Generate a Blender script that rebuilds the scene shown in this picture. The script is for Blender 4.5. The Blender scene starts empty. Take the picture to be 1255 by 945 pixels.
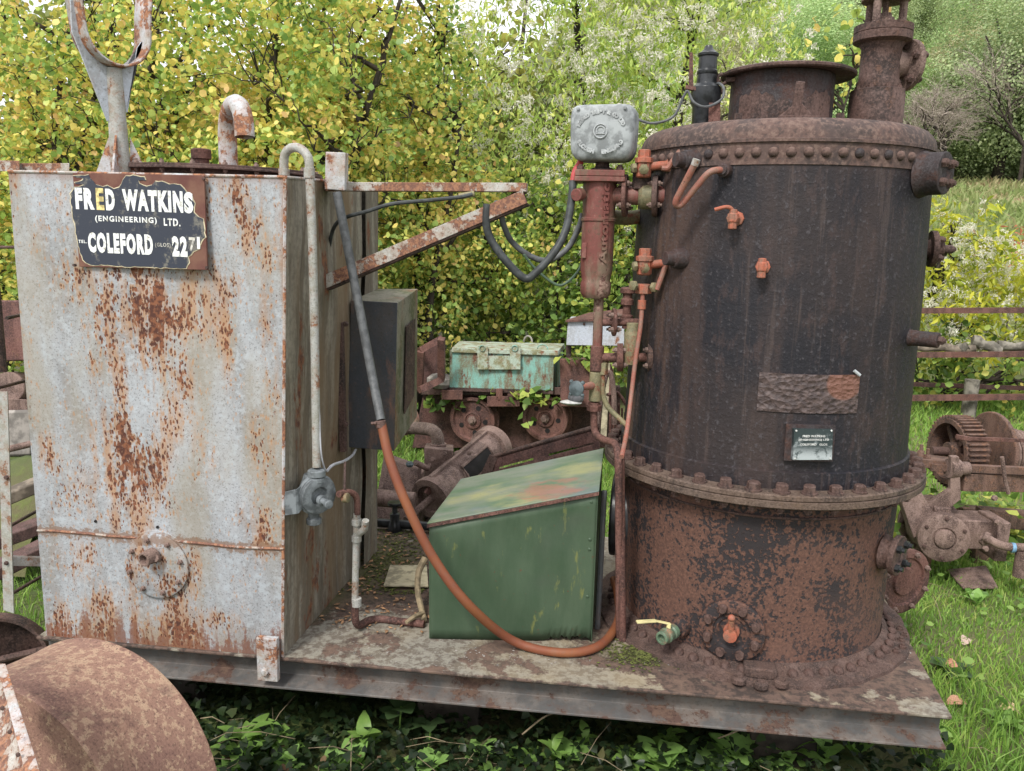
import bpy, math, random
import numpy as np
from mathutils import Vector, Matrix
random.seed(7); rng = np.random.default_rng(7)
PI = math.pi
scn = bpy.context.scene
# ------------------------------------------------------------------ camera
CAM = Vector((1.8461, -2.3362, 1.7093))
FW = Vector((-0.1222, 0.9767, -0.1765)).normalized()
RT = Vector((0.9914, 0.1284, 0.0239)); RT = (RT - FW*RT.dot(FW)).normalized()
UP = RT.cross(FW)
FPX = 1002.0
cd = bpy.data.cameras.new('camera'); cam = bpy.data.objects.new('camera', cd); scn.collection.objects.link(cam)
cd.sensor_width = 36; cd.lens = FPX/1255*36; cd.clip_start = .05; cd.clip_end = 2000
cam.matrix_world = Matrix(((RT.x, UP.x, -FW.x, CAM.x), (RT.y, UP.y, -FW.y, CAM.y), (RT.z, UP.z, -FW.z, CAM.z), (0, 0, 0, 1)))
scn.camera = cam
# ------------------------------------------------------------------ sky and sun (bright overcast)
SUN_EL, SUN_AZ = math.radians(48), math.radians(200)      # azimuth clockwise from +Y
w = bpy.data.worlds.new('World'); scn.world = w; w.use_nodes = True
nt = w.node_tree; nt.nodes.clear()
sky = nt.nodes.new('ShaderNodeTexSky'); sky.sky_type = 'NISHITA'; sky.sun_disc = False
sky.sun_elevation = SUN_EL; sky.sun_rotation = SUN_AZ; sky.air_density = 1.0; sky.dust_density = 3.0
tcw = nt.nodes.new('ShaderNodeTexCoord'); nzw = nt.nodes.new('ShaderNodeTexNoise'); nzw.inputs['Scale'].default_value = 2.2; nzw.inputs['Detail'].default_value = 5
rpw = nt.nodes.new('ShaderNodeMapRange'); rpw.inputs[1].default_value = .3; rpw.inputs[2].default_value = .7; rpw.inputs[3].default_value = .72; rpw.inputs[4].default_value = .97
mxw = nt.nodes.new('ShaderNodeMix'); mxw.data_type = 'RGBA'; mxw.inputs['B'].default_value = (10.0, 10.0, 10.2, 1)
bgw = nt.nodes.new('ShaderNodeBackground'); bgw.inputs['Strength'].default_value = .10; ow = nt.nodes.new('ShaderNodeOutputWorld')
L = nt.links.new
L(tcw.outputs['Generated'], nzw.inputs['Vector']); L(nzw.outputs['Fac'], rpw.inputs[0]); L(rpw.outputs[0], mxw.inputs['Factor'])
L(sky.outputs[0], mxw.inputs['A']); L(mxw.outputs['Result'], bgw.inputs['Color']); L(bgw.outputs[0], ow.inputs['Surface'])
sl = bpy.data.lights.new('sun', 'SUN'); sl.energy = 2.1; sl.angle = math.radians(12); sl.color = (1, .965, .9)
so = bpy.data.objects.new('sun', sl); scn.collection.objects.link(so)
sd = Vector((math.sin(SUN_AZ)*math.cos(SUN_EL), math.cos(SUN_AZ)*math.cos(SUN_EL), math.sin(SUN_EL)))
so.rotation_euler = sd.to_track_quat('Z', 'Y').to_euler(); so.location = (0, -3, 8)
scn.view_settings.view_transform = 'Standard'; scn.view_settings.look = 'None'; scn.view_settings.gamma = 1; scn.view_settings.exposure = 0.74
scn.render.engine = 'CYCLES'; scn.cycles.max_bounces = 5; scn.cycles.diffuse_bounces = 3; scn.cycles.glossy_bounces = 2
scn.cycles.transmission_bounces = 3; scn.cycles.transparent_max_bounces = 4; scn.cycles.use_denoising = True

DK = .36                                                   # height of the deck above the ground
# ------------------------------------------------------------------ places
def ray(px, py): return (FW*FPX + RT*(px-627.5) - UP*(py-472.5)).normalized()
def P(px, py, Y):
    d = ray(px, py); return CAM + d*((Y-CAM.y)/d.y)
def PZ(px, py, Z):
    d = ray(px, py); return CAM + d*((Z-CAM.z)/d.z)
def PX(px, py, X):
    d = ray(px, py); return CAM + d*((X-CAM.x)/d.x)
BX, BY = 2.3782, .6331
def shell(px, py, r=.482):
    d = ray(px, py); ox, oy = CAM.x-BX, CAM.y-BY
    a = d.x**2+d.y**2; b = 2*(ox*d.x+oy*d.y); c = ox*ox+oy*oy-r*r
    q = b*b-4*a*c
    t = (-b-math.sqrt(max(q, 0)))/(2*a); p = CAM+d*t
    return p, Vector((p.x-BX, p.y-BY, 0)).normalized()
def V(*a): return Vector(a)
# ------------------------------------------------------------------ object helpers
COL = scn.collection
def tag(o, label=None, cat=None, group=None, kind=None):
    if label: o['label'] = label
    if cat: o['category'] = cat
    if group: o['group'] = group
    if kind: o['kind'] = kind
    return o
def thing(name, loc, label, cat, group=None):
    o = bpy.data.objects.new(name, None); COL.objects.link(o); o.empty_display_size = .05
    o.location = loc; return tag(o, label, cat, group)
def wloc(o):
    v = Vector((0, 0, 0))
    while o is not None: v = v+o.location; o = o.parent
    return v
def smooth_basis(d):
    d = d.normalized(); u = d.cross(V(0, 0, 1))
    if u.length < 1e-4: u = d.cross(V(0, 1, 0))
    u.normalize(); return u, d.cross(u).normalized()
def catmull(pts, n=6):
    pts = [Vector(p) for p in pts]
    if len(pts) < 3: return pts
    q = [pts[0]*2-pts[1]]+pts+[pts[-1]*2-pts[-2]]; out = []
    for i in range(1, len(q)-2):
        for k in range(n):
            t = k/n; a, b, c, d = q[i-1], q[i], q[i+1], q[i+2]
            out.append(.5*((2*b)+(c-a)*t+(2*a-5*b+4*c-d)*t*t+(3*b-a-3*c+d)*t**3))
    out.append(pts[-1]); return out
def rounded(pts, r, n=5):
    """polyline with its corners rounded to radius about r"""
    pts = [Vector(p) for p in pts]; out = [pts[0]]
    for i in range(1, len(pts)-1):
        a = (pts[i-1]-pts[i]); b = (pts[i+1]-pts[i]); ra = min(r, a.length*.49); rb = min(r, b.length*.49)
        A = pts[i]+a.normalized()*ra; B = pts[i]+b.normalized()*rb
        for k in range(n+1):
            t = k/n; out.append(A*(1-t)**2+pts[i]*2*t*(1-t)+B*t*t)
    out.append(pts[-1]); return out
class MB:
    def __init__(s): s.v = []; s.f = []
    def add(s, vs, fs):
        n = len(s.v); s.v += [tuple(x) for x in vs]; s.f += [tuple(i+n for i in f) for f in fs]; return s
    def hexa(s, a):   # a: 8 points, front ring (4) then back ring (4)
        return s.add(a, [(0, 1, 2, 3), (7, 6, 5, 4), (0, 4, 5, 1), (1, 5, 6, 2), (2, 6, 7, 3), (3, 7, 4, 0)])
    def box(s, c, sz, rz=0, M=None):
        hx, hy, hz = sz[0]/2, sz[1]/2, sz[2]/2; R = M or Matrix.Rotation(rz, 3, 'Z'); c = Vector(c)
        return s.hexa([c+R@V(x*hx, y*hy, z*hz) for y in (-1, 1) for x, z in ((-1, -1), (1, -1), (1, 1), (-1, 1))])
    def bar(s, a, b, wd, th, up=V(0, 0, 1)):
        a = Vector(a); b = Vector(b); d = (b-a).normalized(); u = d.cross(up).normalized(); n = u.cross(d)
        q = []
        for p in (a, b):
            q += [p-u*wd/2-n*th/2, p+u*wd/2-n*th/2, p+u*wd/2+n*th/2, p-u*wd/2+n*th/2]
        return s.hexa(q)
    def prism(s, poly, ext):
        n = len(poly); ext = Vector(ext); vs = [Vector(p) for p in poly]; vs += [p+ext for p in vs]
        return s.add(vs, [tuple(range(n)), tuple(range(2*n-1, n-1, -1))]+[(i, i+n, (i+1) % n+n, (i+1) % n) for i in range(n)])
    def tube(s, pts, r, seg=10, cap=True, closed=False):
        pts = [Vector(p) for p in pts]; n = len(pts); rs = r if isinstance(r, (list, tuple)) else [r]*n
        if len(rs) != n: rs = [rs[0]+(rs[-1]-rs[0])*i/(n-1) for i in range(n)]
        vs = []; u = None
        for i, p in enumerate(pts):
            if closed: d = pts[(i+1) % n]-pts[i-1]
            else: d = pts[min(i+1, n-1)]-pts[max(i-1, 0)]
            d.normalize()
            if u is None: u, _ = smooth_basis(d)
            u = (u-d*u.dot(d)).normalized(); vv = d.cross(u)
            for k in range(seg):
                t = 2*PI*k/seg; vs.append(p+(u*math.cos(t)+vv*math.sin(t))*rs[i])
        fs = []
        for i in range(n if closed else n-1):
            j = (i+1) % n
            for k in range(seg):
                a = i*seg+k; b = i*seg+(k+1) % seg; fs.append((a, b, j*seg+(k+1) % seg, j*seg+k))
        if cap and not closed: fs += [tuple(range(seg-1, -1, -1)), tuple((n-1)*seg+k for k in range(seg))]
        return s.add(vs, fs)
    def cyl(s, a, b, r, seg=16, r2=None): return s.tube([a, b], [r, r if r2 is None else r2], seg)
    def lathe(s, prof, c, ax=V(0, 0, 1), seg=24, a0=0, a1=2*PI, wob=0):
        c = Vector(c); ax = Vector(ax).normalized()
        if abs(ax.z) > .999: u, v = V(1, 0, 0), V(0, 1, 0)
        else: u, v = smooth_basis(ax)
        full = abs(a1-a0-2*PI) < 1e-6; m = seg if full else seg+1; vs = []
        for r, z in prof:
            for k in range(m):
                t = a0+(a1-a0)*k/seg; rr = r+(wob*math.sin(3*t+z*5)+wob*.6*math.sin(7*t+z*9) if wob else 0)
                vs.append(c+ax*z+(u*math.cos(t)+v*math.sin(t))*rr)
        fs = []
        for i in range(len(prof)-1):
            for k in range(seg):
                k2 = (k+1) % m; fs.append((i*m+k, i*m+k2, (i+1)*m+k2, (i+1)*m+k))
        if full:
            if prof[0][0] > 1e-5: fs.append(tuple(range(m-1, -1, -1)))
            if prof[-1][0] > 1e-5: fs.append(tuple((len(prof)-1)*m+k for k in range(m)))
        return s.add(vs, fs)
    def ball(s, c, r, sc=(1, 1, 1), seg=14):
        c = Vector(c); n = seg//2; vs = [c+V(0, 0, -r*sc[2])]
        for i in range(1, n):
            ph = -PI/2+PI*i/n
            for k in range(seg):
                t = 2*PI*k/seg; vs.append(c+V(math.cos(ph)*math.cos(t)*sc[0], math.cos(ph)*math.sin(t)*sc[1], math.sin(ph)*sc[2])*r)
        vs.append(c+V(0, 0, r*sc[2])); fs = [(0, 1+(k+1) % seg, 1+k) for k in range(seg)]
        for i in range(n-2):
            for k in range(seg): fs.append((1+i*seg+k, 1+i*seg+(k+1) % seg, 1+(i+1)*seg+(k+1) % seg, 1+(i+1)*seg+k))
        e = len(vs)-1; b = 1+(n-2)*seg; fs += [(b+k, b+(k+1) % seg, e) for k in range(seg)]
        return s.add(vs, fs)
    def bolt(s, p, d, r=.01, h=.01, stud=0):
        p = Vector(p); d = Vector(d).normalized()
        s.tube([p-d*.002, p+d*h*.8, p+d*h], [r, r, r*.8], 6)
        if stud: s.tube([p+d*h*.9, p+d*(h+stud)], r*.5, 7)
        return s
    def grid(s, fn, nu, nv):
        vs = [fn(i/nu, j/nv) for j in range(nv+1) for i in range(nu+1)]
        return s.add(vs, [(j*(nu+1)+i, j*(nu+1)+i+1, (j+1)*(nu+1)+i+1, (j+1)*(nu+1)+i) for j in range(nv) for i in range(nu)])
    def mesh(s, name, mat, org=V(0, 0, 0), ang=38, flat=False):
        me = bpy.data.meshes.new(name); me.from_pydata([tuple(Vector(p)-org) for p in s.v], [], s.f); me.validate()
        import bmesh
        bm = bmesh.new(); bm.from_mesh(me); bmesh.ops.recalc_face_normals(bm, faces=bm.faces); bm.to_mesh(me); bm.free()
        if not flat:
            me.polygons.foreach_set('use_smooth', [True]*len(me.polygons)); me.set_sharp_from_angle(angle=math.radians(ang))
        if mat: me.materials.append(mat)
        return me
    def build(s, name, mat, parent=None, bev=0, solid=0, label=None, **k):
        if parent: org = wloc(parent)
        else:
            a = np.array(s.v); org = V((a[:, 0].min()+a[:, 0].max())/2, (a[:, 1].min()+a[:, 1].max())/2, a[:, 2].min())
        me = s.mesh(name, mat, org, **k); o = bpy.data.objects.new(name, me); COL.objects.link(o)
        if parent: o.parent = parent
        else: o.location = org
        if solid:
            m = o.modifiers.new('solid', 'SOLIDIFY'); m.thickness = solid; m.offset = 0
        if bev:
            m = o.modifiers.new('bevel', 'BEVEL'); m.width = bev; m.segments = 2; m.limit_method = 'ANGLE'; m.angle_limit = math.radians(40)
        if label: o['label'] = label
        return o
def place(name, me, parent, pos, d=V(0, 0, 1), sc=1, spin=0):
    """one piece that shares its mesh: local +Z turned to direction d"""
    o = bpy.data.objects.new(name, me); COL.objects.link(o)
    q = Vector(d).normalized().to_track_quat('Z', 'Y'); M = q.to_matrix().to_4x4() @ Matrix.Rotation(spin, 4, 'Z') @ Matrix.Scale(sc, 4)
    M.translation = Vector(pos)-(wloc(parent) if parent else V(0, 0, 0))
    o.parent = parent; o.matrix_local = M; return o
# ------------------------------------------------------------------ text as mesh
def text_geo(body, size=.1, off=0, ext=.001, spacing=1.0):
    cu = bpy.data.curves.new('t', 'FONT'); cu.body = body; cu.size = size; cu.offset = off; cu.extrude = ext; cu.space_character = spacing; cu.resolution_u = 3
    o = bpy.data.objects.new('t', cu); COL.objects.link(o); bpy.context.view_layer.update()
    me = bpy.data.meshes.new_from_object(o.evaluated_get(bpy.context.evaluated_depsgraph_get()))
    vs = [v.co.copy() for v in me.vertices]; fs = [tuple(p.vertices) for p in me.polygons]
    bpy.data.objects.remove(o); bpy.data.curves.remove(cu); bpy.data.meshes.remove(me); return vs, fs
def text_fit(mb, body, O, U, Vv, N, wd, ht, off=0, ext=.001, spacing=1.0):
    """letters of `body` fitted in a box wd x ht with lower left corner O, axes U (right) and Vv (up)"""
    vs, fs = text_geo(body, 1, off, 0, spacing)
    x0 = min(v.x for v in vs); x1 = max(v.x for v in vs); y0 = min(v.y for v in vs); y1 = max(v.y for v in vs)
    vs = [O+U*((v.x-x0)/(x1-x0)*wd)+Vv*((v.y-y0)/(y1-y0)*ht)+N*ext for v in vs]
    mb.add(vs, fs)
# ------------------------------------------------------------------ node materials
class NT:
    def __init__(s, name):
        s.m = bpy.data.materials.new(name); s.m.use_nodes = True; s.t = s.m.node_tree; s.t.nodes.clear()
        s.out = s.t.nodes.new('ShaderNodeOutputMaterial'); s.tc = s.t.nodes.new('ShaderNodeTexCoord'); s.obj = s.tc.outputs['Object']
    def n(s, ty, **k):
        n = s.t.nodes.new('ShaderNode'+ty)
        for a, b in k.items(): setattr(n, a, b)
        return n
    def put(s, sock, v):
        if isinstance(v, bpy.types.NodeSocket): s.t.links.new(v, sock)
        elif isinstance(v, (tuple, list)) and len(v) == 3 and sock.type == 'RGBA': sock.default_value = (*v, 1)
        else: sock.default_value = v
    def math(s, op, a, b=0, clamp=False):
        n = s.n('Math', operation=op, use_clamp=clamp); s.put(n.inputs[0], a); s.put(n.inputs[1], b); return n.outputs[0]
    def mix(s, f, a, b, bt='MIX'):
        n = s.n('Mix', data_type='RGBA', blend_type=bt); s.put(n.inputs['Factor'], f); s.put(n.inputs['A'], a); s.put(n.inputs['B'], b); return n.outputs['Result']
    def scale(s, vec, sc):
        n = s.n('Mapping'); s.put(n.inputs['Vector'], vec); n.inputs['Scale'].default_value = sc; return n.outputs[0]
    def noise(s, sc, det=4, rough=.55, vec=None, dist=0, col=False):
        n = s.n('TexNoise'); s.put(n.inputs['Vector'], vec or s.obj); n.inputs['Scale'].default_value = sc; n.inputs['Detail'].default_value = det
        n.inputs['Roughness'].default_value = rough; n.inputs['Distortion'].default_value = dist; return n.outputs['Color' if col else 'Fac']
    def vor(s, sc, vec=None, feat='F1', out='Distance', rnd=1):
        n = s.n('TexVoronoi', feature=feat); s.put(n.inputs['Vector'], vec or s.obj); n.inputs['Scale'].default_value = sc; n.inputs['Randomness'].default_value = rnd; return n.outputs[out]
    def step(s, v, lo, hi, a=0, b=1):
        n = s.n('MapRange', interpolation_type='SMOOTHSTEP'); s.put(n.inputs[0], v)
        for i, x in enumerate((lo, hi, a, b)): s.put(n.inputs[i+1], x)
        return n.outputs[0]
    def gauss(s, c, rad):
        """1 at c falling to 0 at the ellipsoid's radii"""
        n = s.n('VectorMath', operation='SUBTRACT'); s.put(n.inputs[0], s.obj); n.inputs[1].default_value = c
        m = s.n('VectorMath', operation='DIVIDE'); s.put(m.inputs[0], n.outputs[0]); m.inputs[1].default_value = rad
        l = s.n('VectorMath', operation='LENGTH'); s.put(l.inputs[0], m.outputs[0]); return s.step(l.outputs['Value'], 1, 0)
    def bump(s, h, st=.5, d=.002, nrm=None):
        n = s.n('Bump'); s.put(n.inputs['Height'], h); n.inputs['Strength'].default_value = st; n.inputs['Distance'].default_value = d
        if nrm: s.put(n.inputs['Normal'], nrm)
        return n.outputs[0]
    def done(s, col, rough=.8, metal=0, nrm=None, spec=.35, trans=None):
        b = s.n('BsdfPrincipled'); s.put(b.inputs['Base Color'], col); s.put(b.inputs['Roughness'], rough); s.put(b.inputs['Metallic'], metal)
        b.inputs['Specular IOR Level'].default_value = spec
        if nrm: s.put(b.inputs['Normal'], nrm)
        o = b.outputs[0]
        if trans is not None:
            t = s.n('BsdfTranslucent'); s.put(t.inputs['Color'], trans); x = s.n('MixShader'); x.inputs[0].default_value = .42
            s.t.links.new(o, x.inputs[1]); s.t.links.new(t.outputs[0], x.inputs[2]); o = x.outputs[0]
        s.t.links.new(o, s.out.inputs['Surface']); return s.m
RUST_D, RUST_M, RUST_O = (.045, .028, .024), (.125, .066, .050), (.27, .13, .075)
def rusty(name, c1=RUST_M, c2=RUST_D, c3=RUST_O, orange=.35, sc=6, rough=.82, bump=.5, speck=None, speckcol=(.3, .3, .25)):
    s = NT(name); a = s.noise(sc, 7, .7); b = s.noise(sc*4, 6, .75); c = s.noise(sc*20, 4, .7); f = s.noise(sc*1.7, 5, .65, s.scale(s.obj, (1, 1, .3)))
    pale = tuple(x*1.55+.02 for x in c1)
    col = s.mix(s.step(a, .42, .58), c1, c2); col = s.mix(s.step(b, .58-.10*orange, .70-.10*orange, 0, .7*min(1, orange*2)), col, c3)
    col = s.mix(s.step(f, .50, .62, 0, .45), col, pale); col = s.mix(s.step(c, .50, .62, 0, .55), col, pale); col = s.mix(s.step(c, .44, .36, 0, .7), col, tuple(x*.45 for x in c2))
    if speck: col = s.mix(s.step(s.math('ADD', s.vor(sc*9), s.math('MULTIPLY', b, .3)), speck+.12, speck+.06), col, speckcol)
    h = s.math('ADD', s.math('MULTIPLY', b, .8), s.math('MULTIPLY', c, .6))
    return s.done(col, s.step(b, .4, .6, rough-.15, rough+.1), .0, s.bump(h, min(1, bump*1.5), .004))
def painted(name, paint, rust=RUST_M, amount=.5, sc=8, rough=.6, dirt=(.1, .09, .06), dirtamt=.4, streak=True, rust2=RUST_O, bump=.4, edge=(.4, .38, .3)):
    """paint over rust: `amount` of the surface is bare"""
    s = NT(name); v = s.scale(s.obj, (1, 1, .35)) if streak else s.obj
    a = s.noise(sc, 9, .72, v); b = s.noise(sc*6, 5, .7); c = s.noise(sc*1.3, 5, .6, v); g_ = s.noise(sc*11, 4, .7)
    th = .68-.26*amount
    p = s.mix(s.step(c, .42, .60, 0, min(1, dirtamt*1.5)), paint, dirt); p = s.mix(s.step(b, .45, .62, 0, .4), p, tuple(min(1, x*1.35) for x in paint)); p = s.mix(s.step(g_, .46, .36, 0, .55), p, tuple(x*.5 for x in dirt))
    r = s.mix(s.step(b, .44, .58), rust, rust2); r = s.mix(s.step(g_, .46, .36, 0, .7), r, tuple(x*.4 for x in rust))
    fl = s.step(g_, .60, .66, 0, .6*min(1, amount*2)); p = s.mix(fl, p, r)
    m = s.step(a, th, th+.02); halo = s.step(a, th-.10, th, 0, .6)
    col = s.mix(halo, p, s.mix(.55, p, rust2)); col = s.mix(m, col, r)
    h = s.math('SUBTRACT', s.math('MULTIPLY', b, .5), s.math('MULTIPLY', m, .6))
    return s.done(col, s.step(m, 0, 1, rough, .85), 0, s.bump(h, min(1, bump*1.5), .003))
def plain(name, col, rough=.6, var=.25, sc=20, metal=0, bump=.2):
    s = NT(name); a = s.noise(sc, 5, .6); b = s.noise(sc*.3, 3)
    c = s.mix(s.step(a, .4, .6), tuple(x*(1-var) for x in col), tuple(min(1, x*(1+var)) for x in col)); c = s.mix(s.step(b, .4, .75, 0, .35), c, tuple(x*.5+.02 for x in col))
    return s.done(c, rough, metal, s.bump(a, bump, .002))
M = {}
M['rust'] = rusty('rusty_iron', (.082, .047, .039), (.034, .024, .022), (.17, .09, .06))
M['rust_red'] = rusty('red_brown_rusty_iron', (.125, .058, .046), (.060, .032, .028), (.21, .10, .07), .4, 7)
M['rust_pale'] = rusty('dusty_rusty_iron', (.185, .125, .105), (.085, .055, .047), (.26, .18, .14), .35, 9, speck=.10, speckcol=(.34, .33, .27))
M['rust_black'] = rusty('black_rusty_iron', (.030, .024, .026), (.055, .030, .026), (.13, .06, .04), .25, 7, .75)
M['red_fit'] = painted('faded_red_oxide_paint', (.34, .10, .06), (.15, .07, .05), .34, 25, .6, (.18, .12, .09), .5, False)
M['red_body'] = painted('dull_red_oxide_paint', (.155, .052, .044), (.10, .042, .036), .4, 9, .6, (.12, .11, .07), .55, True, (.3, .2, .16))
M['red_pipe'] = painted('red_painted_copper_pipe', (.27, .10, .075), (.13, .065, .05), .3, 20, .55, (.2, .15, .12), .4, False)
M['olive'] = painted('brass_with_red_paint', (.21, .19, .11), (.2, .075, .05), .42, 18, .6, (.1, .1, .06), .4, False)
M['grey_cast'] = plain('weathered_grey_cast_metal', (.27, .29, .30), .55, .3, 28, 0, .6)
M['galv'] = painted('galvanised_pipe', (.33, .335, .32), (.20, .12, .08), .38, 18, .5, (.25, .24, .2), .5, False)
M['galv_rust'] = painted('pale_paint_with_rust', (.40, .41, .43), (.19, .09, .06), .62, 11, .65, (.3, .26, .2), .4, False, (.36, .17, .09))
M['bracket'] = painted('flaking_bracket_paint', (.40, .40, .38), (.16, .08, .06), .78, 13, .65, (.25, .2, .15), .4, False, (.3, .15, .09))
M['steel_grey'] = painted('dark_grey_steel', (.085, .092, .10), (.12, .06, .045), .32, 7, .55, (.16, .15, .14), .5, True, (.16, .09, .06))
M['valve_grey'] = plain('grey_painted_valve', (.13, .145, .155), .5, .35, 30, 0, .4)
M['box_dark'] = painted('charcoal_painted_steel', (.042, .047, .056), (.10, .06, .045), .20, 9, .5, (.07, .06, .055), .35, True)
M['box_side'] = painted('mossy_grey_paint', (.20, .19, .15), (.14, .06, .04), .30, 6, .75, (.09, .10, .05), .8, True)
M['green'] = None
M['hose_grey'] = plain('grey_rubber', (.09, .095, .10), .55, .25, 40)
M['cable'] = plain('black_rubber_cable', (.045, .05, .052), .45, .3, 30)
M['wire_w'] = plain('pale_wire', (.45, .46, .5), .5, .15, 30)
M['wood'] = plain('weathered_wood', (.17, .14, .11), .9, .4, 14, 0, 1)
M['bark'] = plain('dark_bark', (.045, .036, .028), .95, .4, 10, 0, 1)
M['bark_pale'] = plain('pale_bark', (.17, .155, .13), .95, .4, 14, 0, 1)
M['teal'] = painted('turquoise_paint', (.20, .40, .35), (.13, .07, .05), .50, 14, .7, (.16, .15, .09), .6, True, (.22, .11, .07))
M['silver'] = painted('silver_sheet', (.42, .46, .52), (.2, .1, .07), .15, 9, .45, (.3, .3, .3), .4)
M['stone'] = plain('grey_stone', (.25, .23, .21), .95, .35, 12, 0, 1)
M['twig'] = plain('dry_twig', (.24, .19, .12), .9, .3, 30)
# ------------------------------------------------------------------ large structure: ground
def smst(a, b, x):
    t = max(0, min(1, (x-a)/(b-a))); return t*t*(3-2*t)
def gz(x, y):
    z = .018*math.sin(x*1.7+y*.9)+.014*math.sin(x*.6-y*2.3+1)+.05*smst(2.6, 3.4, x)*smst(3, .5, y)
    z -= .04*smst(3.2, 1.5, x)*smst(-1.4, -.2, y)
    if y > 9: z += .145*(y-9)*smst(9, 16, y) + (max(0, y-52)*.42 if y > 52 else 0)*smst(-40, 30, x)
    return z
def grid_axis(a, b, c, n1, n2):
    return list(np.linspace(-a, -c, n2)[:-1])+list(np.linspace(-c, c, n1))+list(np.linspace(c, a, n2)[1:])
xs = [x+2 for x in grid_axis(300, 0, 9, 90, 22)]; ys = list(np.linspace(-30, -3, 12)[:-1])+list(np.linspace(-3, 14, 100))+list(np.linspace(14, 60, 24)[1:])+list(np.linspace(60, 400, 20)[1:])
g = MB(); nx = len(xs)
g.v = [(x, y, gz(x, y)) for y in ys for x in xs]
g.f = [(j*nx+i, j*nx+i+1, (j+1)*nx+i+1, (j+1)*nx+i) for j in range(len(ys)-1) for i in range(nx-1)]
s = NT('grassy_soil'); a = s.noise(1.1, 6, .6); b = s.noise(14, 5, .65); c = s.noise(.12, 5, .6)
col = s.mix(s.step(a, .35, .65), (.06, .10, .025), (.10, .085, .05)); col = s.mix(s.step(b, .45, .7), col, (.10, .13, .035)); col = s.mix(s.step(c, .42, .6, 0, .6), col, (.15, .15, .06))
s.done(col, .95, 0, s.bump(b, 1, .02)); M['ground'] = s.m
go = g.build('ground', M['ground'], ang=180); tag(go, 'grassy ground under and around the rusting machinery rising to a hillside', None, None, 'structure')

# ------------------------------------------------------------------ deck of the platform
plat = thing('platform', (1.44, .6, DK-.1), 'long flat steel platform of pale rusty plate that carries the tank and the boiler', 'platform')
cR = PZ(1167, 878, DK); cRb = PZ(1095, 752, DK); dRb = (cRb-cR).normalized(); bR = cR+dRb*1.3
s = NT('deck_plate'); O = plat.location
def gl(px, py, rx, ry, z=DK): p = PZ(px, py, z)-O; return s.gauss(tuple(p), (rx, ry, .3))
a = s.noise(7, 8, .68); b = s.noise(45, 4, .65); c = s.noise(2.2, 4, .6)
pale = s.mix(s.step(b, .42, .6), (.24, .225, .19), (.13, .11, .09)); pale = s.mix(s.step(c, .4, .7, 0, .6), pale, (.30, .24, .15))
rs = s.mix(s.step(b, .42, .6), (.115, .075, .060), (.05, .037, .032)); rs = s.mix(s.step(a, .5, .65, 0, .6), rs, (.18, .12, .09)); sy = s.n('SeparateXYZ'); s.put(sy.inputs[0], s.obj); edge_ = s.step(s.math('ADD', sy.outputs[1], s.math('MULTIPLY', a, .06)), -.555, -.585)
rm = s.math('ADD', s.math('MULTIPLY', gl(930, 800, .70, .60), 1.0), s.math('MULTIPLY', gl(480, 700, .45, .75), .9)); rm = s.math('ADD', rm, s.math('MULTIPLY', gl(1150, 800, .25, .55), .5))
rm = s.math('ADD', s.math('ADD', rm, s.math('MULTIPLY', edge_, .5)), s.math('SUBTRACT', s.math('MULTIPLY', a, 3.4), 1.50))
col = s.mix(s.step(rm, .28, .48), pale, rs)
ms = s.math('MULTIPLY', s.math('ADD', s.math('ADD', gl(470, 690, .24, .5), gl(790, 800, .25, .12)), gl(400, 730, .12, .4)), s.step(a, .35, .55)); col = s.mix(s.math('MULTIPLY', ms, .85), col, (.06, .065, .02))
s.done(col, .85, 0, s.bump(s.math('ADD', b, s.math('MULTIPLY', a, 1.5)), .6, .006)); M['deck'] = s.m
dmb = MB(); x0 = -.03
dmb.prism([V(x0, -.012, DK-.010), V(cR.x, cR.y-.002, DK-.010), V(bR.x, bR.y, DK-.010), V(x0, bR.y, DK-.010)], (0, 0, .010)).build('deck_plate', M['deck'], plat, bev=.003)
M['channel'] = painted('weathered_channel_steel', (.085, .083, .082), (.085, .05, .04), .5, 6, .6, (.17, .15, .135), .6, False, (.12, .075, .055))
ye = -.004
def channel(a, b, inw, name):
    """C section: web with a flange at the bottom and top, open side outward"""
    a = Vector(a); b = Vector(b); d = (b-a).normalized(); m = MB(); out = -inw
    def pr(pts): return [a+out*o+V(0, 0, z) for o, z in pts]
    m.prism(pr([(-.004, -.0105), (-.004, -.020), (-.045, -.026), (-.047, -.085), (-.010, -.094), (.016, -.098), (.016, -.106), (-.055, -.106), (-.055, -.0105)]), b-a)
    return m.build(name, M['channel'], plat, bev=.002)
channel(V(x0, -.002, DK), V(cR.x-.008, cR.y+.008, DK), V(0, 1, 0), 'front_channel')
rin = V(-dRb.y, dRb.x, 0)
channel(V(cR.x-.01, cR.y+.055, DK)+dRb*.02, bR+V(0, -.02, 0), rin, 'end_channel')
MB().box((1.4, bR.y-.03, DK-.06), (2.7, .05, .09)).build('rear_channel', M['channel'], plat)
for x in (.5, 1.2, 1.9): MB().box((x, .6, DK-.055), (.06, 1.05, .085)).build('cross_member', M['channel'], plat)
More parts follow.
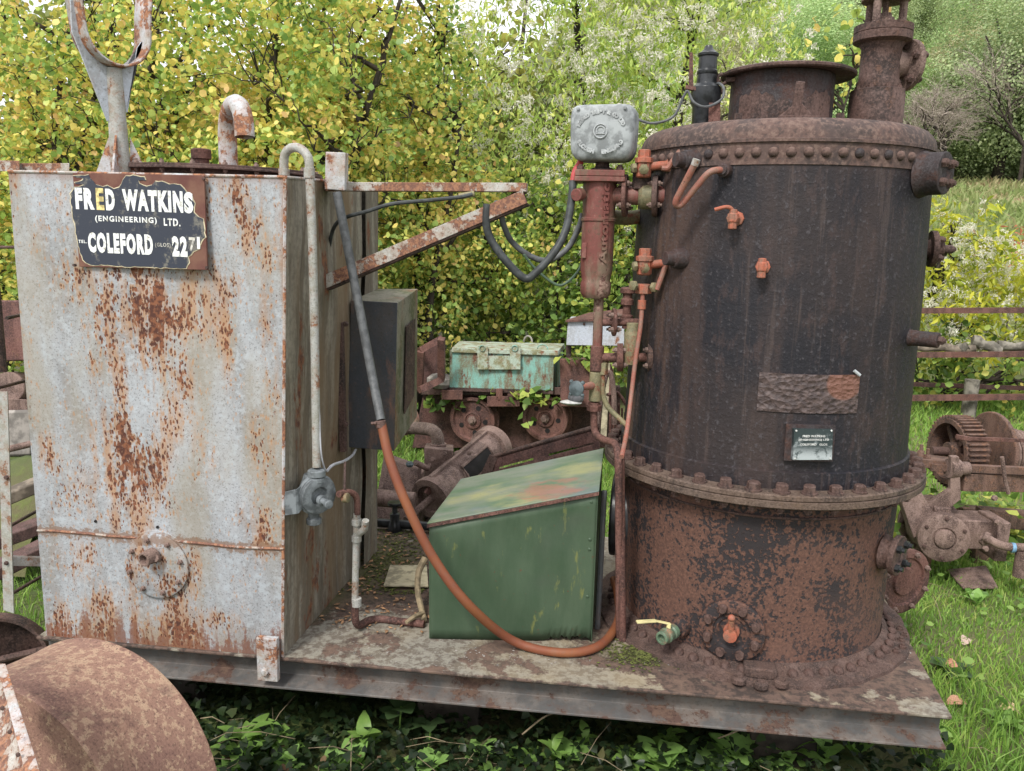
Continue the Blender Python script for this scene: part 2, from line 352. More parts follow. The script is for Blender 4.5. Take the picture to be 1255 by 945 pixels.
# lug on the front edge below the tank corner
m = MB(); p1 = P(327, 783, -.035); p2 = P(327, 835, -.035); m.box(((p1.x+p2.x)/2, -.024, (p1.z+p2.z)/2), (.068, .022, p1.z-p2.z)); m.bolt(P(325, 823, -.036), (0, -1, 0), .013, .012)
m.build('lug', M['galv_rust'], plat, bev=.006)
for x in (.25, 1.3, 2.45):        # props under the platform, in the dark
    b = MB().box((x, .7, (DK-.106+gz(x, .7))/2-.02), (.22, .9, DK-.106-gz(x, .7)+.04), .05).build('timber_bearer', M['bark'], bev=.01)
    tag(b, {.25: 'dark timber bearer under the platform below the pale tank', 1.3: 'dark timber bearer under the middle of the platform', 2.45: 'brown timber bearer under the platform below the boiler'}[x], 'timber')

# ------------------------------------------------------------------ water tank
TO = V(.43, .47, DK); B_ = .9362
tank = thing('water_tank', TO, 'tall square pale blue grey steel tank speckled with orange rust at left end of platform', 'tank')
fTL, fBL, fTR, fBR = P(10, 210, 0), P(57, 783, 0), P(350, 217, 0), P(347, 804, 0)
fBL.z = fBR.z = DK+.001
bTR = P(460, 227, B_); bBR = P(459, 674, B_); bBR.z = DK+.001; bTL = fTL+V(.02, B_, 0); bBL = fBL+V(0, B_, 0)
M['tank'] = None
s = NT('rust_speckled_tank_paint')
def gt(px, py, rx, ry): p = P(px, py, 0)-TO; return s.gauss(tuple(p), (rx/340, .5, ry/340))
blobs = [(190, 380, 105, 75, 1.1), (175, 330, 120, 35, .75), (180, 455, 60, 60, .8), (165, 560, 75, 110, 1.15), (225, 460, 25, 60, .7), (110, 450, 28, 80, .6), (62, 560, 26, 45, .9), (285, 262, 75, 75, .8),
         (30, 250, 34, 90, .7), (70, 250, 60, 60, .45), (312, 650, 40, 60, .8), (180, 770, 140, 45, .9), (100, 690, 38, 60, .8), (275, 420, 16, 90, .5), (322, 560, 22, 80, .55), (330, 300, 24, 90, .5), (235, 700, 25, 70, .6), (75, 770, 50, 60, .7), (300, 720, 25, 60, .4), (215, 735, 30, 60, .75), (280, 350, 35, 40, .6), (205, 620, 50, 30, .6), (90, 610, 50, 80, .45), (40, 450, 20, 120, .35), (130, 400, 40, 90, .55), (250, 540, 30, 90, .45), (205, 510, 50, 60, .75), (150, 470, 45, 60, .8), (185, 420, 70, 50, .8), (110, 340, 60, 50, .5), (260, 330, 40, 40, .5), (330, 450, 18, 150, .45), (260, 760, 60, 30, .6), (130, 740, 60, 50, .7), (160, 640, 90, 40, .45), (186, 684, 34, 34, 1.0), (205, 712, 34, 26, .8), (165, 700, 22, 30, .7)]
D = None
for px, py, rx, ry, wt in blobs:
    q = s.math('MULTIPLY', gt(px, py, rx, ry), wt); D = q if D is None else s.math('MAXIMUM', D, q)
vs_ = s.scale(s.obj, (1, 1, .38)); nA = s.noise(9, 6, .65, vs_); nB = s.noise(60, 4, .6); nC = s.noise(3, 4, .6, s.scale(s.obj, (1, 1, .3)))
D = s.math('MULTIPLY', D, s.step(s.noise(5, 5, .7, s.scale(s.obj, (2.2, 1, .55))), .38, .56, .25, 1.15)); Dn = s.math('ADD', D, s.math('MULTIPLY', s.math('SUBTRACT', nA, .47), 1.7))
wv = s.n('VectorMath', operation='ADD'); s.put(wv.inputs[0], s.scale(s.obj, (1, 1, .48)))
ws = s.n('VectorMath', operation='SCALE'); s.put(ws.inputs[0], s.noise(24, 3, .6, None, 0, True)); ws.inputs['Scale'].default_value = .016; s.put(wv.inputs[1], ws.outputs[0])
v1 = s.vor(74, wv.outputs[0]); v2 = s.vor(110, wv.outputs[0]); nG = s.noise(5.5, 4, .7, s.scale(s.obj, (1.6, 1, .5))); nD = s.noise(36, 6, .7, s.scale(s.obj, (1, 1, .5))); nS = s.noise(34, 5, .7, s.scale(s.obj, (1, 1, .10)))
r1 = s.math('SUBTRACT', s.math('MULTIPLY', Dn, .54), v1); r2 = s.math('SUBTRACT', s.math('MULTIPLY', Dn, .60), v2)
spot = s.math('MAXIMUM', s.math('MAXIMUM', s.step(r1, .06, .16), s.step(r2, .0, .08)), s.step(s.math('ADD', nD, s.math('MULTIPLY', Dn, .20)), .73, .77)); halo = s.math('MAXIMUM', s.step(r1, -.25, .08), s.math('MULTIPLY', s.step(Dn, .10, .75), s.step(nS, .40, .60))); halo = s.math('MAXIMUM', halo, s.step(Dn, .6, 1.2, 0, .8))
paint = s.mix(s.step(nA, .38, .66), (.34, .355, .38), (.24, .245, .255)); nF = s.noise(170, 3, .7); paint = s.mix(s.step(nF, .47, .36, 0, .7), paint, (.13, .13, .13)); paint = s.mix(s.step(nB, .5, .64, 0, .6), paint, (.40, .44, .48)); paint = s.mix(s.step(nC, .50, .64, 0, .5), paint, (.25, .21, .14))
rlow = s.gauss(tuple(P(180, 800, 0)-TO), (.6, .5, .22)); paint = s.mix(s.math('MULTIPLY', rlow, s.step(nA, .38, .55, 0, .8)), paint, (.30, .20, .11))
col = s.mix(s.math('MULTIPLY', halo, .72), paint, (.36, .185, .075)); solidr = s.step(s.math('ADD', Dn, s.math('MULTIPLY', nB, .3)), .98, 1.2)
core = s.mix(s.step(nB, .42, .58), (.075, .030, .022), (.20, .080, .042)); col = s.mix(s.math('MAXIMUM', spot, s.math('MULTIPLY', solidr, .35)), col, core)
edge = s.n('SeparateXYZ'); s.put(edge.inputs[0], s.obj)
er = s.step(s.math('ADD', edge.outputs[0], s.math('MULTIPLY', nA, .05)), .445, .468); col = s.mix(s.math('MULTIPLY', er, .75), col, (.25, .13, .07))
tr_ = s.step(s.math('ADD', edge.outputs[2], s.math('MULTIPLY', nA, .06)), 1.505, 1.55); col = s.mix(s.math('MULTIPLY', tr_, .6), col, (.22, .10, .06))
bt_ = s.step(s.math('SUBTRACT', edge.outputs[2], s.math('ADD', s.math('MULTIPLY', s.step(nS, .35, .65), .10), s.math('MULTIPLY', s.step(nB, .4, .6), .05))), .0, -.06); col = s.mix(s.math('MULTIPLY', bt_, .8), col, (.16, .06, .035))
zl_, zr_ = .245*(fTL.z-DK), .245*(fTR.z-DK); xl_, xr_ = fBL.x*.755+fTL.x*.245-TO.x, fBR.x*.755+fTR.x*.245-TO.x; sl_ = (zr_-zl_)/(xr_-xl_)
sm_ = s.math('ABSOLUTE', s.math('ADD', edge.outputs[2], s.math('SUBTRACT', s.math('MULTIPLY', edge.outputs[0], -sl_), zl_-xl_*sl_))); smm = s.step(s.math('SUBTRACT', sm_, s.math('MULTIPLY', s.step(nB, .35, .7), .022)), .012, .001); col = s.mix(s.math('MULTIPLY', smm, .75), col, (.17, .095, .055))
s.done(col, s.step(spot, 0, 1, .6, .9), 0, s.bump(s.math('SUBTRACT', s.math('MULTIPLY', nB, .35), spot), .5, .003)); M['tank'] = s.m
s = NT('grimy_tank_side'); vz = s.scale(s.obj, (1, 1, .12)); a = s.noise(14, 6, .7, vz); b = s.noise(55, 4, .6); c = s.noise(4, 4, .6, vz); e = s.noise(7, 7, .7, s.scale(s.obj, (1, 1, .4)))
col = s.mix(s.step(a, .44, .58), (.27, .245, .20), (.15, .125, .095)); col = s.mix(s.step(s.noise(30, 5, .7, vz), .52, .64, 0, .5), col, (.075, .062, .05)); col = s.mix(s.step(b, .35, .75, 0, .55), col, (.095, .085, .065)); col = s.mix(s.step(c, .5, .68, 0, .7), col, (.18, .12, .065))
col = s.mix(s.step(e, .57, .63), col, s.mix(s.step(b, .3, .7), (.08, .034, .024), (.21, .09, .045))); s.done(col, .85, 0, s.bump(s.math('ADD', a, s.math('MULTIPLY', b, .5)), .6, .004)); M['tank_side'] = s.m
def bil(a, b, c, d, u, v): return a*(1-u)*(1-v)+b*u*(1-v)+c*u*v+d*(1-u)*v
def dent(u, v): return .007*math.sin(u*5+1)*math.sin(v*6)+.004*math.sin(u*11+v*9)+.0025*math.sin(v*23+u*13)+.0015*math.sin(u*37)*math.sin(v*31)
zs = .245   # height of the welded seam as a share of the panel
def fp(u, v):
    p = bil(fBL, fBR, fTR, fTL, u, v); k = min(1, 12*min(u, 1-u, v, 1-v)+.0); p.y += dent(u, v)*k; return p
MB().grid(lambda u, v: fp(u, v*zs), 30, 12).build('lower_front_panel', M['tank'], tank, ang=80)
MB().grid(lambda u, v: fp(u, zs+.0015+v*(1-zs-.0015)), 30, 36).build('upper_front_panel', M['tank'], tank, ang=80)
def sp(u, v):
    p = bil(fBR, bBR, bTR, fTR, u, v); k = min(1, 12*min(u, 1-u, v, 1-v)); p.x += dent(u+.3, v)*k; return p
us = .80
MB().grid(lambda u, v: sp(u*us, v), 24, 36).build('side_panel', M['tank_side'], tank, ang=80)
MB().grid(lambda u, v: sp(us+.012+(1-us-.012)*u, v)+V(.012, 0, 0), 5, 30).build('side_strip', M['tank_side'], tank, ang=80)
m = MB(); m.grid(lambda u, v: bil(bBR, bBL, bTL, bTR, u, v), 4, 4); m.grid(lambda u, v: bil(bBL, fBL, fTL, bTL, u, v), 4, 4); m.build('rear_and_left_panels', M['tank_side'], tank)
m = MB(); m.grid(lambda u, v: bil(fTL+V(.01, .01, -.004), fTR+V(-.01, .01, -.004), bTR+V(-.01, -.01, -.004), bTL+V(.01, -.01, -.004), u, v), 6, 6).build('top_panel', M['rust_pale'], tank)
m = MB(); m.tube([fTL, fTR], .005, 6).tube([fTR, bTR], .005, 6).build('top_rim', M['galv_rust'], tank)
MB().tube([fp(i/24, zs)+V(0, -.001, .0) for i in range(25)], .0048, 6).build('weld_seam', M['bracket'], tank)
MB().tube([fp(1, i/24)+V(-.002, .001, 0) for i in range(25)], .005, 6).build('corner_weld', M['galv_rust'], tank)
M['hole'] = plain('hole_shade', (.012, .01, .01), .9)  # near-black colour stands for the shade inside holes and openings
hm = MB().cyl((0, 0, -.002), (0, 0, .0012), .0048, 10).mesh('hole', M['hole'])
for px, py in ((117, 639), (193, 646), (271, 649)): place('bolt_hole_shade', hm, tank, P(px, py, 0), (0, -1, 0))
# round access cover with bolts and pipe stub
ac = P(194, 692, 0); m = MB(); m.lathe([(.118, -.004), (.118, .003), (.109, .004), (.109, .013), (.102, .016), (0, .016)], ac, (0, -1, 0), 36); cov = m.build('access_cover', M['tank'], tank, bev=.001)
bm_ = MB().bolt((0, 0, 0), (0, 0, 1), .0085, .009, .006).mesh('bolt', M['rust_pale'])
for k in range(8):
    t = 2*PI*k/8+.25; place('bolt', bm_, cov, ac+V(.09*math.cos(t), -.016, .09*math.sin(t)), (0, -1, 0))
m = MB(); t0 = P(180, 684, -.05); m.tube([ac+V(-.0, -.01, .03), ac+V(-.005, -.035, .03), t0+V(.02, .01, .004)], .015, 12)
m.lathe([(.017, -.03), (.0235, -.03), (.0235, .014), (.0165, .014), (.0150, -.01), (0, -.01)], t0, V(-.25, -.95, -.1), 18)
m.cyl(ac+V(.012, -.018, .03), ac+V(.017, -.045, .04), .012, 10); m.build('pipe_stub', M['rust_pale'], tank, bev=.001)
# lid on the tank top
lc = V(.44, .46, fTR.z); ml = MB().lathe([(.315, -.004), (.315, .030), (.36, .031), (.36, .037), (.357, .038), (.357, .046), (0, .048)], lc, seg=48).build('lid', M['rust'], tank, bev=.001)
for k in range(22):
    t = 2*PI*k/22+.1; p = lc+V(.338*math.cos(t), .338*math.sin(t), .031); place('lid_bolt', bm_, ml, p+V(0, 0, .014), (0, 0, 1), 1.0); place('lid_nut', bm_, ml, p, (0, 0, -1), .9)
cp = P(247, 200, .4); cp.z = lc.z+.047; m = MB().lathe([(.026, 0), (.026, .035), (.0335, .036), (.0335, .066), (.028, .070), (0, .070)], cp, seg=18); m.build('filler_cap', M['rust_red'], tank, bev=.001)
m = MB().tube([cp+V(-.18, 0, -.01), cp+V(-.18, 0, .012)], .017, 6).build('plug', M['rust'], tank)
# hooked vent pipe, open end turned down
v0 = P(280, 202, .4); v0.z = lc.z+.04; vt = P(280, 166, .4); ve = P(300, 168, .25)
m = MB(); arc = [v0, V(v0.x, v0.y, vt.z)]; mid = (V(v0.x, v0.y, vt.z)+ve)/2; e2 = V(ve.x, ve.y, vt.z); rr = (e2-V(v0.x, v0.y, vt.z))/2; cc = V(v0.x, v0.y, vt.z)+rr
for k in range(1, 9): t = PI*k/9; arc.append(cc-rr*math.cos(t)+V(0, 0, rr.length*math.sin(t)*.9))
arc.append(ve); m.tube(arc, .031, 16, cap=False); m.tube(arc, .026, 16, cap=False); m.build('vent_pipe', M['galv_rust'], tank)
# forked cradle on a post
pb = P(149, 217, .13); pb.z = fTR.z; pt_ = P(139, 82, .13); ux = V(math.cos(1.05), math.sin(1.05), 0); uy = V(-ux.y, ux.x, 0)
m = MB().tube([pb, pb+(pt_-pb)*.55, pt_+V(0, 0, -.005)], [.030, .026, .024], 14).build('cradle_post', M['galv'], tank)
prof = []; R_ = .100
for k in range(17): t = PI*(1+k/16); prof.append((R_*math.cos(t), R_*math.sin(t)+R_))
prof = [(-R_-.020, R_+.17)]+[(-R_-.006, R_+.06)]+prof+[(R_+.004, R_+.07), (R_+.012, R_+.135)]
cb = pt_+V(.0, 0, .0)
m = MB(); hw = .046; vs = []; n = len(prof)
for x, z in prof:
    vs += [cb+ux*x-uy*hw+V(0, 0, z), cb+ux*x+uy*hw+V(0, 0, z)]
m.add(vs, [(2*i, 2*i+1, 2*i+3, 2*i+2) for i in range(n-1)]).build('cradle_strip', M['galv_rust'], tank, solid=.007, ang=60)
m = MB(); outl = [(-R_-.017, R_+.13), (-R_-.004, R_+.04), (-R_*.8, .035), (-R_*.4, .004), (-.02, -.004), (-.022, -.16), (-.03, -.165), (-R_-.02, R_-.02)]
m.prism([cb+ux*x+V(0, 0, z)-uy*.003 for x, z in outl], uy*.006).build('cradle_web', M['silver'], tank, bev=.001)
m = MB(); outl = [(R_+.002, R_), (R_*.8, .035), (R_*.4, .004), (.02, -.004), (.03, -.13), (.036, -.13), (R_-.02, R_-.03)]
m.prism([cb+ux*x+V(0, 0, z)-uy*.003 for x, z in outl], uy*.006).build('cradle_web', M['silver'], tank, bev=.001)
for sx, sy in ((-1, -.15), (1, .6), (.25, -1)):
    d = V(sx, sy, 0).normalized(); nrm = V(-d.y, d.x, 0)
    MB().prism([pb+d*.025+nrm*.003, pb+d*.078+nrm*.003, pb+d*.078+V(0, 0, .01)+nrm*.003, pb+d*.03+V(0, 0, .125)+nrm*.003], nrm*-.006).build('gusset', M['galv_rust'], tank)
# ------------------------------------------------------------------ enamel sign
sg = thing('enamel_sign', P(172, 330, -.02), 'chipped black enamel sign with white letters FRED WATKINS hung on the tank front', 'sign')
A_, B1, C1, D1 = P(89, 212, -.02), P(250, 215, -.02), P(254, 331, -.02), P(97, 327, -.02)
def sgp(u, v, o=0): p = bil(D1, C1, B1, A_, u, v); return V(p.x, p.y-o, p.z)
s = NT('sign_rust'); a = s.noise(12, 5, .6); s.done(s.mix(s.step(a, .35, .65), (.115, .045, .038), (.17, .085, .06)), .8, 0, s.bump(s.noise(60, 4), .4, .002)); M['sign_rust'] = s.m
m = MB().prism([sgp(0, 0), sgp(1, 0), sgp(1, 1), sgp(0, 1)], (0, .008, 0)); m.build('sign_plate', M['sign_rust'], sg, bev=.001)
s = NT('black_enamel'); a = s.noise(40, 5, .7); b = s.noise(9, 5, .6, s.scale(s.obj, (1, 1, .5)))
s.done(s.mix(s.step(s.math('MULTIPLY', a, b), .27, .36, 0, .7), (.034, .040, .058), (.20, .19, .16)), .35, 0, s.bump(a, .15, .001)); M['enamel'] = s.m
def sg_uv(px, py):    # 60..280 x 180..345 crop of the photo at 5.705 -> sign coordinates
    u = (px/5.705+60-93)/(252-93); v = 1-(py/5.705+180-212)/(117); return u, v
ol = [(165, 330), (200, 285), (262, 270), (258, 262), (205, 262), (200, 245), (250, 240), (262, 222), (215, 215), (190, 200), (230, 195), (300, 197), (330, 240), (350, 265), (400, 275), (430, 262), (470, 285), (510, 280), (535, 225), (560, 200), (640, 192), (690, 205), (700, 225), (645, 232), (650, 250), (700, 262), (740, 262), (760, 235), (830, 232), (860, 245), (930, 250), (955, 275), (975, 310), (1010, 330), (1022, 380), (1018, 440), (1050, 470), (1078, 490), (1085, 560), (1090, 610), (1060, 650), (1045, 700), (1000, 725), (968, 760), (970, 800), (948, 845), (700, 840), (400, 835), (270, 832), (225, 800), (205, 740), (185, 600), (170, 450)]
random.seed(3); o2 = []
for i in range(len(ol)):
    a, b = ol[i], ol[(i+1) % len(ol)]; n = max(1, int(math.dist(a, b)/22))
    for k in range(n): o2.append((a[0]+(b[0]-a[0])*k/n+random.uniform(-5, 5), a[1]+(b[1]-a[1])*k/n+random.uniform(-5, 5)))
eo = MB(); poly = [sgp(*sg_uv(x, y), .0018) for x, y in o2]
M['enamel_edge'] = plain('cream_enamel_ground_coat', (.50, .44, .30), .5, .3, 40)
cx_ = sum(x for x, _ in o2)/len(o2); cy_ = sum(y for _, y in o2)/len(o2)
poly2 = []
for x, y in o2:
    d = math.hypot(x-cx_, y-cy_); poly2.append(sgp(*sg_uv(x+(x-cx_)/d*7, y+(y-cy_)/d*6), .0012))
MB().prism(poly2, (0, .001, 0)).build('chipped_enamel_edge', M['enamel_edge'], sg, flat=True)
MB().prism(poly, (0, .001, 0)).build('enamel_face', M['enamel'], sg, flat=True)
s = NT('white_enamel_letters'); a = s.noise(70, 4, .7); s.done(s.mix(s.step(a, .52, .68), (.74, .76, .76), (.33, .32, .27)), .4); M['white'] = s.m
def signtext(body, x0, y1, x1, y0, off=.02, sk=0, name='lettering', mat='white', bold=0, ext=.0026):
    O_ = sgp(*sg_uv(x0, y1), 0); U_ = sgp(*sg_uv(x1, y1+sk), 0)-O_; V_ = sgp(*sg_uv(x0, y0), 0)-O_
    m = MB(); text_fit(m, body, O_, U_.normalized(), V_.normalized(), V(0, -1, 0), U_.length, V_.length, off, ext, 1.24); m.build(name, M[mat], sg, flat=True)
signtext('FR', 198, 436, 332, 285, .065, 2); signtext('D', 412, 440, 476, 288, .065, 2); signtext('WATKIN', 530, 440, 948, 288, .065, 8); signtext('S', 955, 450, 1018, 300, .065, 0)
M['cream'] = plain('yellowed_letter', (.60, .50, .22), .5, .35, 60); signtext('E', 345, 438, 400, 284, .045, 2, 'stained_letter', 'cream')
signtext('(ENGINEERING)', 330, 530, 762, 478, .03, 6); signtext('LTD.', 810, 541, 925, 487, .035, 3)
signtext('TEL.', 200, 678, 260, 655, .03, 0); signtext('COLEFORD', 268, 745, 727, 597, .065, 8)
M['faint'] = plain('worn_lettering', (.46, .45, .41), .6, .4, 60); signtext('(GLOS)', 742, 698, 850, 662, .02, 2, 'worn_lettering', 'faint')
signtext('22', 860, 758, 966, 612, .065, 2); signtext('7', 978, 718, 1026, 618, .03, 0, 'worn_lettering', 'faint'); signtext('1', 1034, 700, 1054, 614, .03, 0)
for px, py in ((250, 219), (254, 328), (92, 325)): MB().bolt(P(px, py, -.022), (0, -1, 0), .005, .006).build('screw', M['rust'], sg)

# ------------------------------------------------------------------ grey pipe with the regulator valve down the tank side
YP = .06
gp = thing('inlet_pipe', P(388, 650, YP), 'thin pale pipe hooked over the tank top with grey round valve at its foot', 'pipe')
a = P(348, 219, YP+.03); a.z = fTR.z-.02; b = P(348, 196, YP+.03); c = P(379, 200, YP)
pts = [a, b]; mid = (b+c)/2; r_ = (c-b)/2
for k in range(1, 8): t = PI*k/8; pts.append(mid-r_*math.cos(t)+V(0, 0, r_.length*.85*math.sin(t)))
pts += [c, P(383, 300, YP), P(386, 430, YP), P(388, 572, YP)]
MB().tube(pts, .0135, 14).build('pipe', M['galv'], gp)
for q, h in ((P(379, 206, YP), .03), (P(348, 207, YP+.03), .02)): MB().lathe([(.013, 0), (.0165, .001), (.0165, h), (.013, h+.001)], q-V(0, 0, h), seg=14).build('pipe_joint', M['galv'], gp)
MB().lathe([(.020, -.034), (.026, -.032), (.026, -.020), (.020, -.016), (.028, -.014), (.028, .004), (.022, .008), (.014, .009)], P(388, 578, YP), seg=18).build('coupling', M['valve_grey'], gp, bev=.001)
vc = P(388, 606, YP); ax = V(.75, -.62, -.05).normalized()
vb = MB(); vb.lathe([(.024, -.075), (.030, -.060), (.045, -.04), (.052, -.012), (.066, -.010), (.066, .004), (.060, .006), (.060, .018), (.044, .022), (.030, .022), (.026, .012), (0, .012)], vc, ax, 28)
vb.lathe([(.03, -.055), (.034, -.03), (.034, .03), (.024, .06)], vc-ax*.03, V(0, 0, 1), 16); vb = vb.build('valve_body', M['valve_grey'], gp, bev=.0015)
MB().lathe([(.011, 0), (.013, .012), (.017, .013), (.017, .027), (.010, .028), (.010, .05), (.014, .052), (.014, .066), (.007, .068)], vc+ax*.012+V(0, 0, -.01), ax, 12).build('valve_spindle', M['valve_grey'], gp, bev=.001)
for k in range(5):
    t = 2*PI*k/5+.3; u, v = smooth_basis(ax); place('bolt', bm_, gp, vc+ax*.006+(u*math.cos(t)+v*math.sin(t))*.053, ax, .8)
MB().lathe([(.020, 0), (.024, .002), (.024, .020), (.018, .022), (.018, .045), (.026, .047), (.026, .062), (.02, .064)], vc-ax*.02+V(0, 0, -.105), seg=14).build('lower_coupling', M['valve_grey'], gp, bev=.001)
m = MB(); m.prism([P(349, 603, -.004), P(362, 600, -.004), P(364, 630, -.004), P(349, 632, -.004)], (0, .006, 0)); m.prism([P(362, 600, -.003), P(372, 592, .03), P(374, 618, .03), P(364, 630, -.003)], (.004, .004, 0)); m.build('wall_bracket', M['valve_grey'], gp, bev=.002)
MB().tube(catmull([P(391, 500, YP), P(393, 550, YP), P(397, 572, YP+.02), P(401, 578, YP+.05)]), .003, 7).build('wire', M['wire_w'], gp)
MB().tube(catmull([P(401, 577, YP+.06), P(408, 570, .15), P(422, 565, .3), P(432, 558, .5), P(436, 551, .62)]), .005, 8).build('wire', M['wire_w'], gp)
# feed pipe to the deck
fpz = thing('feed_pipe', PZ(436, 748, DK), 'slim rusty and silver pipe from valve down onto the deck behind green hood', 'pipe')
Yf = .2
MB().tube(rounded([P(415, 606, .08), P(424, 602, .12), P(438, 606, .16), P(438, 630, .17)], .04), .0105, 12).build('copper_bend', M['rust_red'], fpz)
MB().tube([P(423, 566, .15), P(422, 606, .1)], .004, 8).build('thin_rod', M['rust'], fpz)
MB().lathe([(.010, 0), (.016, .002), (.016, .02), (.010, .022)], P(420, 610, .10), V(1, -.2, .1), 10).build('brass_nut', M['olive'], fpz, bev=.001)
pA = P(437, 630, .19); pB = P(435, 738, .19)
MB().tube([pA, pB], .0115, 12).build('silver_tube', M['galv'], fpz)
for py, h in ((640, .022), (660, .022), (738, .03)): MB().lathe([(.012, 0), (.017, .001), (.017, h), (.012, h+.001)], P(437, py, .19)-V(0, 0, h/2), seg=12).build('tube_fitting', M['galv'], fpz, bev=.001)
MB().tube([P(439, 655, .19), P(447, 648, .17), P(448, 638, .16)], .012, 10).build('side_branch', M['galv'], fpz)
e_ = PZ(455, 757, DK+.012); e2_ = PZ(520, 765, DK+.014)
MB().tube(rounded([pB, V(pB.x, pB.y, DK+.02), e_, e2_], .05), .013, 12).build('rusty_bend', M['rust_red'], fpz)

# ------------------------------------------------------------------ square bracket and triangular arm
YB = .33
arm = thing('bracket_arm', P(470, 235, YB), 'rusty white triangular steel arm sticking out from the tank side', 'bracket')
aw = .035
MB().bar(P(400, 229, YB), P(646, 230, YB), .04, .028).build('top_rail', M['bracket'], arm, bev=.002)
p0, p1 = P(388, 341, YB-.01), P(640, 233, YB-.03)
dd = (p1-p0).normalized(); nn = V(0, 1, 0).cross(dd).normalized()*-1
m = MB(); m.prism([p0, p0-nn*.043, p0-nn*.043+V(0, .005, 0), p0+V(0, .005, 0)], p1-p0); m.build('diagonal_angle_face', M['bracket'], arm, bev=.001)
if nn.z < 0: nn = -nn
low = p0-nn*.0
m = MB(); q = -nn*.045
m.prism([p0+V(0, .006, 0), p0+V(0, .006, 0)+nn*-.05, p0+V(0, .065, 0)+nn*-.05, p0+V(0, .065, 0)+nn*-.044, p0+V(0, .012, 0)+nn*-.044, p0+V(0, .012, 0)], p1-p0).build('diagonal_angle_lower', M['rust'], arm, bev=.001)
MB().prism([P(628, 236, YB), P(646, 236, YB), P(632, 250, YB), P(600, 262, YB)], (0, .006, 0)).build('tip_plate', M['rust'], arm)
m = MB(); bx = P(413, 210, YB-.05); m.hexa([P(398, 232, YB-.08), P(423, 234, YB-.08), P(423, 187, YB-.08), P(399, 186, YB-.08), P(403, 231, YB+.05), P(427, 232, YB+.05), P(427, 188, YB+.05), P(404, 187, YB+.05)])
tag(m.build('square_socket', M['galv_rust'], arm, bev=.003))
# cable along arm and hoses to the float chamber
cb_ = thing('armoured_cable', P(420, 290, YB), 'black cable looping from tank side along the arm with brass end', 'cable')
MB().tube(catmull([P(579, 238, YB-.04), P(560, 242, YB-.05), P(520, 246, YB-.05), P(480, 250, YB-.05), P(450, 259, YB-.05), P(425, 266, YB-.03), P(411, 276, YB-.0), P(404, 300, YB+.05), P(401, 345, YB+.1), P(402, 378, YB+.15), P(412, 390, YB+.16)]), .0065, 9).build('cable', M['cable'], cb_)
MB().lathe([(.008, 0), (.010, .002), (.010, .05), (.006, .052)], P(562, 241, YB-.045), (P(579, 238, YB-.04)-P(562, 241, YB-.05)), 10).build('brass_gland', M['olive'], cb_)
# ------------------------------------------------------------------ charcoal control box on the tank side with rail
bx_ = thing('control_box', P(460, 550, .7), 'charcoal steel control cabinet with mossy side fixed to the tank side', 'cabinet')
Ya, Yc = .60, .93
q = [P(425, 548, Ya), P(483, 553, Ya), P(487, 371, Ya), P(430, 368, Ya), P(470, 512, Yc), P(511, 511, Yc), P(512, 354, Yc), P(463, 354, Yc)]
MB().prism([q[0], q[1], q[2], q[3]], (0, .004, 0)).build('front_panel', M['box_dark'], bx_, bev=.002)
q2 = [p+V(0, .0045, 0) for p in q[:4]]+q[4:]
MB().hexa(q2).build('cabinet_body', M['box_side'], bx_, bev=.003)
dr = [bil(q[1], q[5], q[6], q[2], u, v)+V(.004, 0, 0) for u, v in ((.34, .18), (.78, .22), (.80, .80), (.36, .80))]
MB().prism(dr, (.004, -.001, 0)).build('side_door', M['rust'], bx_, bev=.001)
MB().bar(P(417, 395, .50), P(421, 553, .50), .02, .03, V(0, 1, 0)).build('mounting_rail', M['rust'], bx_, bev=.001)
for py in (397, 520): MB().bolt(P(424, py, .48), (0, -1, 0), .010, .012).build('bolt', M['rust'], bx_)
# ------------------------------------------------------------------ orange hose
hz = thing('rubber_hose', PZ(690, 803, DK), 'long hose grey above and orange below looping down across the green hood', 'hose')
hp = [P(413, 236, .25), P(440, 375, .22), P(456, 460, .18), P(467, 515, .12)]
MB().tube(catmull(hp), .0145, 14).build('grey_hose', M['hose_grey'], hz)
s = NT('orange_rubber'); a = s.noise(6, 3); b = s.noise(60, 3); s.done(s.mix(s.step(b, .4, .8, 0, .3), s.mix(s.step(a, .3, .7), (.165, .050, .028), (.235, .088, .035)), (.13, .08, .06)), .6, 0, s.bump(b, .1, .001), .3); M['orange'] = s.m
pz = PZ(690, 800, DK+.019)
MB().tube(catmull([P(467, 517, .12), P(478, 565, .08), P(500, 622, .05), P(532, 685, .045), P(575, 742, .055), PZ(630, 786, DK+.035), pz, PZ(735, 791, DK+.019), PZ(757, 762, DK+.02), PZ(758, 735, DK+.06), P(752, 710, .62)], 8), .0150, 16).build('orange_hose', M['orange'], hz)
MB().lathe([(.0155, 0), (.0175, .001), (.0175, .022), (.0155, .023)], P(467, 524, .115), V(-.15, .05, 1), 14).build('hose_clamp', M['rust'], hz, bev=.001)
MB().bolt(P(460, 519, .10), (-1, -.3, 0), .006, .014).build('clamp_screw', M['rust'], hz)

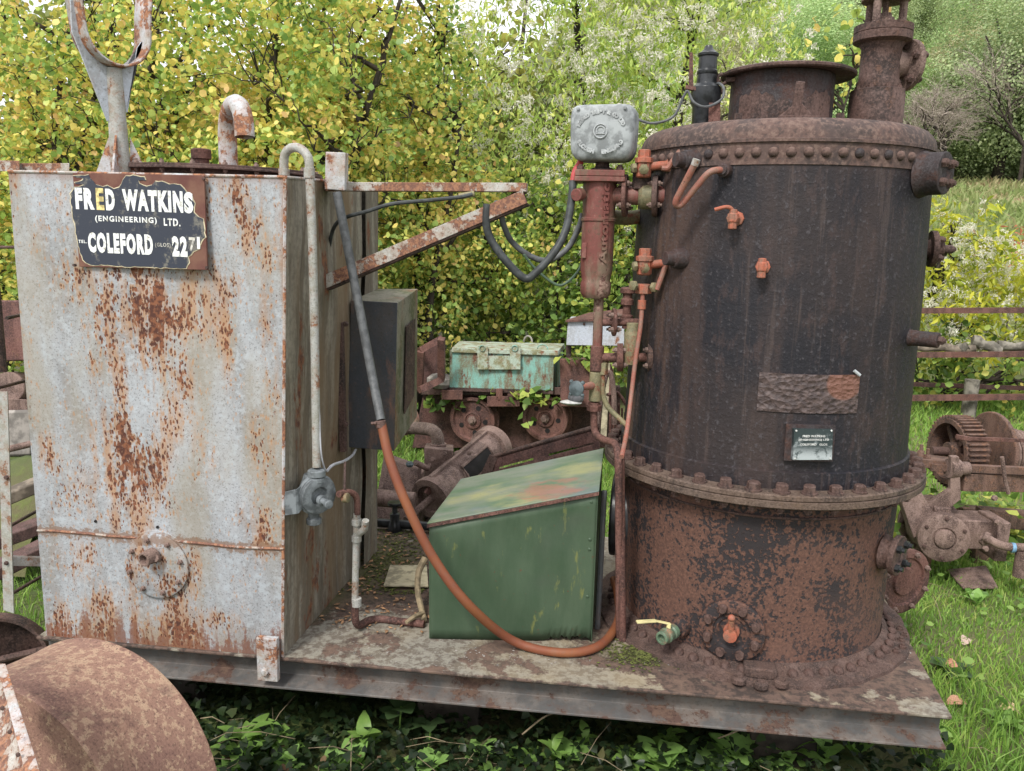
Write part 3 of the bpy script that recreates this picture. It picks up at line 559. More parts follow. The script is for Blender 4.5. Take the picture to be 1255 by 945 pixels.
# ------------------------------------------------------------------ green hood
hd = thing('burner_hood', PZ(625, 785, DK), 'dark green sheet metal hood with sloping streaked lid on the platform', 'hood')
s = NT('green_hood_paint'); vz = s.scale(s.obj, (1, 1, .3)); a = s.noise(8, 6, .65, vz); b = s.noise(50, 4, .6); e = s.noise(22, 5, .6, vz)
col = s.mix(s.step(a, .35, .7), (.040, .070, .040), (.062, .094, .058)); col = s.mix(s.step(e, .62, .70, 0, .8), col, (.16, .17, .055)); col = s.mix(s.step(b, .66, .74, 0, .8), col, (.10, .05, .03))
col = s.mix(s.step(s.noise(3, 3), .5, .7, 0, .5), col, (.065, .075, .06)); s.done(col, .5, 0, s.bump(s.math('ADD', s.noise(4, 4), s.math('MULTIPLY', b, .12)), .35, .01)); M['green'] = s.m
s = NT('green_lid_paint'); O = hd.location; vz = s.scale(s.obj, (.35, 1, 1)); a = s.noise(11, 6, .65, vz); b = s.noise(60, 4, .6)
col = s.mix(s.step(a, .32, .68), (.085, .14, .085), (.17, .19, .155)); col = s.mix(s.step(s.noise(7, 5, .6, vz), .5, .7, 0, .9), col, (.27, .27, .13)); col = s.mix(s.step(s.noise(5, 4), .5, .75, 0, .5), col, (.12, .15, .20))
pr = P(675, 592, .33)-O; rmk = s.math('MULTIPLY', s.gauss(tuple(pr), (.28, .20, .3)), s.step(a, .28, .5)); col = s.mix(s.math('MULTIPLY', s.step(s.math('ADD', s.math('MULTIPLY', rmk, .5), s.noise(26, 7, .75, vz)), .74, .94), .5), col, (.33, .10, .07)); col = s.mix(s.step(b, .6, .75, 0, .6), col, (.12, .12, .08))
s.done(col, .48, 0, s.bump(b, .3, .002)); M['lid'] = s.m
fl = PZ(527, 783, DK); fr = PZ(724, 787, DK); h0 = P(527, 643, fl.y); h1 = P(732, 603, fr.y)
kl = P(566, 590, .62); kr = P(738, 552, .62)
fl.z = fr.z = DK+.002
ft = h0+V(0, .0, .0); n_ = 26
def fr_pt(u, v):
    lo = fl*(1-u)+fr*u; lo.z += (.012*abs(math.sin(u*40))+.012*abs(math.sin(u*97+1)))*smst(.66, .8, u)*(1-smst(.97, 1, u)); hi = h0*(1-u)+h1*u; p = lo*(1-v)+hi*v
    p.y += (.005*math.sin(u*7)*math.sin(v*5)+.003*math.sin(u*15+v*9))*min(1, 8*min(u, 1-u, v, 1-v)); return p
MB().grid(fr_pt, 60, 12).build('front_sheet', M['green'], hd, solid=.003, ang=70)
flb, frb = V(fl.x+.02, .66, DK+.002), V(fr.x+.01, .66, DK+.002)
MB().prism([fr, frb, V(kr.x, kr.y, kr.z-.006), h1], (.003, 0, 0)).build('right_sheet', M['green'], hd)
MB().prism([fl, flb, V(kl.x, kl.y, kl.z-.006), h0], (-.003, 0, 0)).build('left_sheet', M['green'], hd)
MB().prism([flb, frb, V(kr.x, kr.y, kr.z-.006), V(kl.x, kl.y, kl.z-.006)], (0, .003, 0)).build('rear_sheet', M['green'], hd)
l0, l1 = h0+V(-.008, -.012, .004), h1+V(.006, -.012, .004)
MB().prism([l0, l1, kr+V(.006, .01, .002), kl+V(-.006, .01, .002)], (0, 0, .005)).build('sloping_lid', M['lid'], hd, bev=.002)
MB().prism([l0, l1, l1-V(0, 0, .012), l0-V(0, 0, .012)], (0, .004, 0)).build('lid_lip', M['rust_red'], hd, bev=.001)
rv = MB().ball((0, 0, 0), .006, (1, 1, .6), 10).mesh('rivet', M['green'])
for py in (615, 660, 672, 730): place('rivet', rv, hd, bil(fr, fr, h1, h1, 0, (787-py)/184)+V(-.018, -.004, 0), (0, -1, 0))
MB().tube(rounded([fr+V(.02, .1, .0), fr+V(.022, .12, .5)], .01), .010, 8).build('edge_angle', M['steel_grey'], hd)
# ------------------------------------------------------------------ boiler
BO = V(BX, BY, DK); ZT, ZF = 1.983, .968
boiler = thing('boiler', BO, 'tall round black and rust brown riveted vertical boiler at right end of platform', 'boiler')
s = NT('black_boiler_shell'); vz = s.scale(s.obj, (1, 1, .12)); a = s.noise(9, 6, .65, vz); b = s.noise(75, 4, .65); c = s.noise(2.6, 5, .6); d = s.noise(26, 4, .7, s.scale(s.obj, (1, 1, .35)))
col = s.mix(s.step(c, .42, .62), (.013, .0125, .017), (.026, .020, .021)); 
sep = s.n('SeparateXYZ'); s.put(sep.inputs[0], s.obj)
lft = s.step(s.math('ADD', sep.outputs[0], s.math('MULTIPLY', c, .2)), -.12, -.34)     # browner weather side
col = s.mix(s.math('MULTIPLY', s.step(a, .46, .60), s.math('ADD', s.math('MULTIPLY', lft, .9), .16)), col, (.085, .052, .041))
big = s.noise(1.4, 5, .65, s.scale(s.obj, (1, 1, .6))); col = s.mix(s.step(big, .45, .6, 0, .8), col, (.013, .013, .018)); col = s.mix(s.step(d, .54, .66, 0, .5), col, (.055, .036, .034)); col = s.mix(s.step(s.noise(30, 4, .7, s.scale(s.obj, (1, 1, .05))), .56, .66, 0, .4), col, (.080, .058, .053)); topb = s.step(sep.outputs[2], 1.54, 1.66, 0, .8); col = s.mix(s.math('MULTIPLY', topb, s.step(a, .3, .55)), col, (.075, .045, .038))
col = s.mix(s.step(b, .54, .72, 0, .7), col, (.075, .070, .078))
s.done(col, s.step(b, .3, .7, .5, .75), 0, s.bump(s.math('ADD', b, s.math('MULTIPLY', d, .6)), .7, .004), .3); M['shell'] = s.m
s = NT('scabby_firebox_shell'); a = s.noise(5, 5, .6); b = s.noise(48, 4, .6, s.scale(s.obj, (1, 1, .6))); c = s.noise(110, 3, .6); e = s.noise(1.8, 3)
col = s.mix(s.step(c, .35, .7), (.085, .044, .034), (.142, .072, .052)); b2 = s.noise(85, 3, .65); mk = s.math('ADD', s.math('ADD', s.math('MULTIPLY', a, .80), s.math('MULTIPLY', b, .55)), s.math('MULTIPLY', b2, .80)); col = s.mix(s.step(mk, 1.02, 1.10), (.028, .023, .025), col)
col = s.mix(s.step(e, .55, .7, 0, .5), col, (.12, .068, .054)); s.done(col, .8, 0, s.bump(s.math('ADD', s.step(mk, 1.0, 1.06), c), .6, .003)); M['firebox'] = s.m
s = NT('brown_dome_rust'); a = s.noise(5, 6, .6); b = s.noise(70, 4, .65); c = s.noise(1.7, 4)
col = s.mix(s.step(a, .44, .56), (.105, .064, .054), (.058, .042, .039)); col = s.mix(s.step(b, .48, .62, 0, .7), col, (.17, .115, .095)); col = s.mix(s.step(b, .45, .36, 0, .7), col, (.04, .03, .028)); col = s.mix(s.step(s.noise(14, 6, .7), .52, .62, 0, .6), col, (.075, .052, .048)); col = s.mix(s.step(c, .5, .65, 0, .6), col, (.075, .055, .05))
s.done(col, .8, 0, s.bump(b, .6, .003)); M['dome'] = s.m
def rtop(z): return .486-(z-ZF)*.013
m = MB(); pr = [(.486, ZF+.01-DK)]+[(rtop(z)+.0015*math.sin(z*9), z-DK) for z in np.linspace(ZF+.06, ZT+.045, 22)]
m.lathe(pr, V(BX, BY, DK), seg=96); m.build('shell', M['shell'], boiler, ang=50)
m = MB(); m.lathe([(.490, .0), (.494, .004), (.494, .06), (.486, .064)], V(BX, BY, ZF+.004), seg=96).build('shell_band', M['shell'], boiler, ang=40)
# domed top
rt = rtop(ZT); m = MB()
pr = [(rt, -.045), (rt+.003, -.044), (rt+.003, .018), (rt+.010, .019), (rt+.010, .028), (rt+.003, .03)]+[(rt-.055+.056*math.cos(t), .03+.062*math.sin(t)) for t in np.linspace(0, PI/2, 9)]
pr += [(rt-.12, .098), (rt-.25, .109), (.0, .118)]; m.lathe(pr, V(BX, BY, ZT), seg=96).build('domed_top', M['dome'], boiler, ang=30)
def hemi(r, h, seg=12):
    pr = [(r, -.001)]+[(r*math.cos(t), h*math.sin(t)) for t in np.linspace(.1, PI/2-.12, 4)]+[(0, h)]; return MB().lathe(pr, V(0, 0, 0), seg=seg)
rvt = hemi(.0150, .0125).mesh('rivet', M['dome']); rvb = hemi(.0150, .0125).mesh('rivet', M['rust_black'])
NR = 62
for k in range(NR):
    t = 2*PI*(k+.3)/NR; d = V(math.cos(t), math.sin(t), 0)
    place('rivet', rvb if (k*7) % 11 in (2, 5) else rvt, boiler, V(BX, BY, ZT-.010)+d*(rt+.003), d)
# middle flange pair with bolts
M['flange'] = rusty('lichened_flange', (.10, .068, .052), (.055, .04, .034), (.15, .10, .07), .4, 7, .85, .6, .08, (.15, .15, .11))
m = MB(); m.lathe([(.488, .012), (.545, .010), (.549, .006), (.549, -.006), (.545, -.009)], V(BX, BY, ZF), seg=96).build('upper_flange', M['flange'], boiler, ang=30)
m = MB(); m.lathe([(.544, -.0092), (.551, -.012), (.551, -.030), (.545, -.034), (.47, -.034)], V(BX, BY, ZF), seg=96).build('lower_flange', M['flange'], boiler, ang=30)
fb = MB().tube([(0, 0, -.001), (0, 0, .004)], .0195, 12).tube([(0, 0, .003), (0, 0, .0175), (0, 0, .021)], [.0155, .0155, .012], 6); fb = fb.mesh('flange_bolt', M['rust'])
fn = MB().tube([(0, 0, -.001), (0, 0, .012)], .0145, 6).tube([(0, 0, .012), (0, 0, .02)], .009, 8).mesh('flange_nut', M['rust'])
NB = 40
for k in range(NB):
    t = 2*PI*(k+.5)/NB+.05; d = V(math.cos(t), math.sin(t), 0); pp = V(BX, BY, ZF)+d*.522
    place('flange_bolt', fb, boiler, pp+V(0, 0, .011), V(.05*math.sin(k*5), .05*math.cos(k*3), 1), 1.25+.1*math.sin(k*7), k*1.3)
    if d.y < .3: place('flange_nut', fn, boiler, pp+V(0, 0, -.034), V(0, 0, -1), 1, k*1.7)
# firebox
m = MB(); m.lathe([(.468, ZF-.034-DK), (.475, ZF-.05-DK), (.472, ZF-.075-DK), (.468, .35), (.466, .2), (.465, .03), (.470, .0)], BO, seg=96, wob=.0015).build('firebox', M['firebox'], boiler, ang=60)
m = MB(); m.tube([V(BX+.476*math.cos(t), BY+.476*math.sin(t), ZF-.085) for t in np.linspace(0, 2*PI, 96)[:-1]], .004, 6, closed=True).build('firebox_bead', M['rust'], boiler)
M['base'] = rusty('flaking_base_rust', (.085, .052, .043), (.040, .028, .025), (.15, .09, .068), .5, 11, .9, 1.0)
m = MB(); N_ = 120; vs = []
for k in range(N_):
    t = 2*PI*k/N_; w_ = .0025*math.sin(9*t)+.003*math.sin(23*t+1); h_ = .003*math.sin(13*t)+.002*math.sin(31*t)
    for r, z in ((.466, .040), (.480, .034+h_), (.492, .018+h_), (.545+w_, .014+h_*.4), (.558+w_, .011), (.560+w_, .0)): vs.append(BO+V(r*math.cos(t), r*math.sin(t), z))
m.add(vs, [(k*6+i, k*6+i+1, ((k+1) % N_)*6+i+1, ((k+1) % N_)*6+i) for k in range(N_) for i in range(5)]).build('base_ring', M['base'], boiler, ang=50)
rbm = hemi(.0175, .016).mesh('rivet', M['rust']); NR2 = 60
for k in range(NR2):
    t = 2*PI*(k+.4)/NR2; d = V(math.cos(t), math.sin(t), 0)
    if abs(t-PI*1.5+.0) < .13: continue
    if d.y < .35: place('base_rivet', rbm, boiler, BO+d*.500+V(0, 0, .02), (d+V(0, 0, 1.2)))
# hand built fittings along the base
bm2 = MB().tube([(0, 0, -.002), (0, 0, .012), (0, 0, .014)], [.014, .014, .011], 6).tube([(0, 0, .012), (0, 0, .020)], .008, 8).mesh('stud', M['rust'])
p, nrm = shell(930, 815, .472); m = MB(); m.box(p+nrm*.03+V(0, 0, .0), (.10, .06, .035), math.atan2(nrm.y, nrm.x)+PI/2); m.build('base_block', M['base'], boiler, bev=.006)
for px, py in ((905, 826), (932, 832), (957, 830)):
    q = PZ(px, py+10, DK+.012); m = MB().lathe([(.012, 0), (.022, .001), (.022, .014), (.014, .020), (.012, .012), (0, .012)], q, seg=14).build('base_nut', M['base'], boiler)
for k in range(5):
    t = -.55+k*.09; d = V(math.cos(t), math.sin(t), 0); place('stud', bm2, boiler, BO+d*(.53+.01*(k % 2))+V(0, 0, .012), V(.1, .0, 1), .9, k)
# rough scabbed patch and the name plate
def curved(px0, py0, px1, py1, lift, thick, nu, nv, rough=0, skew=0):
    """a slab that follows the shell between two photo points"""
    a, _ = shell(px0, py0); b, _ = shell(px1, py1); a0 = math.atan2(a.y-BY, a.x-BX); a1 = math.atan2(b.y-BY, b.x-BX); z0, z1 = b.z, a.z
    def f(u, v, o):
        t = a0+(a1-a0)*u; z = z0+(z1-z0)*v+skew*u; r = rtop(z)+o
        if rough and o > 0: r += rough*abs(math.sin(u*31+v*17)*math.sin(v*23+u*9))*min(1, 10*min(u, 1-u, v, 1-v))
        return V(BX+r*math.cos(t), BY+r*math.sin(t), z)
    m = MB(); m.grid(lambda u, v: f(u, v, lift+thick), nu, nv)
    for k in range(nu):
        for v in (0, 1): m.add([f(k/nu, v, -.003), f((k+1)/nu, v, -.003), f((k+1)/nu, v, lift+thick), f(k/nu, v, lift+thick)], [(0, 1, 2, 3)])
    for k in range(nv):
        for u in (0, 1): m.add([f(u, k/nv, -.003), f(u, (k+1)/nv, -.003), f(u, (k+1)/nv, lift+thick), f(u, k/nv, lift+thick)], [(0, 1, 2, 3)])
    return m
s = NT('blistered_patch'); a = s.vor(48, s.scale(s.obj, (1, 1, 1.4))); b = s.noise(60, 4, .6); c = s.noise(7, 4)
col = s.mix(s.step(b, .35, .7), (.045, .031, .031), (.095, .065, .060)); pg = s.gauss(tuple(shell(1035, 470)[0]-BO), (.10, .3, .09)); col = s.mix(s.step(pg, .35, .5), col, (.15, .068, .048))
s.done(col, .6, 0, s.bump(s.math('ADD', s.math('MULTIPLY', a, 1.2), b), .9, .006), .5); M['patch'] = s.m
curved(931, 456, 1049, 506, 0, .003, 40, 16, .0018).build('scabbed_patch', M['patch'], boiler, ang=60)
hp_, hn = shell(1047, 457); MB().tube([hp_+V(-.006, 0, .008)+hn*.008, hp_+V(.012, 0, -.006)+hn*.008], .005, 8).build('patch_clip', M['grey_cast'], boiler)
pl = curved(963, 519, 1017, 564, .004, .010, 8, 2).build('name_plate_frame', M['rust_black'], boiler, ang=40)
s = NT('tarnished_plate'); a = s.noise(26, 6, .7); sp_ = s.n('SeparateXYZ'); s.put(sp_.inputs[0], s.obj)
zc = shell(990, 552)[0].z-DK; low_ = s.step(s.math('ADD', sp_.outputs[2], s.math('MULTIPLY', a, .05)), zc+.052, zc+.012)
s.done(s.mix(s.math('MAXIMUM', s.step(a, .53, .68, 0, .7), s.math('MULTIPLY', low_, s.step(a, .35, .5))), (.035, .05, .052), (.40, .44, .46)), .45, .2, s.bump(a, .3, .001)); M['plate'] = s.m
pa, pn = shell(969, 561); pb_, _ = shell(1015, 561); pu = (pb_-pa).normalized(); pnn = V(pu.y, -pu.x, 0); 
c0 = shell(967, 560)[0]+pnn*.034; c1 = shell(1014, 560)[0]+pnn*.034; c2 = shell(1016, 524)[0]+pnn*.031; c3 = shell(969, 523)[0]+pnn*.031
MB().prism([c0, c1, c2, c3], -pnn*.026).build('name_plate', M['plate'], pl)
M['platelet'] = plain('pale_engraved_letters', (.55, .56, .55), .5, .2, 60)
U_ = (c1-c0); V_ = (c3-c0)
for body, u0, u1, v0_, v1_ in (('FRED WATKINS', .22, .80, .735, .81), ('(ENGINEERING) LTD', .12, .90, .61, .69), ('COLEFORD · GLOS', .16, .86, .47, .54)):
    m = MB(); text_fit(m, body.replace('·', ' '), c0+U_*u0+V_*v0_, U_.normalized(), V_.normalized(), pnn, U_.length*(u1-u0), V_.length*(v1_-v0_), .03, .0012); m.build('lettering', M['platelet'], pl, flat=True)
for u, v in ((.05, .05), (.95, .05), (.05, .95), (.95, .95)): MB().bolt(c0+U_*u+V_*v, pnn, .003, .003).build('screw', M['platelet'], pl)
# ------------------------------------------------------------------ fittings on the dome
def zdome(r): return ZT+.098+(rt-.12-r)*.08
cN = P(955, 147, BY-.02); cN = V(cN.x, cN.y, ZT+.09)
zl = P(955, 97, BY).z; hN = zl-cN.z
m = MB(); m.lathe([(.172, -.01), (.168, .0), (.166, hN)], cN, seg=48, wob=.001); neck = m.build('manhole_neck', M['rust_black'], boiler, ang=50)
m = MB(); m.grid(lambda u, v: cN+V(.1705*math.cos(-2.6+1.95*u), .1705*math.sin(-2.6+1.95*u), (.0+(.55+.10*math.sin(u*9)+.03*math.sin(u*43)+.02*math.sin(u*91))*hN*v)), 60, 6).build('peeling_scale', M['rust'], boiler, ang=60)
lt = V(.035, 0, 1).normalized(); lcn = V(cN.x+.015, cN.y, zl)
MB().lathe([(.168, -.004), (.212, -.008), (.216, -.004), (.216, .003), (.205, .008), (.12, .016), (0, .02)], lcn+V(0, 0, .006), V(-.02, 0, 1), 48).build('manhole_lid', M['rust'], boiler, ang=30)
e = P(886, 97, BY-.05); m = MB(); m.bar(e+V(.01, 0, -.004), e+V(.07, 0, .0), .03, .014); m.tube([e+V(-.002+.016*math.cos(t), 0, .016*math.sin(t)) for t in np.linspace(0, 2*PI, 13)[:-1]], .006, 8, closed=True)
m.tube([e+V(-.006+.012*math.cos(t), .0, -.024+.02*math.sin(t)) for t in np.linspace(PI/2, 2*PI, 10)], .006, 8); m.build('hinge_eye', M['rust'], boiler)
q = V(P(978, 140, BY-.30).x, BY-.30, zdome(.3)-.002); qt = P(979, 100, BY-.30)
m = MB(); m.bar(q+V(-.01, 0, 0), V(q.x+.0, q.y, qt.z), .026, .016, V(0, 1, 0)); m.box(q+V(0, 0, .004), (.12, .05, .014)); m.prism([q+V(-.06, -.006, .008), q+V(.05, -.006, .008), q+V(.008, -.006, .05), q+V(-.010, -.006, .05)], (0, .012, 0)); m.build('support_lug', M['rust'], boiler, bev=.003)
for px in (905, 925, 1030): MB().tube([P(px, 150, BY-.25)-V(0, 0, .03), P(px, 139, BY-.25)], .013, 6).build('dome_nut', M['rust'], boiler)
# black safety valve at the left with lever
sv = P(863, 150, BY-.05); sv = V(sv.x, sv.y, zdome(.25)-.03); zz = lambda py: P(863, py, BY-.05).z
m = MB(); m.lathe([(.040, 0), (.042, zz(132)-sv.z), (.05, zz(126)-sv.z), (.050, zz(108)-sv.z), (.040, zz(105)-sv.z), (.034, zz(103)-sv.z), (.032, zz(92)-sv.z), (.034, zz(91)-sv.z), (.034, zz(87)-sv.z), (.031, zz(86)-sv.z), (.030, zz(70)-sv.z), (.034, zz(69)-sv.z), (.035, zz(66)-sv.z), (.026, zz(64)-sv.z), (.015, zz(60)-sv.z), (.012, zz(56)-sv.z), (0, zz(55)-sv.z)], sv, seg=22)
M['gloss_black'] = plain('chipped_gloss_black', (.022, .024, .027), .3, .4, 30, 0, .5); m.build('safety_valve', M['gloss_black'], boiler, bev=.001)
m = MB(); m.hexa([P(844, 108, .56), P(850, 108, .56), P(849, 64, .56), P(845, 64, .56), P(844, 108, .575), P(850, 108, .575), P(849, 64, .575), P(845, 64, .575)]); m.bar(P(840, 107, .56), P(856, 110, .56), .02, .012); m.build('valve_lever', M['rust_red'], boiler, bev=.001)
m = MB(); m.hexa([P(868, 150, .5), P(883, 150, .5), P(883, 126, .5), P(869, 126, .5), P(868, 150, .53), P(883, 150, .53), P(883, 126, .53), P(869, 126, .53)]); m.build('support_bracket', M['rust_red'], boiler, bev=.001)
MB().tube(catmull([P(780, 146, .5), P(800, 151, .5), P(825, 143, .5), P(838, 118, .5), P(843, 112, .5), P(850, 125, .49), P(865, 131, .48), P(884, 122, .5), P(887, 108, .52), P(880, 102, .55), P(876, 108, .57)]), .0045, 7).build('signal_wire', M['hose_grey'], boiler)
# stop valve stack at the right
YS = .60; base = P(1072, 147, YS); base = V(base.x, base.y, zdome(.38)-.03); zz = lambda py: P(1072, py, YS).z-base.z
m = MB(); m.lathe([(.086, -.02), (.086, zz(118)), (.084, zz(117)), (.084, zz(112)), (.078, zz(111))], base, seg=30).build('valve_pad', M['rust'], boiler, bev=.001)
m = MB(); m.lathe([(.056, zz(112)), (.066, zz(110)), (.068, zz(102)), (.062, zz(98)), (.062, zz(60)), (.070, zz(55)), (.086, zz(53)), (.090, zz(52)), (.090, zz(43)), (.088, zz(42.5)), (.088, zz(42)), (.090, zz(41.5)), (.090, zz(33)), (.08, zz(32)), (.03, zz(31)), (0, zz(31))], base, seg=32); sb = m.build('stop_valve_body', M['rust'], boiler, bev=.001)
m = MB(); tp = base+V(0, 0, zz(31))
for k in range(3):
    t = -2.3+2*PI*k/3+.2*k; d = V(math.cos(t), math.sin(t), 0)*.055; m.cyl(tp+d, tp+d+V(0, 0, zz(1)-zz(31)), .013, 10)
m.lathe([(.030, 0), (.030, .02), (.022, .024), (.020, .035), (.010, .037), (.010, zz(1)-zz(31))], tp, seg=14)
m.lathe([(.05, 0), (.075, .001), (.075, .012), (.02, .014), (0, .014)], tp+V(0, 0, zz(2)-zz(31)), seg=28); m.cyl(tp+V(0, 0, zz(2)-zz(31)), tp+V(0, 0, .30), .010, 10); m.build('valve_yoke', M['rust_pale'], boiler, bev=.001)
hwm = MB(); hc = tp+V(0, 0, .30); hwm.tube([hc+V(.09*math.cos(t), .09*math.sin(t), 0) for t in np.linspace(0, 2*PI, 25)[:-1]], .009, 8, closed=True)
for k in range(4): t = PI*k/2; hwm.cyl(hc, hc+V(.09*math.cos(t), .09*math.sin(t), 0), .006, 8)
hwm.build('hand_wheel', M['rust'], boiler)
for k in range(8): t = 2*PI*k/8+.2; place('stud', bm2, sb, base+V(.066*math.cos(t), .066*math.sin(t), zz(112)), (0, 0, 1), .85)
ax = V(.93, .30, 0).normalized(); so_ = base+V(0, 0, zz(78)); 
m = MB(); m.lathe([(.052, .03), (.040, .075), (.038, .085), (.045, .09), (.078, .092), (.080, .094), (.080, .108), (.078, .110), (0, .110)], so_, ax, 28); so2 = m.build('outlet_flange', M['rust_pale'], boiler, bev=.001)
u, v = smooth_basis(ax)
for k in range(5):
    t = 2*PI*k/5+.9; q = so_+ax*.108+(u*math.cos(t)+v*math.sin(t))*.062; place('stud', bm2, so2, q, ax, .95); place('stud', bm2, so2, q-ax*.016, -ax, .95)
# flanged nozzles on the shell
def nozzle(name, px, py, ang, r, ln, mat, disc=None, bolts=4, br=.62, bmesh_=None, dz=0):
    d = V(math.cos(ang), math.sin(ang), dz).normalized(); z = PX(px, py, BX+.5*math.cos(ang)).z
    p = V(BX+.46*math.cos(ang), BY+.46*math.sin(ang), z); m = MB()
    R2 = disc or r
    m.lathe([(r*1.15, .012), (r*1.02, .03), (r, ln*.6), (r, ln), (R2, ln+.001), (R2, ln+.018), (R2*.97, ln+.02), (R2*.45, ln+.02), (R2*.40, ln+.014), (0, ln+.014)], p, d, 28)
    o = m.build(name, mat, boiler, bev=.0015); u, v = smooth_basis(d)
    for k in range(bolts):
        t = 2*PI*k/bolts+.78; place('stud', bmesh_ or bm2, o, p+d*(ln+.02)+(u*math.cos(t)+v*math.sin(t))*R2*br, d, 1.0)
    return o, p, d
nozzle('upper_right_nozzle', 1118, 218, -.72, .062, .062, M['rust_black'])
nozzle('small_right_nozzle', 1100, 407, -.66, .024, .085, M['rust_black'], None, 1, 0)
o, p, d = nozzle('side_valve', 1137, 305, -.10, .03, .035, M['rust'], .060, 4, .7)
MB().lathe([(.02, .05), (.026, .062), (.026, .078), (.014, .082), (.014, .105), (.010, .112), (.004, .118)], p, d, 12).build('side_valve_spindle', M['rust'], boiler, bev=.001)
bk = MB().tube([(0, 0, 0), (0, 0, .016), (0, 0, .018)], [.016, .016, .012], 6).tube([(0, 0, .016), (0, 0, .045)], .009, 8).mesh('stud', M['gloss_black'])
bks = MB().tube([(0, 0, -.002), (0, 0, .012), (0, 0, .014)], [.013, .013, .010], 6).tube([(0, 0, .012), (0, 0, .024)], .008, 8).mesh('stud', M['gloss_black'])
nozzle('lower_right_nozzle', 1078, 661, -.66, .052, .045, M['rust'], .066, 4, .68, bks)
# outlet flange low at the back right of the boiler
p_ = V(BX+.46*math.cos(.38), BY+.46*math.sin(.38), PX(1106, 714, BX+.52).z); d = V(.50, -.87, 0).normalized(); fc = P(1109, 713, .93)
m = MB(); m.lathe([(.10, -.10), (.10, -.02), (.135, -.018), (.135, .0), (.130, .002), (.10, .003), (.095, -.006), (.06, -.007), (.055, .004), (0, .006)], fc, d, 36); o = m.build('blank_flange', M['rust_red'], boiler, bev=.001); u, v = smooth_basis(d)
for k in range(8): t = 2*PI*k/8+.4; place('bolt', bm_, o, fc+(u*math.cos(t)+v*math.sin(t))*.117+d*.002, d, 1.3)
# hand hole with red cock
p, n = shell(897, 772, .470); m = MB(); m.lathe([(.100, -.016), (.104, -.010), (.104, .010), (.098, .014), (.060, .014), (.055, .008), (.045, .008), (.04, .004), (0, .004)], p, n, 36); o = m.build('hand_hole_cover', M['firebox'], boiler, bev=.0015); u, v = smooth_basis(n)
nb = MB().tube([(0, 0, -.002), (0, 0, .006), (0, 0, .016)], [.015, .015, .011], 10).mesh('nut', M['rust'])
for k in range(8): t = 2*PI*k/8+.4; place('nut', nb, o, p+n*.013+(u*math.cos(t)+v*math.sin(t))*.080, n, 1.05, k)
m = MB(); m.lathe([(.026, .0), (.026, .012), (.018, .014), (.018, .035), (.022, .036), (.022, .05), (.012, .052), (0, .052)], p, n, 12); m.tube([p+n*.04, p+n*.045+V(0, 0, .055)], [.012, .009], 10); m.ball(p+n*.045+V(0, 0, .06), .012); tag(m.build('red_cock', M['red_fit'], boiler, bev=.001))
# ball valve with cream lever
p, n = shell(834, 768, .470); n2 = (n+V(-.25, -.35, 0)).normalized()
m = MB(); m.lathe([(.034, -.02), (.036, .0), (.030, .02), (.020, .024), (.019, .045)], p, n2, 16).build('valve_boss', M['firebox'], boiler, bev=.001)
m = MB(); m.lathe([(.022, .04), (.025, .042), (.025, .06), (.020, .064), (.024, .07), (.026, .09), (.018, .096), (.022, .098), (.022, .116), (.014, .118), (.013, .10), (0, .10)], p, n2, 12)
M['green_valve'] = painted('green_painted_brass', (.10, .17, .11), (.2, .19, .13), .4, 30, .4, (.12, .12, .1), .3, False); m.build('ball_valve', M['green_valve'], boiler, bev=.001)
m = MB(); k0 = p+n2*.075+V(0, 0, .022); m.cyl(k0, k0+V(0, 0, .015), .008, 10); k1 = k0+V(0, 0, .014); m.bar(k1+V(.005, 0, 0), k1+V(-.045, -.01, .012), .013, .004); m.bar(k1+V(-.043, -.01, .012), k1+V(-.105, -.03, .012), .016, .006)
M['cream_pl'] = plain('cream_lever', (.62, .55, .28), .45, .15, 30); m.build('lever', M['cream_pl'], boiler, bev=.001)
# small red cocks on the shell
def cock(px, py, hx, hy, name='gauge_cock'):
    p, n = shell(px, py, .478); m = MB(); u, v = smooth_basis(n)
    m.lathe([(.022, -.01), (.022, .004), (.013, .006), (.012, .03), (.017, .031), (.017, .05), (.012, .052)], p, n, 8)
    c = p+n*.04; m.lathe([(.010, -.032), (.013, -.03), (.013, -.012), (.016, -.010), (.016, .012), (.012, .014), (.012, .024), (.006, .026)], c, V(0, 0, 1), 8)
    o = m.build(name, M['red_fit'], boiler, bev=.001); return c
c = cock(903, 268, 0, 0); t1 = shell(893, 254, .53)[0]; t2 = shell(876, 257, .54)[0]
MB().tube(rounded([c+V(0, 0, .02), t1+V(0, 0, .004), t2], .02), .0058, 9).build('cock_handle', M['red_fit'], boiler)
c = cock(935, 327, 0, 0)
# bent red pipe from the shell
p, n = shell(889, 209, .478); MB().lathe([(.021, -.01), (.021, .02), (.015, .022), (.015, .03)], p, n, 12).build('pipe_boss', M['rust_black'], boiler, bev=.001)
rr_ = lambda px, py, r=.53: shell(px, py, r)[0]
MB().tube(rounded([p, rr_(879, 208, .525), rr_(868, 211, .545), rr_(833, 254, .56), rr_(826, 250, .58), rr_(852, 200, .58)], .025), .0098, 12).build('bent_pipe', M['red_pipe'], boiler)
MB().cyl(rr_(851, 203, .58), rr_(854, 195, .58), .0112, 12).build('pipe_end', M['galv'], boiler)
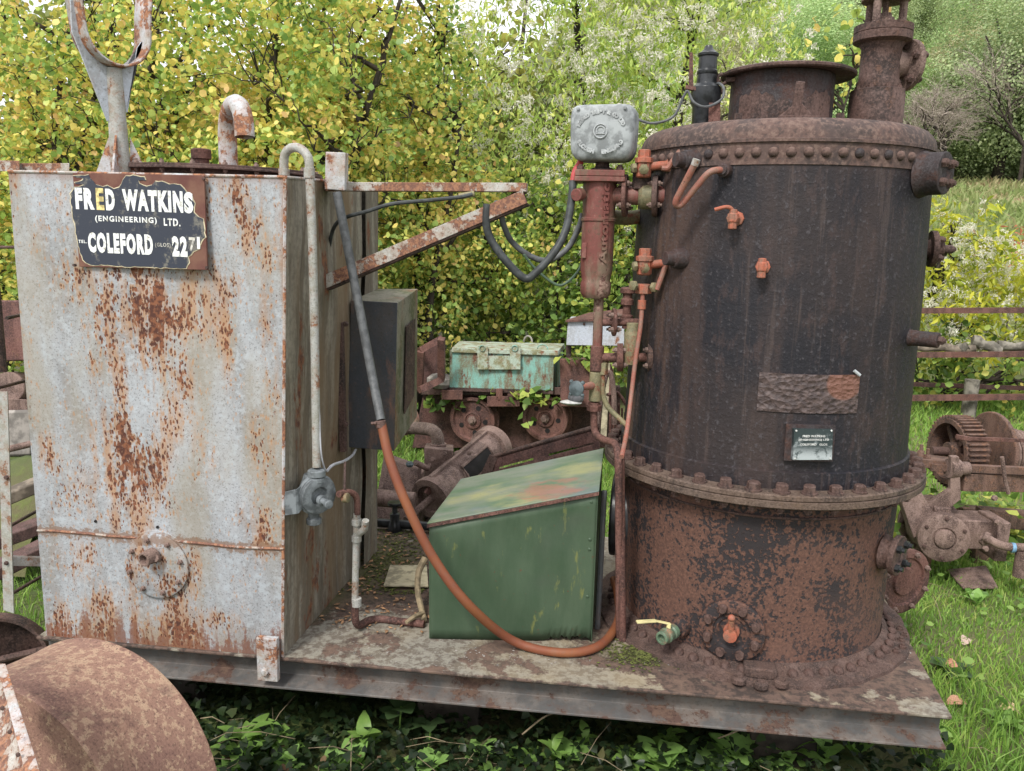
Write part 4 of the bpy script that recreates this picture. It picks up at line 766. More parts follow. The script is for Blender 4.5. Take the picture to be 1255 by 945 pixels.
# gauge cock groups on the left side of the shell
def gauge(px, py, up):
    """body block at px,py joined to the shell boss on its right"""
    Yg = .36
    m = MB(); c = P(px, py, Yg); m.lathe([(.020, -.032), (.024, -.028), (.024, .012), (.029, .013), (.029, .028), (.020, .030), (.020, .052), (.014, .054)], c, V(0, 0, 1), 8)
    e = P(px+42, py-4, Yg+.02); m.cyl(c, e, .014, 10); m.lathe([(.022, 0), (.022, .02), (.016, .022)], P(px+28, py-2, Yg+.01), V(1, 0, 0), 6); g_ = m.build('water_gauge_body', M['red_fit'], boiler, bev=.001)
    for q in ((-14, 6), (4, 9)): pass
    for off in (V(-.035, -.01, -.004), V(.0, -.035, -.01)): MB().lathe([(.012, 0), (.016, .001), (.016, .012), (.008, .016)], c+off*.7, off, 6).build('plug', M['olive'], g_)
    b, n = shell(px+(60 if up > 0 else 46), py-8, .474); MB().lathe([(.032, -.02), (.034, .0), (.030, .03), (.022, .034), (.022, .06)], b, (n+V(-1, -.1, 0)).normalized(), 14).build('gauge_boss', M['rust_black'], boiler, bev=.002)
    hpts = [(px+22, py+1), (px+30, py+2), (px+34, py-6), (px+51, py-28)] if up > 0 else [(px+22, py-1), (px+27, py-2), (px+24, py+6), (px+15, py+30)]
    MB().tube(rounded([P(hx_, hy_, .33) for hx_, hy_ in hpts], .015), .0085, 9).build('cock_handle', M['red_pipe'], boiler)
    return c
cA = gauge(789, 205, 1); cB = gauge(790, 325, -1)
MB().lathe([(.018, -.03), (.026, -.028), (.026, .0), (.018, .003)], P(789, 349, .36), V(0, 0, 1), 6).build('gauge_union', M['red_fit'], boiler, bev=.001)
for q in ((778, 350), (800, 352)): MB().lathe([(.013, 0), (.017, .001), (.017, .012), (.008, .015)], P(q[0], q[1], .34), V((q[0]-789)/14, -.8, 0), 6).build('hexagon_plug', M['olive'], boiler, bev=.001)
# thin red tube falling from the lower gauge cock
MB().tube(catmull([P(788, 358, .35), P(787, 372, .35), P(785, 400, .34), P(779, 440, .33), P(773, 490, .30), P(768, 530, .22), P(762, 560, .10)]), [.0075], 10).build('red_drain_tube', M['red_pipe'], boiler)
MB().lathe([(.008, -.03), (.014, -.028), (.014, 0), (.008, .001)], P(787, 368, .35), V(0, 0, 1), 10).build('tube_nut', M['red_fit'], boiler)
dz_ = PZ(763, 785, DK+.002); MB().tube([P(761, 556, dz_.y-.01), dz_], [.0125, .0125], 10).build('drain_pipe', M['rust_red'], boiler)
# dark round inspection door behind the hood
m = MB(); dd_ = V(-.99, .065, 0).normalized(); pc = V(BX, BY, DK+.33)+dd_*.42; m.lathe([(.14, 0), (.14, .07), (.155, .072), (.155, .09), (.15, .095), (0, .095)], pc, dd_, 36).build('fire_door', M['gloss_black'], boiler, bev=.003)

# ------------------------------------------------------------------ float chamber (level controller) at the boiler's left
FY = .42
fc_ = thing('level_controller', P(733, 365, FY), 'dull red cast level controller column with grey square cap left of the boiler', 'controller')
zc_ = lambda py: P(735, py, FY).z; X0 = P(733, 280, FY).x; c = V(X0, FY, 0)
def rpx(px): return px*(P(734, 280, FY)-P(733, 280, FY)).length
m = MB(); m.lathe([(rpx(15), zc_(365)), (rpx(17), zc_(362)), (rpx(19), zc_(359)), (rpx(19), zc_(347)), (rpx(17.5), zc_(344)), (rpx(18.5), zc_(338)), (rpx(20), zc_(330)), (rpx(20), zc_(272)), (rpx(21.5), zc_(271)), (rpx(21.5), zc_(268)), (rpx(20), zc_(267)), (rpx(20.5), zc_(222))], c, V(0, 0, 1), 30); m.build('chamber', M['red_body'], fc_, ang=45)
m = MB(); hw_ = rpx(30); m.box(V(X0, FY, (zc_(224)+zc_(218))/2), (2*hw_, 2*hw_*.85, zc_(218)-zc_(224))); m.box(V(X0, FY, (zc_(217.6)+zc_(210))/2), (2*hw_*.98, 2*hw_*.83, zc_(210)-zc_(217.6))); tf = m.build('square_flange', M['red_body'], fc_, bev=.002)
for sx in (-1, 1):
    for sy in (-1, 1): place('stud', bm2, tf, V(X0+sx*hw_*.78, FY+sy*hw_*.62, zc_(210)), (0, 0, 1), .85)
m = MB(); m.lathe([(rpx(14), zc_(210)), (rpx(14), zc_(207)), (rpx(9), zc_(205)), (rpx(8), zc_(200)), (rpx(11), zc_(196))], c+V(rpx(2), 0, 0), V(0, 0, 1), 20).build('cap_stem', M['rust'], fc_)
# rounded cap, drawn as a superellipse block
cc = P(741, 165, FY-.02); hx, hy, hz_ = rpx(38.5), rpx(27), rpx(32)
m = MB(); vs = []; NU, NV = 40, 14
def sgn(x, p): return math.copysign(abs(x)**p, x)
rotc = Matrix.Rotation(-.16, 3, 'Z')
for j in range(NV+1):
    ph = -PI/2+PI*j/NV
    for i in range(NU):
        t = 2*PI*i/NU; wd_ = 1-.10*smst(.2, -1, math.sin(ph))
        vs.append(cc+rotc@V(hx*sgn(math.cos(ph), .22)*sgn(math.cos(t), .30)*wd_, hy*sgn(math.cos(ph), .22)*sgn(math.sin(t), .30)*wd_, hz_*sgn(math.sin(ph), .36)))
m.add(vs, [(j*NU+i, j*NU+(i+1) % NU, (j+1)*NU+(i+1) % NU, (j+1)*NU+i) for j in range(NV) for i in range(NU)]); cap = m.build('grey_cap', M['grey_cast'], fc_, ang=180)
M['emboss'] = plain('raised_cast_letters', (.36, .38, .39), .5, .2, 60)
fcx = cc+rotc@V(0, -hy-.0005, 0); UX = rotc@V(1, 0, 0); NZ = rotc@V(0, -1, 0)
def arc_text(body, rad, a0, a1, size, top=True):
    m = MB(); n = len(body)
    for i, ch in enumerate(body):
        if ch == ' ': continue
        t = a0+(a1-a0)*i/(n-1); vs, fs = text_geo(ch, size, .0015, 0); w_ = max(v.x for v in vs)/2; tt = t-PI/2 if top else t+PI/2
        o_ = fcx+UX*math.cos(t)*rad+V(0, 0, math.sin(t)*rad*.80); e1 = UX*math.cos(tt)+V(0, 0, math.sin(tt)); e2 = -UX*math.sin(tt)+V(0, 0, math.cos(tt))
        m.add([o_+e1*(v.x-w_)+e2*(v.y-size*.35)+NZ*.0022 for v in vs], fs)
    m.build('cast_lettering', M['emboss'], cap, flat=True)
arc_text('RONALD TRIST & CO LTD', .076, 2.75, .40, .0155); arc_text('SLOUGH  ENGLAND', .076, 3.65, 5.75, .0165, False)
m = MB(); m.tube([fcx+UX*.021*math.cos(t)+V(0, 0, .021*math.sin(t)+.002)+NZ*.001 for t in np.linspace(0, 2*PI, 25)[:-1]], .0022, 6, closed=True); m.tube([fcx+UX*.012*math.cos(t)+V(0, 0, .012*math.sin(t)+.004)+NZ*.001 for t in np.linspace(-.6, PI+.6, 13)], .0018, 6); m.tube([fcx-UX*.014+V(0, 0, -.006)+NZ*.001, fcx+UX*.014+V(0, 0, -.006)+NZ*.001], .0018, 6); m.build('cast_emblem', M['emboss'], cap)
for sx in (-1, 1): MB().bolt(fcx+UX*sx*hx*.72+V(0, 0, hz_*.82), NZ, .006, .003).build('cap_screw', M['grey_cast'], cap)
# cast word up the chamber
vs, fs = text_geo('Automatic', rpx(13), .001, 0); m = MB(); rr_c = rpx(20.6)
x1_ = max(v.x for v in vs); zb = zc_(322); hh = zc_(226)-zb
m.add([V(X0+rr_c*math.sin(.34+(rpx(5)-v.y)/rr_c), FY-rr_c*math.cos(.34+(rpx(5)-v.y)/rr_c), zb+v.x/x1_*hh) for v in vs], fs); m.build('cast_lettering', M['red_body'], fc_, flat=True, solid=.009)
m = MB(); m.cyl(P(712, 238, FY-.04), P(706, 239, FY-.07), rpx(7.5), 14); m.build('side_plug', M['red_body'], fc_, bev=.002)
MB().box(P(716, 307, FY-.035), (.016, .02, .05)).build('side_boss', M['red_body'], fc_, bev=.002)
# pipe connections toward the boiler
def flange_run(y_px, x0_px, x1_px, Y0, Y1, mat, discs, r=.018, name='branch_pipe', par=None):
    a = P(x0_px, y_px, Y0); b = P(x1_px, y_px, Y1); d = (b-a).normalized(); par = par or fc_
    MB().cyl(a, b, r, 14).build(name, mat, par)
    for k, (f, R3, th, mt) in enumerate(discs):
        q = a+(b-a)*f; o = MB().lathe([(r, -.004), (R3*.98, 0), (R3, .002), (R3, th-.002), (R3*.98, th), (r, th+.003)], q, d, 24).build('branch_flange', mt, par, bev=.001); u, v = smooth_basis(d)
        for j in range(4): t = PI/2*j+.7; place('bolt', bm_, o, q+d*th+(u*math.cos(t)+v*math.sin(t))*R3*.72, d, 1.1); place('bolt', bm_, o, q+(u*math.cos(t)+v*math.sin(t))*R3*.72, -d, 1.1)
flange_run(240, 742, 815, FY, .40, M['red_body'], ((.30, .068, .014, M['rust_red']), (.80, .066, .016, M['rust'])), .030)
MB().lathe([(.03, 0), (.042, .012), (.042, .05), (.03, .062)], P(782, 240, .40), V(1, 0, 0), 16).build('branch_valve', M['olive'], fc_, bev=.002)
MB().lathe([(.030, 0), (.030, .05), (.036, .051), (.036, .062), (.02, .064)], P(786, 232, .40), V(0, 0, 1), 14).build('branch_valve_bonnet', M['rust'], fc_, bev=.001)
MB().tube(rounded([P(745, 265, FY+.12), P(770, 268, FY+.14), P(800, 262, FY+.16)], .03), .024, 12).build('rear_branch', M['olive'], fc_)
# downpipe with fittings
rp = rpx
m = MB().tube([P(734, 362, FY), P(732, 425, FY)], rp(6.3), 14).build('downpipe', M['red_body'], fc_)
MB().lathe([(rp(7), 0), (rp(8.5), .002), (rp(8.5), .085), (rp(7), .088)], V(P(731, 455, FY).x, FY, zc_(455)), V(0, 0, 1), 12).build('pipe_tee', M['rust_red'], fc_, bev=.001)
MB().lathe([(rp(6), 0), (rp(8), .002), (rp(8), .10), (rp(6.5), .103)], V(P(729, 492, FY).x, FY, zc_(492)), V(0, 0, 1), 12).build('olive_tee', M['olive'], fc_, bev=.001)
MB().lathe([(rp(6), 0), (rp(9.5), .001), (rp(9.5), .02), (rp(8), .022), (rp(8), .03), (rp(6), .031)], V(P(728, 504, FY).x, FY, zc_(504)), V(0, 0, 1), 6).build('union_nut', M['rust_red'], fc_, bev=.001)
MB().tube(rounded([P(728, 500, FY), P(728, 532, FY), P(742, 540, .36), P(756, 543, .30), P(758, 566, .26), PZ(759, 780, DK+.003)], .035), rp(4.6), 12).build('drain_bend', M['rust_red'], fc_)
MB().tube(rounded([P(738, 452, FY), P(739, 486, FY), P(745, 500, FY), P(770, 523, FY-.02)], .03), rp(3.4), 10).build('second_drain', M['olive'], fc_)
MB().lathe([(rp(5), -.02), (rp(6.5), -.018), (rp(6.5), .02), (rp(5), .022)], P(739, 452, FY), V(0, 0, 1), 6).build('drain_nut', M['olive'], fc_)
pw = P(707, 476, FY-.08); MB().tube([P(729, 472, FY), P(712, 475, FY-.06)], [.016, .010], 10).build('valve_neck', M['red_pipe'], fc_)
M['blue_wheel'] = plain('blue_grey_wheel', (.085, .11, .12), .5, .3, 30)
m = MB(); m.lathe([(.026, 0), (.026, .006), (.022, .008), (.006, .009), (0, .010)], pw, V(-.35, -.93, 0), 18); u, v = smooth_basis(V(-.35, -.93, 0))
for k in range(4): t = PI/2*k+.78; m.ball(pw+(u*math.cos(t)+v*math.sin(t))*.029, .0075, seg=8)
m.build('hand_wheel', M['blue_wheel'], fc_)
flange_run(395, 738, 783, FY, .44, M['rust_red'], ((.28, .047, .010, M['rust_red']),), .013)
flange_run(438, 738, 800, FY, .42, M['rust_red'], ((.30, .048, .020, M['rust_red']), (.90, .052, .016, M['rust'])), .015)
MB().lathe([(.022, -.06), (.026, -.05), (.026, .045), (.02, .055), (.02, .08)], P(774, 425, .41), V(0, 0, 1), 14).build('isolating_valve', M['olive'], fc_, bev=.002)
m = MB(); b0 = P(769, 400, .52); m.lathe([(.014, -.05), (.014, -.02), (.022, -.018), (.022, -.005), (.014, 0), (.014, .03), (.022, .032), (.022, .05), (.016, .055), (.016, .07), (.026, .072), (.026, .088), (.02, .092)], P(768, 385, .5), V(0, 0, 1), 14); m.build('valve_spindle', M['rust_red'], fc_, bev=.001)
# hoses from the arm tip to the chamber
hb = thing('loop_hose', P(700, 300, .36), 'two black rubber hoses looping from the arm tip up to the grey cap', 'hose')
MB().tube(catmull([P(597, 250, YB-.02), P(596, 275, YB-.02), P(603, 296, .32), P(622, 322, .32), P(643, 341, .33), P(657, 334, .33), P(680, 308, .34), P(694, 280, .36), P(701, 240, .38), P(702, 222, .39)], 8), .0130, 12).build('thick_hose', M['cable'], hb)
MB().tube(catmull([P(702, 224, .39), P(705, 210, .40), P(712, 198, .41)]), .0105, 10).build('red_sleeve', plain('red_sleeve', (.42, .06, .06), .5, .2), hb)
MB().tube(catmull([P(606, 249, YB), P(612, 252, YB), P(617, 275, .36), P(628, 297, .40), P(650, 314, .42), P(672, 319, .44), P(695, 305, .46), P(709, 280, .47), P(714, 262, .48)], 8), .0098, 12).build('second_hose', M['hose_grey'], hb)
MB().tube(catmull([P(642, 312, .40), P(655, 328, .42), P(675, 345, .44), P(690, 349, .45), P(708, 333, .46), P(716, 312, .47)]), .0045, 8).build('thin_green_cable', plain('green_cable', (.10, .16, .11), .5, .2), hb)
# ------------------------------------------------------------------ things lying on the deck
pt = thing('wooden_panel', PZ(495, 706, DK+.004), 'small pale weathered board lying on the deck beside the green hood', 'board')
M['panel'] = plain('peeling_cream_board', (.36, .32, .22), .85, .35, 26, 0, .5)
MB().prism([PZ(470, 719, DK+.012), PZ(525, 720, DK+.012), PZ(523, 694, DK+.014), PZ(478, 694, DK+.014)], (0, 0, .006)).build('board', M['panel'], pt, bev=.001)
br = thing('dry_branch', PZ(517, 760, DK+.02), 'forked dry branch leaning upright against the left side of the green hood', 'branch')
MB().tube(catmull([P(521, 684, .52), P(513, 702, .48), P(512, 725, .42), P(516, 745, .36), P(520, 760, .30)]), [.013, .010], 8).build('stem', M['twig'], br)
MB().tube(catmull([P(517, 752, .32), P(508, 756, .28), P(498, 763, .24)]), [.010, .007], 7).build('fork', M['twig'], br)
M['leaf_dry'] = plain('dry_brown_leaf', (.30, .17, .09), .8, .4, 40)
def straw(name, n, x0, x1, y0, y1, label):
    m = MB()
    for _ in range(n):
        x, y = random.uniform(x0, x1), random.uniform(y0, y1); z = gz(x, y)+random.uniform(.02, .10); a = random.uniform(0, 6.3); l = random.uniform(.05, .22)
        p = V(x, y, z); q = p+V(math.cos(a)*l, math.sin(a)*l, random.uniform(-.03, .05)); m.tube([p, (p+q)/2+V(0, 0, .015), q], random.uniform(.0009, .0018), 3, cap=False)
    tag(m.build(name, M['twig']), label, 'straw', None, 'stuff')
straw('dead_stems', 260, -.1, 3.1, -.95, .1, 'dead grass stems and thin twigs strewn over the ivy below the platform')
straw('dead_stems', 160, 3.0, 5.6, -.6, 3.0, 'dead grass stems lying in the lawn right of the boiler')
def litter(name, n, fn, size, mats, label, cat):
    m = MB()
    for i in range(n):
        p = fn(); a = random.uniform(0, 6.28); u = V(math.cos(a), math.sin(a), random.uniform(-.3, .3)).normalized(); v = V(-math.sin(a), math.cos(a), random.uniform(-.3, .5)).normalized(); s_ = random.uniform(*size)
        m.add([p-u*s_, p-v*s_*.5, p+u*s_, p+v*s_*.5, p+V(0, 0, s_*.3)], [(0, 1, 4), (1, 2, 4), (2, 3, 4), (3, 0, 4)])
    o = m.build(name, mats, flat=True); tag(o, label, cat, None, 'stuff'); return o
random.seed(11)
litter('fallen_leaves', 240, lambda: PZ(random.gauss(455, 38), random.uniform(650, 775), DK+.006), (.005, .015), M['leaf_dry'], 'brown leaf crumbs scattered over the deck beside the tank', 'leaf litter')
M['moss'] = plain('moss', (.075, .085, .022), 1, .5, 60, 0, 1)
litter('deck_moss', 900, lambda: PZ(random.gauss(482, 26), random.uniform(648, 728), DK+.004), (.004, .012), M['moss'], 'dark moss cushions on the deck behind the board', 'moss')
litter('boiler_moss', 500, lambda: PZ(random.gauss(785, 22), random.gauss(800, 9), DK+.004), (.004, .010), M['moss'], 'olive moss on the deck at the foot of the boiler', 'moss')
litter('deck_grit', 500, lambda: PZ(random.uniform(370, 1120), 806+random.uniform(0, 10)+(random.random()**2)*-60, DK+.002), (.002, .006), M['stone'], 'pale grit and crumbs along the front of the deck', 'grit')

# ------------------------------------------------------------------ foreground drum and riveted blade
B0 = V(.658, -.694, .391); F0 = B0+V(-.055, -.249, .022); axd = (F0-B0); ln = axd.length; axd.normalize(); R1_ = .348
dm = thing('rusty_drum', V(B0.x, B0.y, 0), 'large rounded rust brown drum in the near left corner', 'drum')
s = NT('brown_orange_drum_rust'); a = s.noise(3.2, 5, .6); b = s.noise(55, 5, .7); c = s.noise(9, 4, .6)
col = s.mix(s.step(a, .40, .62), (.185, .100, .078), (.235, .135, .095)); col = s.mix(s.step(s.math('ADD', b, s.math('MULTIPLY', a, .5)),   .76, .84), col, (.34, .23, .155)); col = s.mix(s.step(c, .56, .68, 0, .7), col, (.085, .042, .036))
e = s.noise(170, 4, .75); col = s.mix(s.step(e, .50, .62, 0, .6), col, (.26, .15, .11)); col = s.mix(s.step(e, .46, .36, 0, .7), col, (.07, .036, .03)); s.done(col, .72, 0, s.bump(s.math('ADD', b, e), .6, .003), .4); M['drum'] = s.m
m = MB(); m.lathe([(R1_-.004, -.012), (R1_+.003, -.010), (R1_+.003, .0), (R1_, .004), (R1_, ln*.5), (R1_, ln-.02), (R1_+.002, ln-.018), (R1_+.002, ln), (R1_-.012, ln)], B0, axd, 96); m.build('drum_wall', M['drum'], dm, ang=60)
M['drum_end'] = rusty('tan_spotted_end', (.24, .17, .10), (.12, .065, .045), (.40, .30, .18), .8, 14, .85, .5)
MB().lathe([(R1_-.006, ln-.05), (R1_*.9, ln-.045), (0, ln-.04)], B0, axd, 96).build('drum_end', M['drum_end'], dm); MB().lathe([(R1_-.006, .01), (0, .012)], B0, axd, 64).build('far_end', M['drum'], dm)
rvr = MB().ball((0, 0, 0), .006, (1, 1, .6), 10).mesh('rivet', M['rust'])
bl = thing('riveted_blade', P(20, 945, -1.2), 'peeling white and rust riveted steel strip at the bottom left corner', 'strip')
a, b, c, d = P(-8, 822, -1.05), P(1, 815, -1.05), P(46, 950, -1.25), P(8, 950, -1.25)
w3 = .02; MB().prism([P(-4, 815, -1.05), P(4, 815, -1.05), P(50, 960, -1.25), P(34, 960, -1.25)], (0, .006, 0)).build('edge_strip', M['galv_rust'], bl, bev=.001)
o = MB().prism([P(-30, 850, -1.04), P(-2, 818, -1.04), P(36, 960, -1.24), P(-30, 1000, -1.24)], (0, .006, 0)).build('riveted_sheet', M['bracket'], bl)
for px, py in ((3, 868), (12, 897), (22, 925)): place('rivet', rvr, bl, P(px, py, -1.1-(py-815)/145*.06-.07), (0, -1, .1), .7)

# ------------------------------------------------------------------ left edge
lf = thing('ladder_frame', V(P(12, 700, -.02).x, .0, 0), 'narrow pale rusty upright with cross tie standing left of the tank', 'frame')
MB().hexa([P(4, 748, -.05), P(17, 752, -.05), P(9, 480, -.05), P(-3, 480, -.05), P(5, 746, -.03), P(18, 750, -.03), P(10, 480, -.03), P(-2, 480, -.03)]).build('upright', M['galv'], lf, bev=.001)
MB().bar(P(12, 687, -.02), P(50, 688, .05), .02, .030).build('cross_tie', M['galv_rust'], lf, bev=.001)
for a, b in (((-5, 476), (30, 467)), ((8, 647), (44, 627)), ((14, 728), (50, 707)), ((8, 390), (25, 386))): MB().tube([P(*a, .0), P(*b, .25)], .006, 8).build('rod', M['rust'], lf)
for py in (585, 690): MB().bolt(P(8, py, -.052), (0, -1, 0), .007, .006).build('bolt', M['rust'], lf)
wc = P(2, 805, .35)
wh = thing('iron_hoop', V(wc.x, wc.y, 0), 'dark brown iron hoop wheel rim standing left of the tank foot', 'wheel')
wax = V(.35, -.93, 0).normalized(); MB().lathe([(.185, 0), (.185, .05), (.172, .05), (.172, 0), (.185, 0)], wc, wax, 48).build('rim', M['rust'], wh)
u, v = smooth_basis(wax); MB().tube([wc+wax*.02, wc+wax*.02-u*.18+V(0, 0, .03)], .014, 8).build('spoke', M['rust'], wh); MB().tube([wc+wax*.02, wc+wax*.02+u*.18+V(0, 0, .03)], .014, 8).build('spoke', M['rust'], wh)
ob = thing('old_machine', V(-1.6, 2.4, 0), 'purple brown rusty machine casing on a stone block left behind the tank', 'machine')
YL = 2.3
MB().hexa([P(-60, 445, YL), P(40, 442, YL), P(40, 368, YL), P(-60, 368, YL), P(-60, 445, YL+.5), P(40, 442, YL+.5), P(40, 368, YL+.5), P(-60, 368, YL+.5)]).build('casing', rusty('purple_rust', (.14, .065, .055), (.085, .045, .042), (.26, .15, .08), .4, 5), ob, bev=.01)
MB().cyl(P(10, 475, YL), P(40, 475, YL+.3), .10, 20).build('roller', M['rust_pale'], ob, bev=.005)
MB().hexa([P(0, 508, YL-.1), P(40, 508, YL-.1), P(40, 490, YL-.1), P(0, 488, YL-.1), P(0, 508, YL+.3), P(40, 508, YL+.3), P(40, 490, YL+.3), P(0, 488, YL+.3)]).build('cradle', M['rust_pale'], ob, bev=.005)
m = MB()
stn = MB().hexa([P(-60, 560, YL-.15), P(40, 560, YL-.15), P(38, 502, YL-.15), P(-60, 504, YL-.15), P(-60, 560, YL+.3), P(40, 560, YL+.3), P(38, 505, YL+.3), P(-60, 505, YL+.3)]); o = stn.build('stone_block', M['stone'], bev=.02); tag(o, 'grey stone block under the rusty casing at the left edge', 'stone')
for i, (y, r, lb) in enumerate(((552, .020, 'thick rusty pipe running behind the tank at the left edge'), (570, .012, 'thinner rusty rod below the thick pipe at the left edge'))):
    o = MB().tube([P(-30, y+8, 1.7), P(55, y-12, 1.9)], r, 12).build('rusty_pipe', M['rust_pale'] if i == 0 else M['rust']); tag(o, lb, 'pipe')
def soil_bank():
    m = MB(); c = V(-1.75, 1.55, 0)
    def f(u, v):
        x = -3.0+2.0*u; y = 1.15+.9*v; h = .52*math.sin(PI*min(1, v*1.1))**.6*(1-.1*u); return V(x, y, h*(.9+.1*math.sin(x*9)+.06*math.sin(y*17+x*5)))
    m.grid(f, 20, 16); o = m.build('earth_bank', M['ground'], ang=180); tag(o, 'mossy earth bank behind the upright at the left', 'bank', None, 'structure')
soil_bank()
for i, (a, b, lb) in enumerate((((-30, 625), (50, 592), 'upper old timber beam on the bank at the left'), ((-10, 665), (60, 640), 'middle purple brown timber beam on the ground at the left'), ((-10, 702), (60, 668), 'lowest timber beam on the grass at the left'))):
    o = MB().bar(P(*a, .9-.15*i), P(*b, 1.1-.15*i), .10, .055).build('timber_beam', M['wood'] if i == 0 else rusty('purplish_timber', (.10, .055, .05), (.06, .04, .036), (.16, .10, .07), .2, 9), bev=.006); tag(o, lb, 'beam')
rl = thing('rusty_rail', P(40, 205, 1.5), 'rusty flat rail end sticking out behind the top left of the tank', 'rail')
m = MB(); m.hexa([P(-30, 210, 1.3), P(24, 210, 1.3), P(24, 197, 1.3), P(-30, 196, 1.3), P(-30, 208, 1.7), P(24, 208, 1.7), P(24, 197, 1.7), P(-30, 196, 1.7)]); m.hexa([P(24, 210, 1.4), P(85, 210, 1.4), P(85, 200, 1.4), P(24, 200, 1.4), P(24, 208, 1.7), P(85, 208, 1.7), P(85, 200, 1.7), P(24, 200, 1.7)]); m.build('rail_end', M['bracket'], rl, bev=.002)
MB().tube([P(-20, 214, 1.5), P(-20, 214, 1.5)-V(0, 0, 1.0)], .03, 10).build('rail_post', M['rust'], rl); MB().tube([P(-20, 303, 1.5), P(30, 303, 1.5)], .008, 8).build('rail_rod', M['rust'], rl)

# ------------------------------------------------------------------ pump on the ground behind the deck
YM = 1.75
pm = thing('old_pump', V(P(560, 620, YM).x, YM, 0), 'dusty red brown cast iron pump cylinder with elbow pipe behind the green hood', 'pump')
a = P(527, 612, YM-.15); b = P(605, 545, YM+.45); d = (b-a).normalized(); ln2 = (b-a).length; rc_ = .098
m = MB(); m.lathe([(rc_*.80, .02), (rc_*.80, 0), (rc_*1.12, 0), (rc_*1.15, .015), (rc_*1.12, .04), (rc_, .05), (rc_, ln2*.30)], a, d, 32); 
m.lathe([(rc_, ln2*.30), (rc_, ln2*.75), ], a, d, 22, a0=PI*.62, a1=PI*1.9+.5); m.lathe([(rc_, ln2*.75), (rc_, ln2*.9), (rc_*1.2, ln2*.91), (rc_*1.2, ln2), (0, ln2)], a, d, 32); m.build('cylinder', M['rust_pale'], pm, ang=50, solid=.006)
MB().lathe([(rc_*.78, .05), (rc_*.78, ln2*.9)], a, d, 24).build('cylinder_bore', M['rust_black'], pm)
ou, ov = smooth_basis(d); wdir = V(.55, -.75, .25); wa = math.atan2(wdir.dot(ov), wdir.dot(ou)); wl0, wl1 = ln2*.34, ln2*.74
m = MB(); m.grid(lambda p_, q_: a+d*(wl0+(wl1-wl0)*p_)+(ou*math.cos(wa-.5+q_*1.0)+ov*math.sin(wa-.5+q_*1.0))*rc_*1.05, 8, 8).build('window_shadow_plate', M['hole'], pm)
fr_ = [(p_, q_) for p_, q_ in ((0, 0), (.5, 0), (1, 0), (1, .5), (1, 1), (.5, 1), (0, 1), (0, .5))]
m = MB(); m.tube([a+d*(wl0+(wl1-wl0)*p_)+(ou*math.cos(wa-.5+q_)+ov*math.sin(wa-.5+q_))*rc_*1.06 for p_, q_ in fr_], .009, 7, closed=True).build('window_frame', M['rust_pale'], pm)
up_ = (V(0, 0, 1)-d*d.z).normalized(); MB().bar(a+d*.03+up_*rc_*1.1, a+d*ln2*.92+up_*rc_*1.1, .016, .02, up_).build('top_rib', M['rust_pale'], pm, bev=.002)
MB().tube([a-d*.16+V(-.03, 0, -.03), a+d*.05, a+d*.3], .019, 12).build('piston_rod', M['rust_pale'], pm)
m = MB(); m.ball(a+V(-.02, -.01, .03)+d*.05, .03, (1, 1, 1), 8); m.bar(a+V(-.02, 0, .03), a+V(-.005, 0, .07)+d*.02, .02, .02); m.build('crosshead', M['rust_red'], pm)
q = P(574, 575, YM+.25); m = MB(); m.lathe([(.075, -.10), (.078, .02), (.084, .022), (.084, .045), (.06, .046), (.058, .02), (0, .02)], V(q.x, q.y, P(574, 565, YM+.25).z), V(0, 0, 1), 24); m.build('valve_chest', M['rust_pale'], pm, bev=.002)
m = MB(); m.hexa([P(520, 590, YM+.1), P(552, 590, YM+.1), P(556, 552, YM+.1), P(520, 548, YM+.1), P(520, 590, YM+.4), P(552, 590, YM+.4), P(556, 545, YM+.4), P(522, 543, YM+.4)]); o = m.build('steam_chest', M['rust_pale'], pm, bev=.006)
for px, py in ((527, 571), (545, 556), (531, 563), (575, 555)): MB().bolt(P(px, py, YM+.08), (0, -1, .3), .014, .016).build('bolt', M['rust_pale'], pm)
MB().tube(rounded([P(478, 528, YM+.35), P(506, 524, YM+.3), P(536, 527, YM+.25), P(537, 552, YM+.25)], .07), .036, 16).build('elbow_pipe', rusty('lichened_elbow', (.12, .085, .07), (.07, .05, .04), (.2, .15, .11), .3, 9, .85, .5, .16, (.42, .42, .37)), pm)
MB().lathe([(.036, 0), (.046, .002), (.046, .03), (.036, .032)], P(537, 550, YM+.25), V(0, 0, 1), 20).build('elbow_collar', M['rust_pale'], pm)
MB().lathe([(.135, 0), (.14, .01), (.14, .04), (.125, .05), (.05, .05), (.05, .09), (0, .09)], P(585, 590, YM+.62), V(.8, .55, .1), 30).build('end_flange', M['rust_black'], pm, bev=.002)
m = MB().tube([P(509, 567, YM-.1), P(524, 574, YM)], .016, 10); m.build('cock_stem', M['rust_pale'], pm); MB().ball(P(502, 569, YM-.12), .022, (1, 1, .8), 8).build('cock_knob', M['blue_wheel'], pm)
MB().lathe([(.07, -.14), (.09, -.12), (.09, .12), (.07, .14), (0, .14)], P(499, 585, YM+.55), V(.9, -.4, 0), 24).build('cylinder_end', M['rust_pale'], pm, bev=.004)
MB().box(V(P(560, 660, YM+.1).x, YM+.2, .13), (.5, .35, .26), .5).build('bed_plate', M['rust'], pm, bev=.008)
tr1 = thing('deck_pipe', P(490, 640, 1.22), 'black horizontal pipe with a small valve along the back of the deck', 'pipe')
MB().tube([P(440, 639, 1.20), P(540, 646, 1.20)], .021, 14).build('pipe', M['gloss_black'], tr1); 
MB().lathe([(.03, -.045), (.036, -.03), (.03, .0), (.022, .02), (.024, .05), (.014, .055), (.012, .09), (.034, .092), (.034, .105), (0, .106)], P(484, 642, 1.19), V(0, 0, 1), 12).build('valve', M['gloss_black'], tr1, bev=.001)
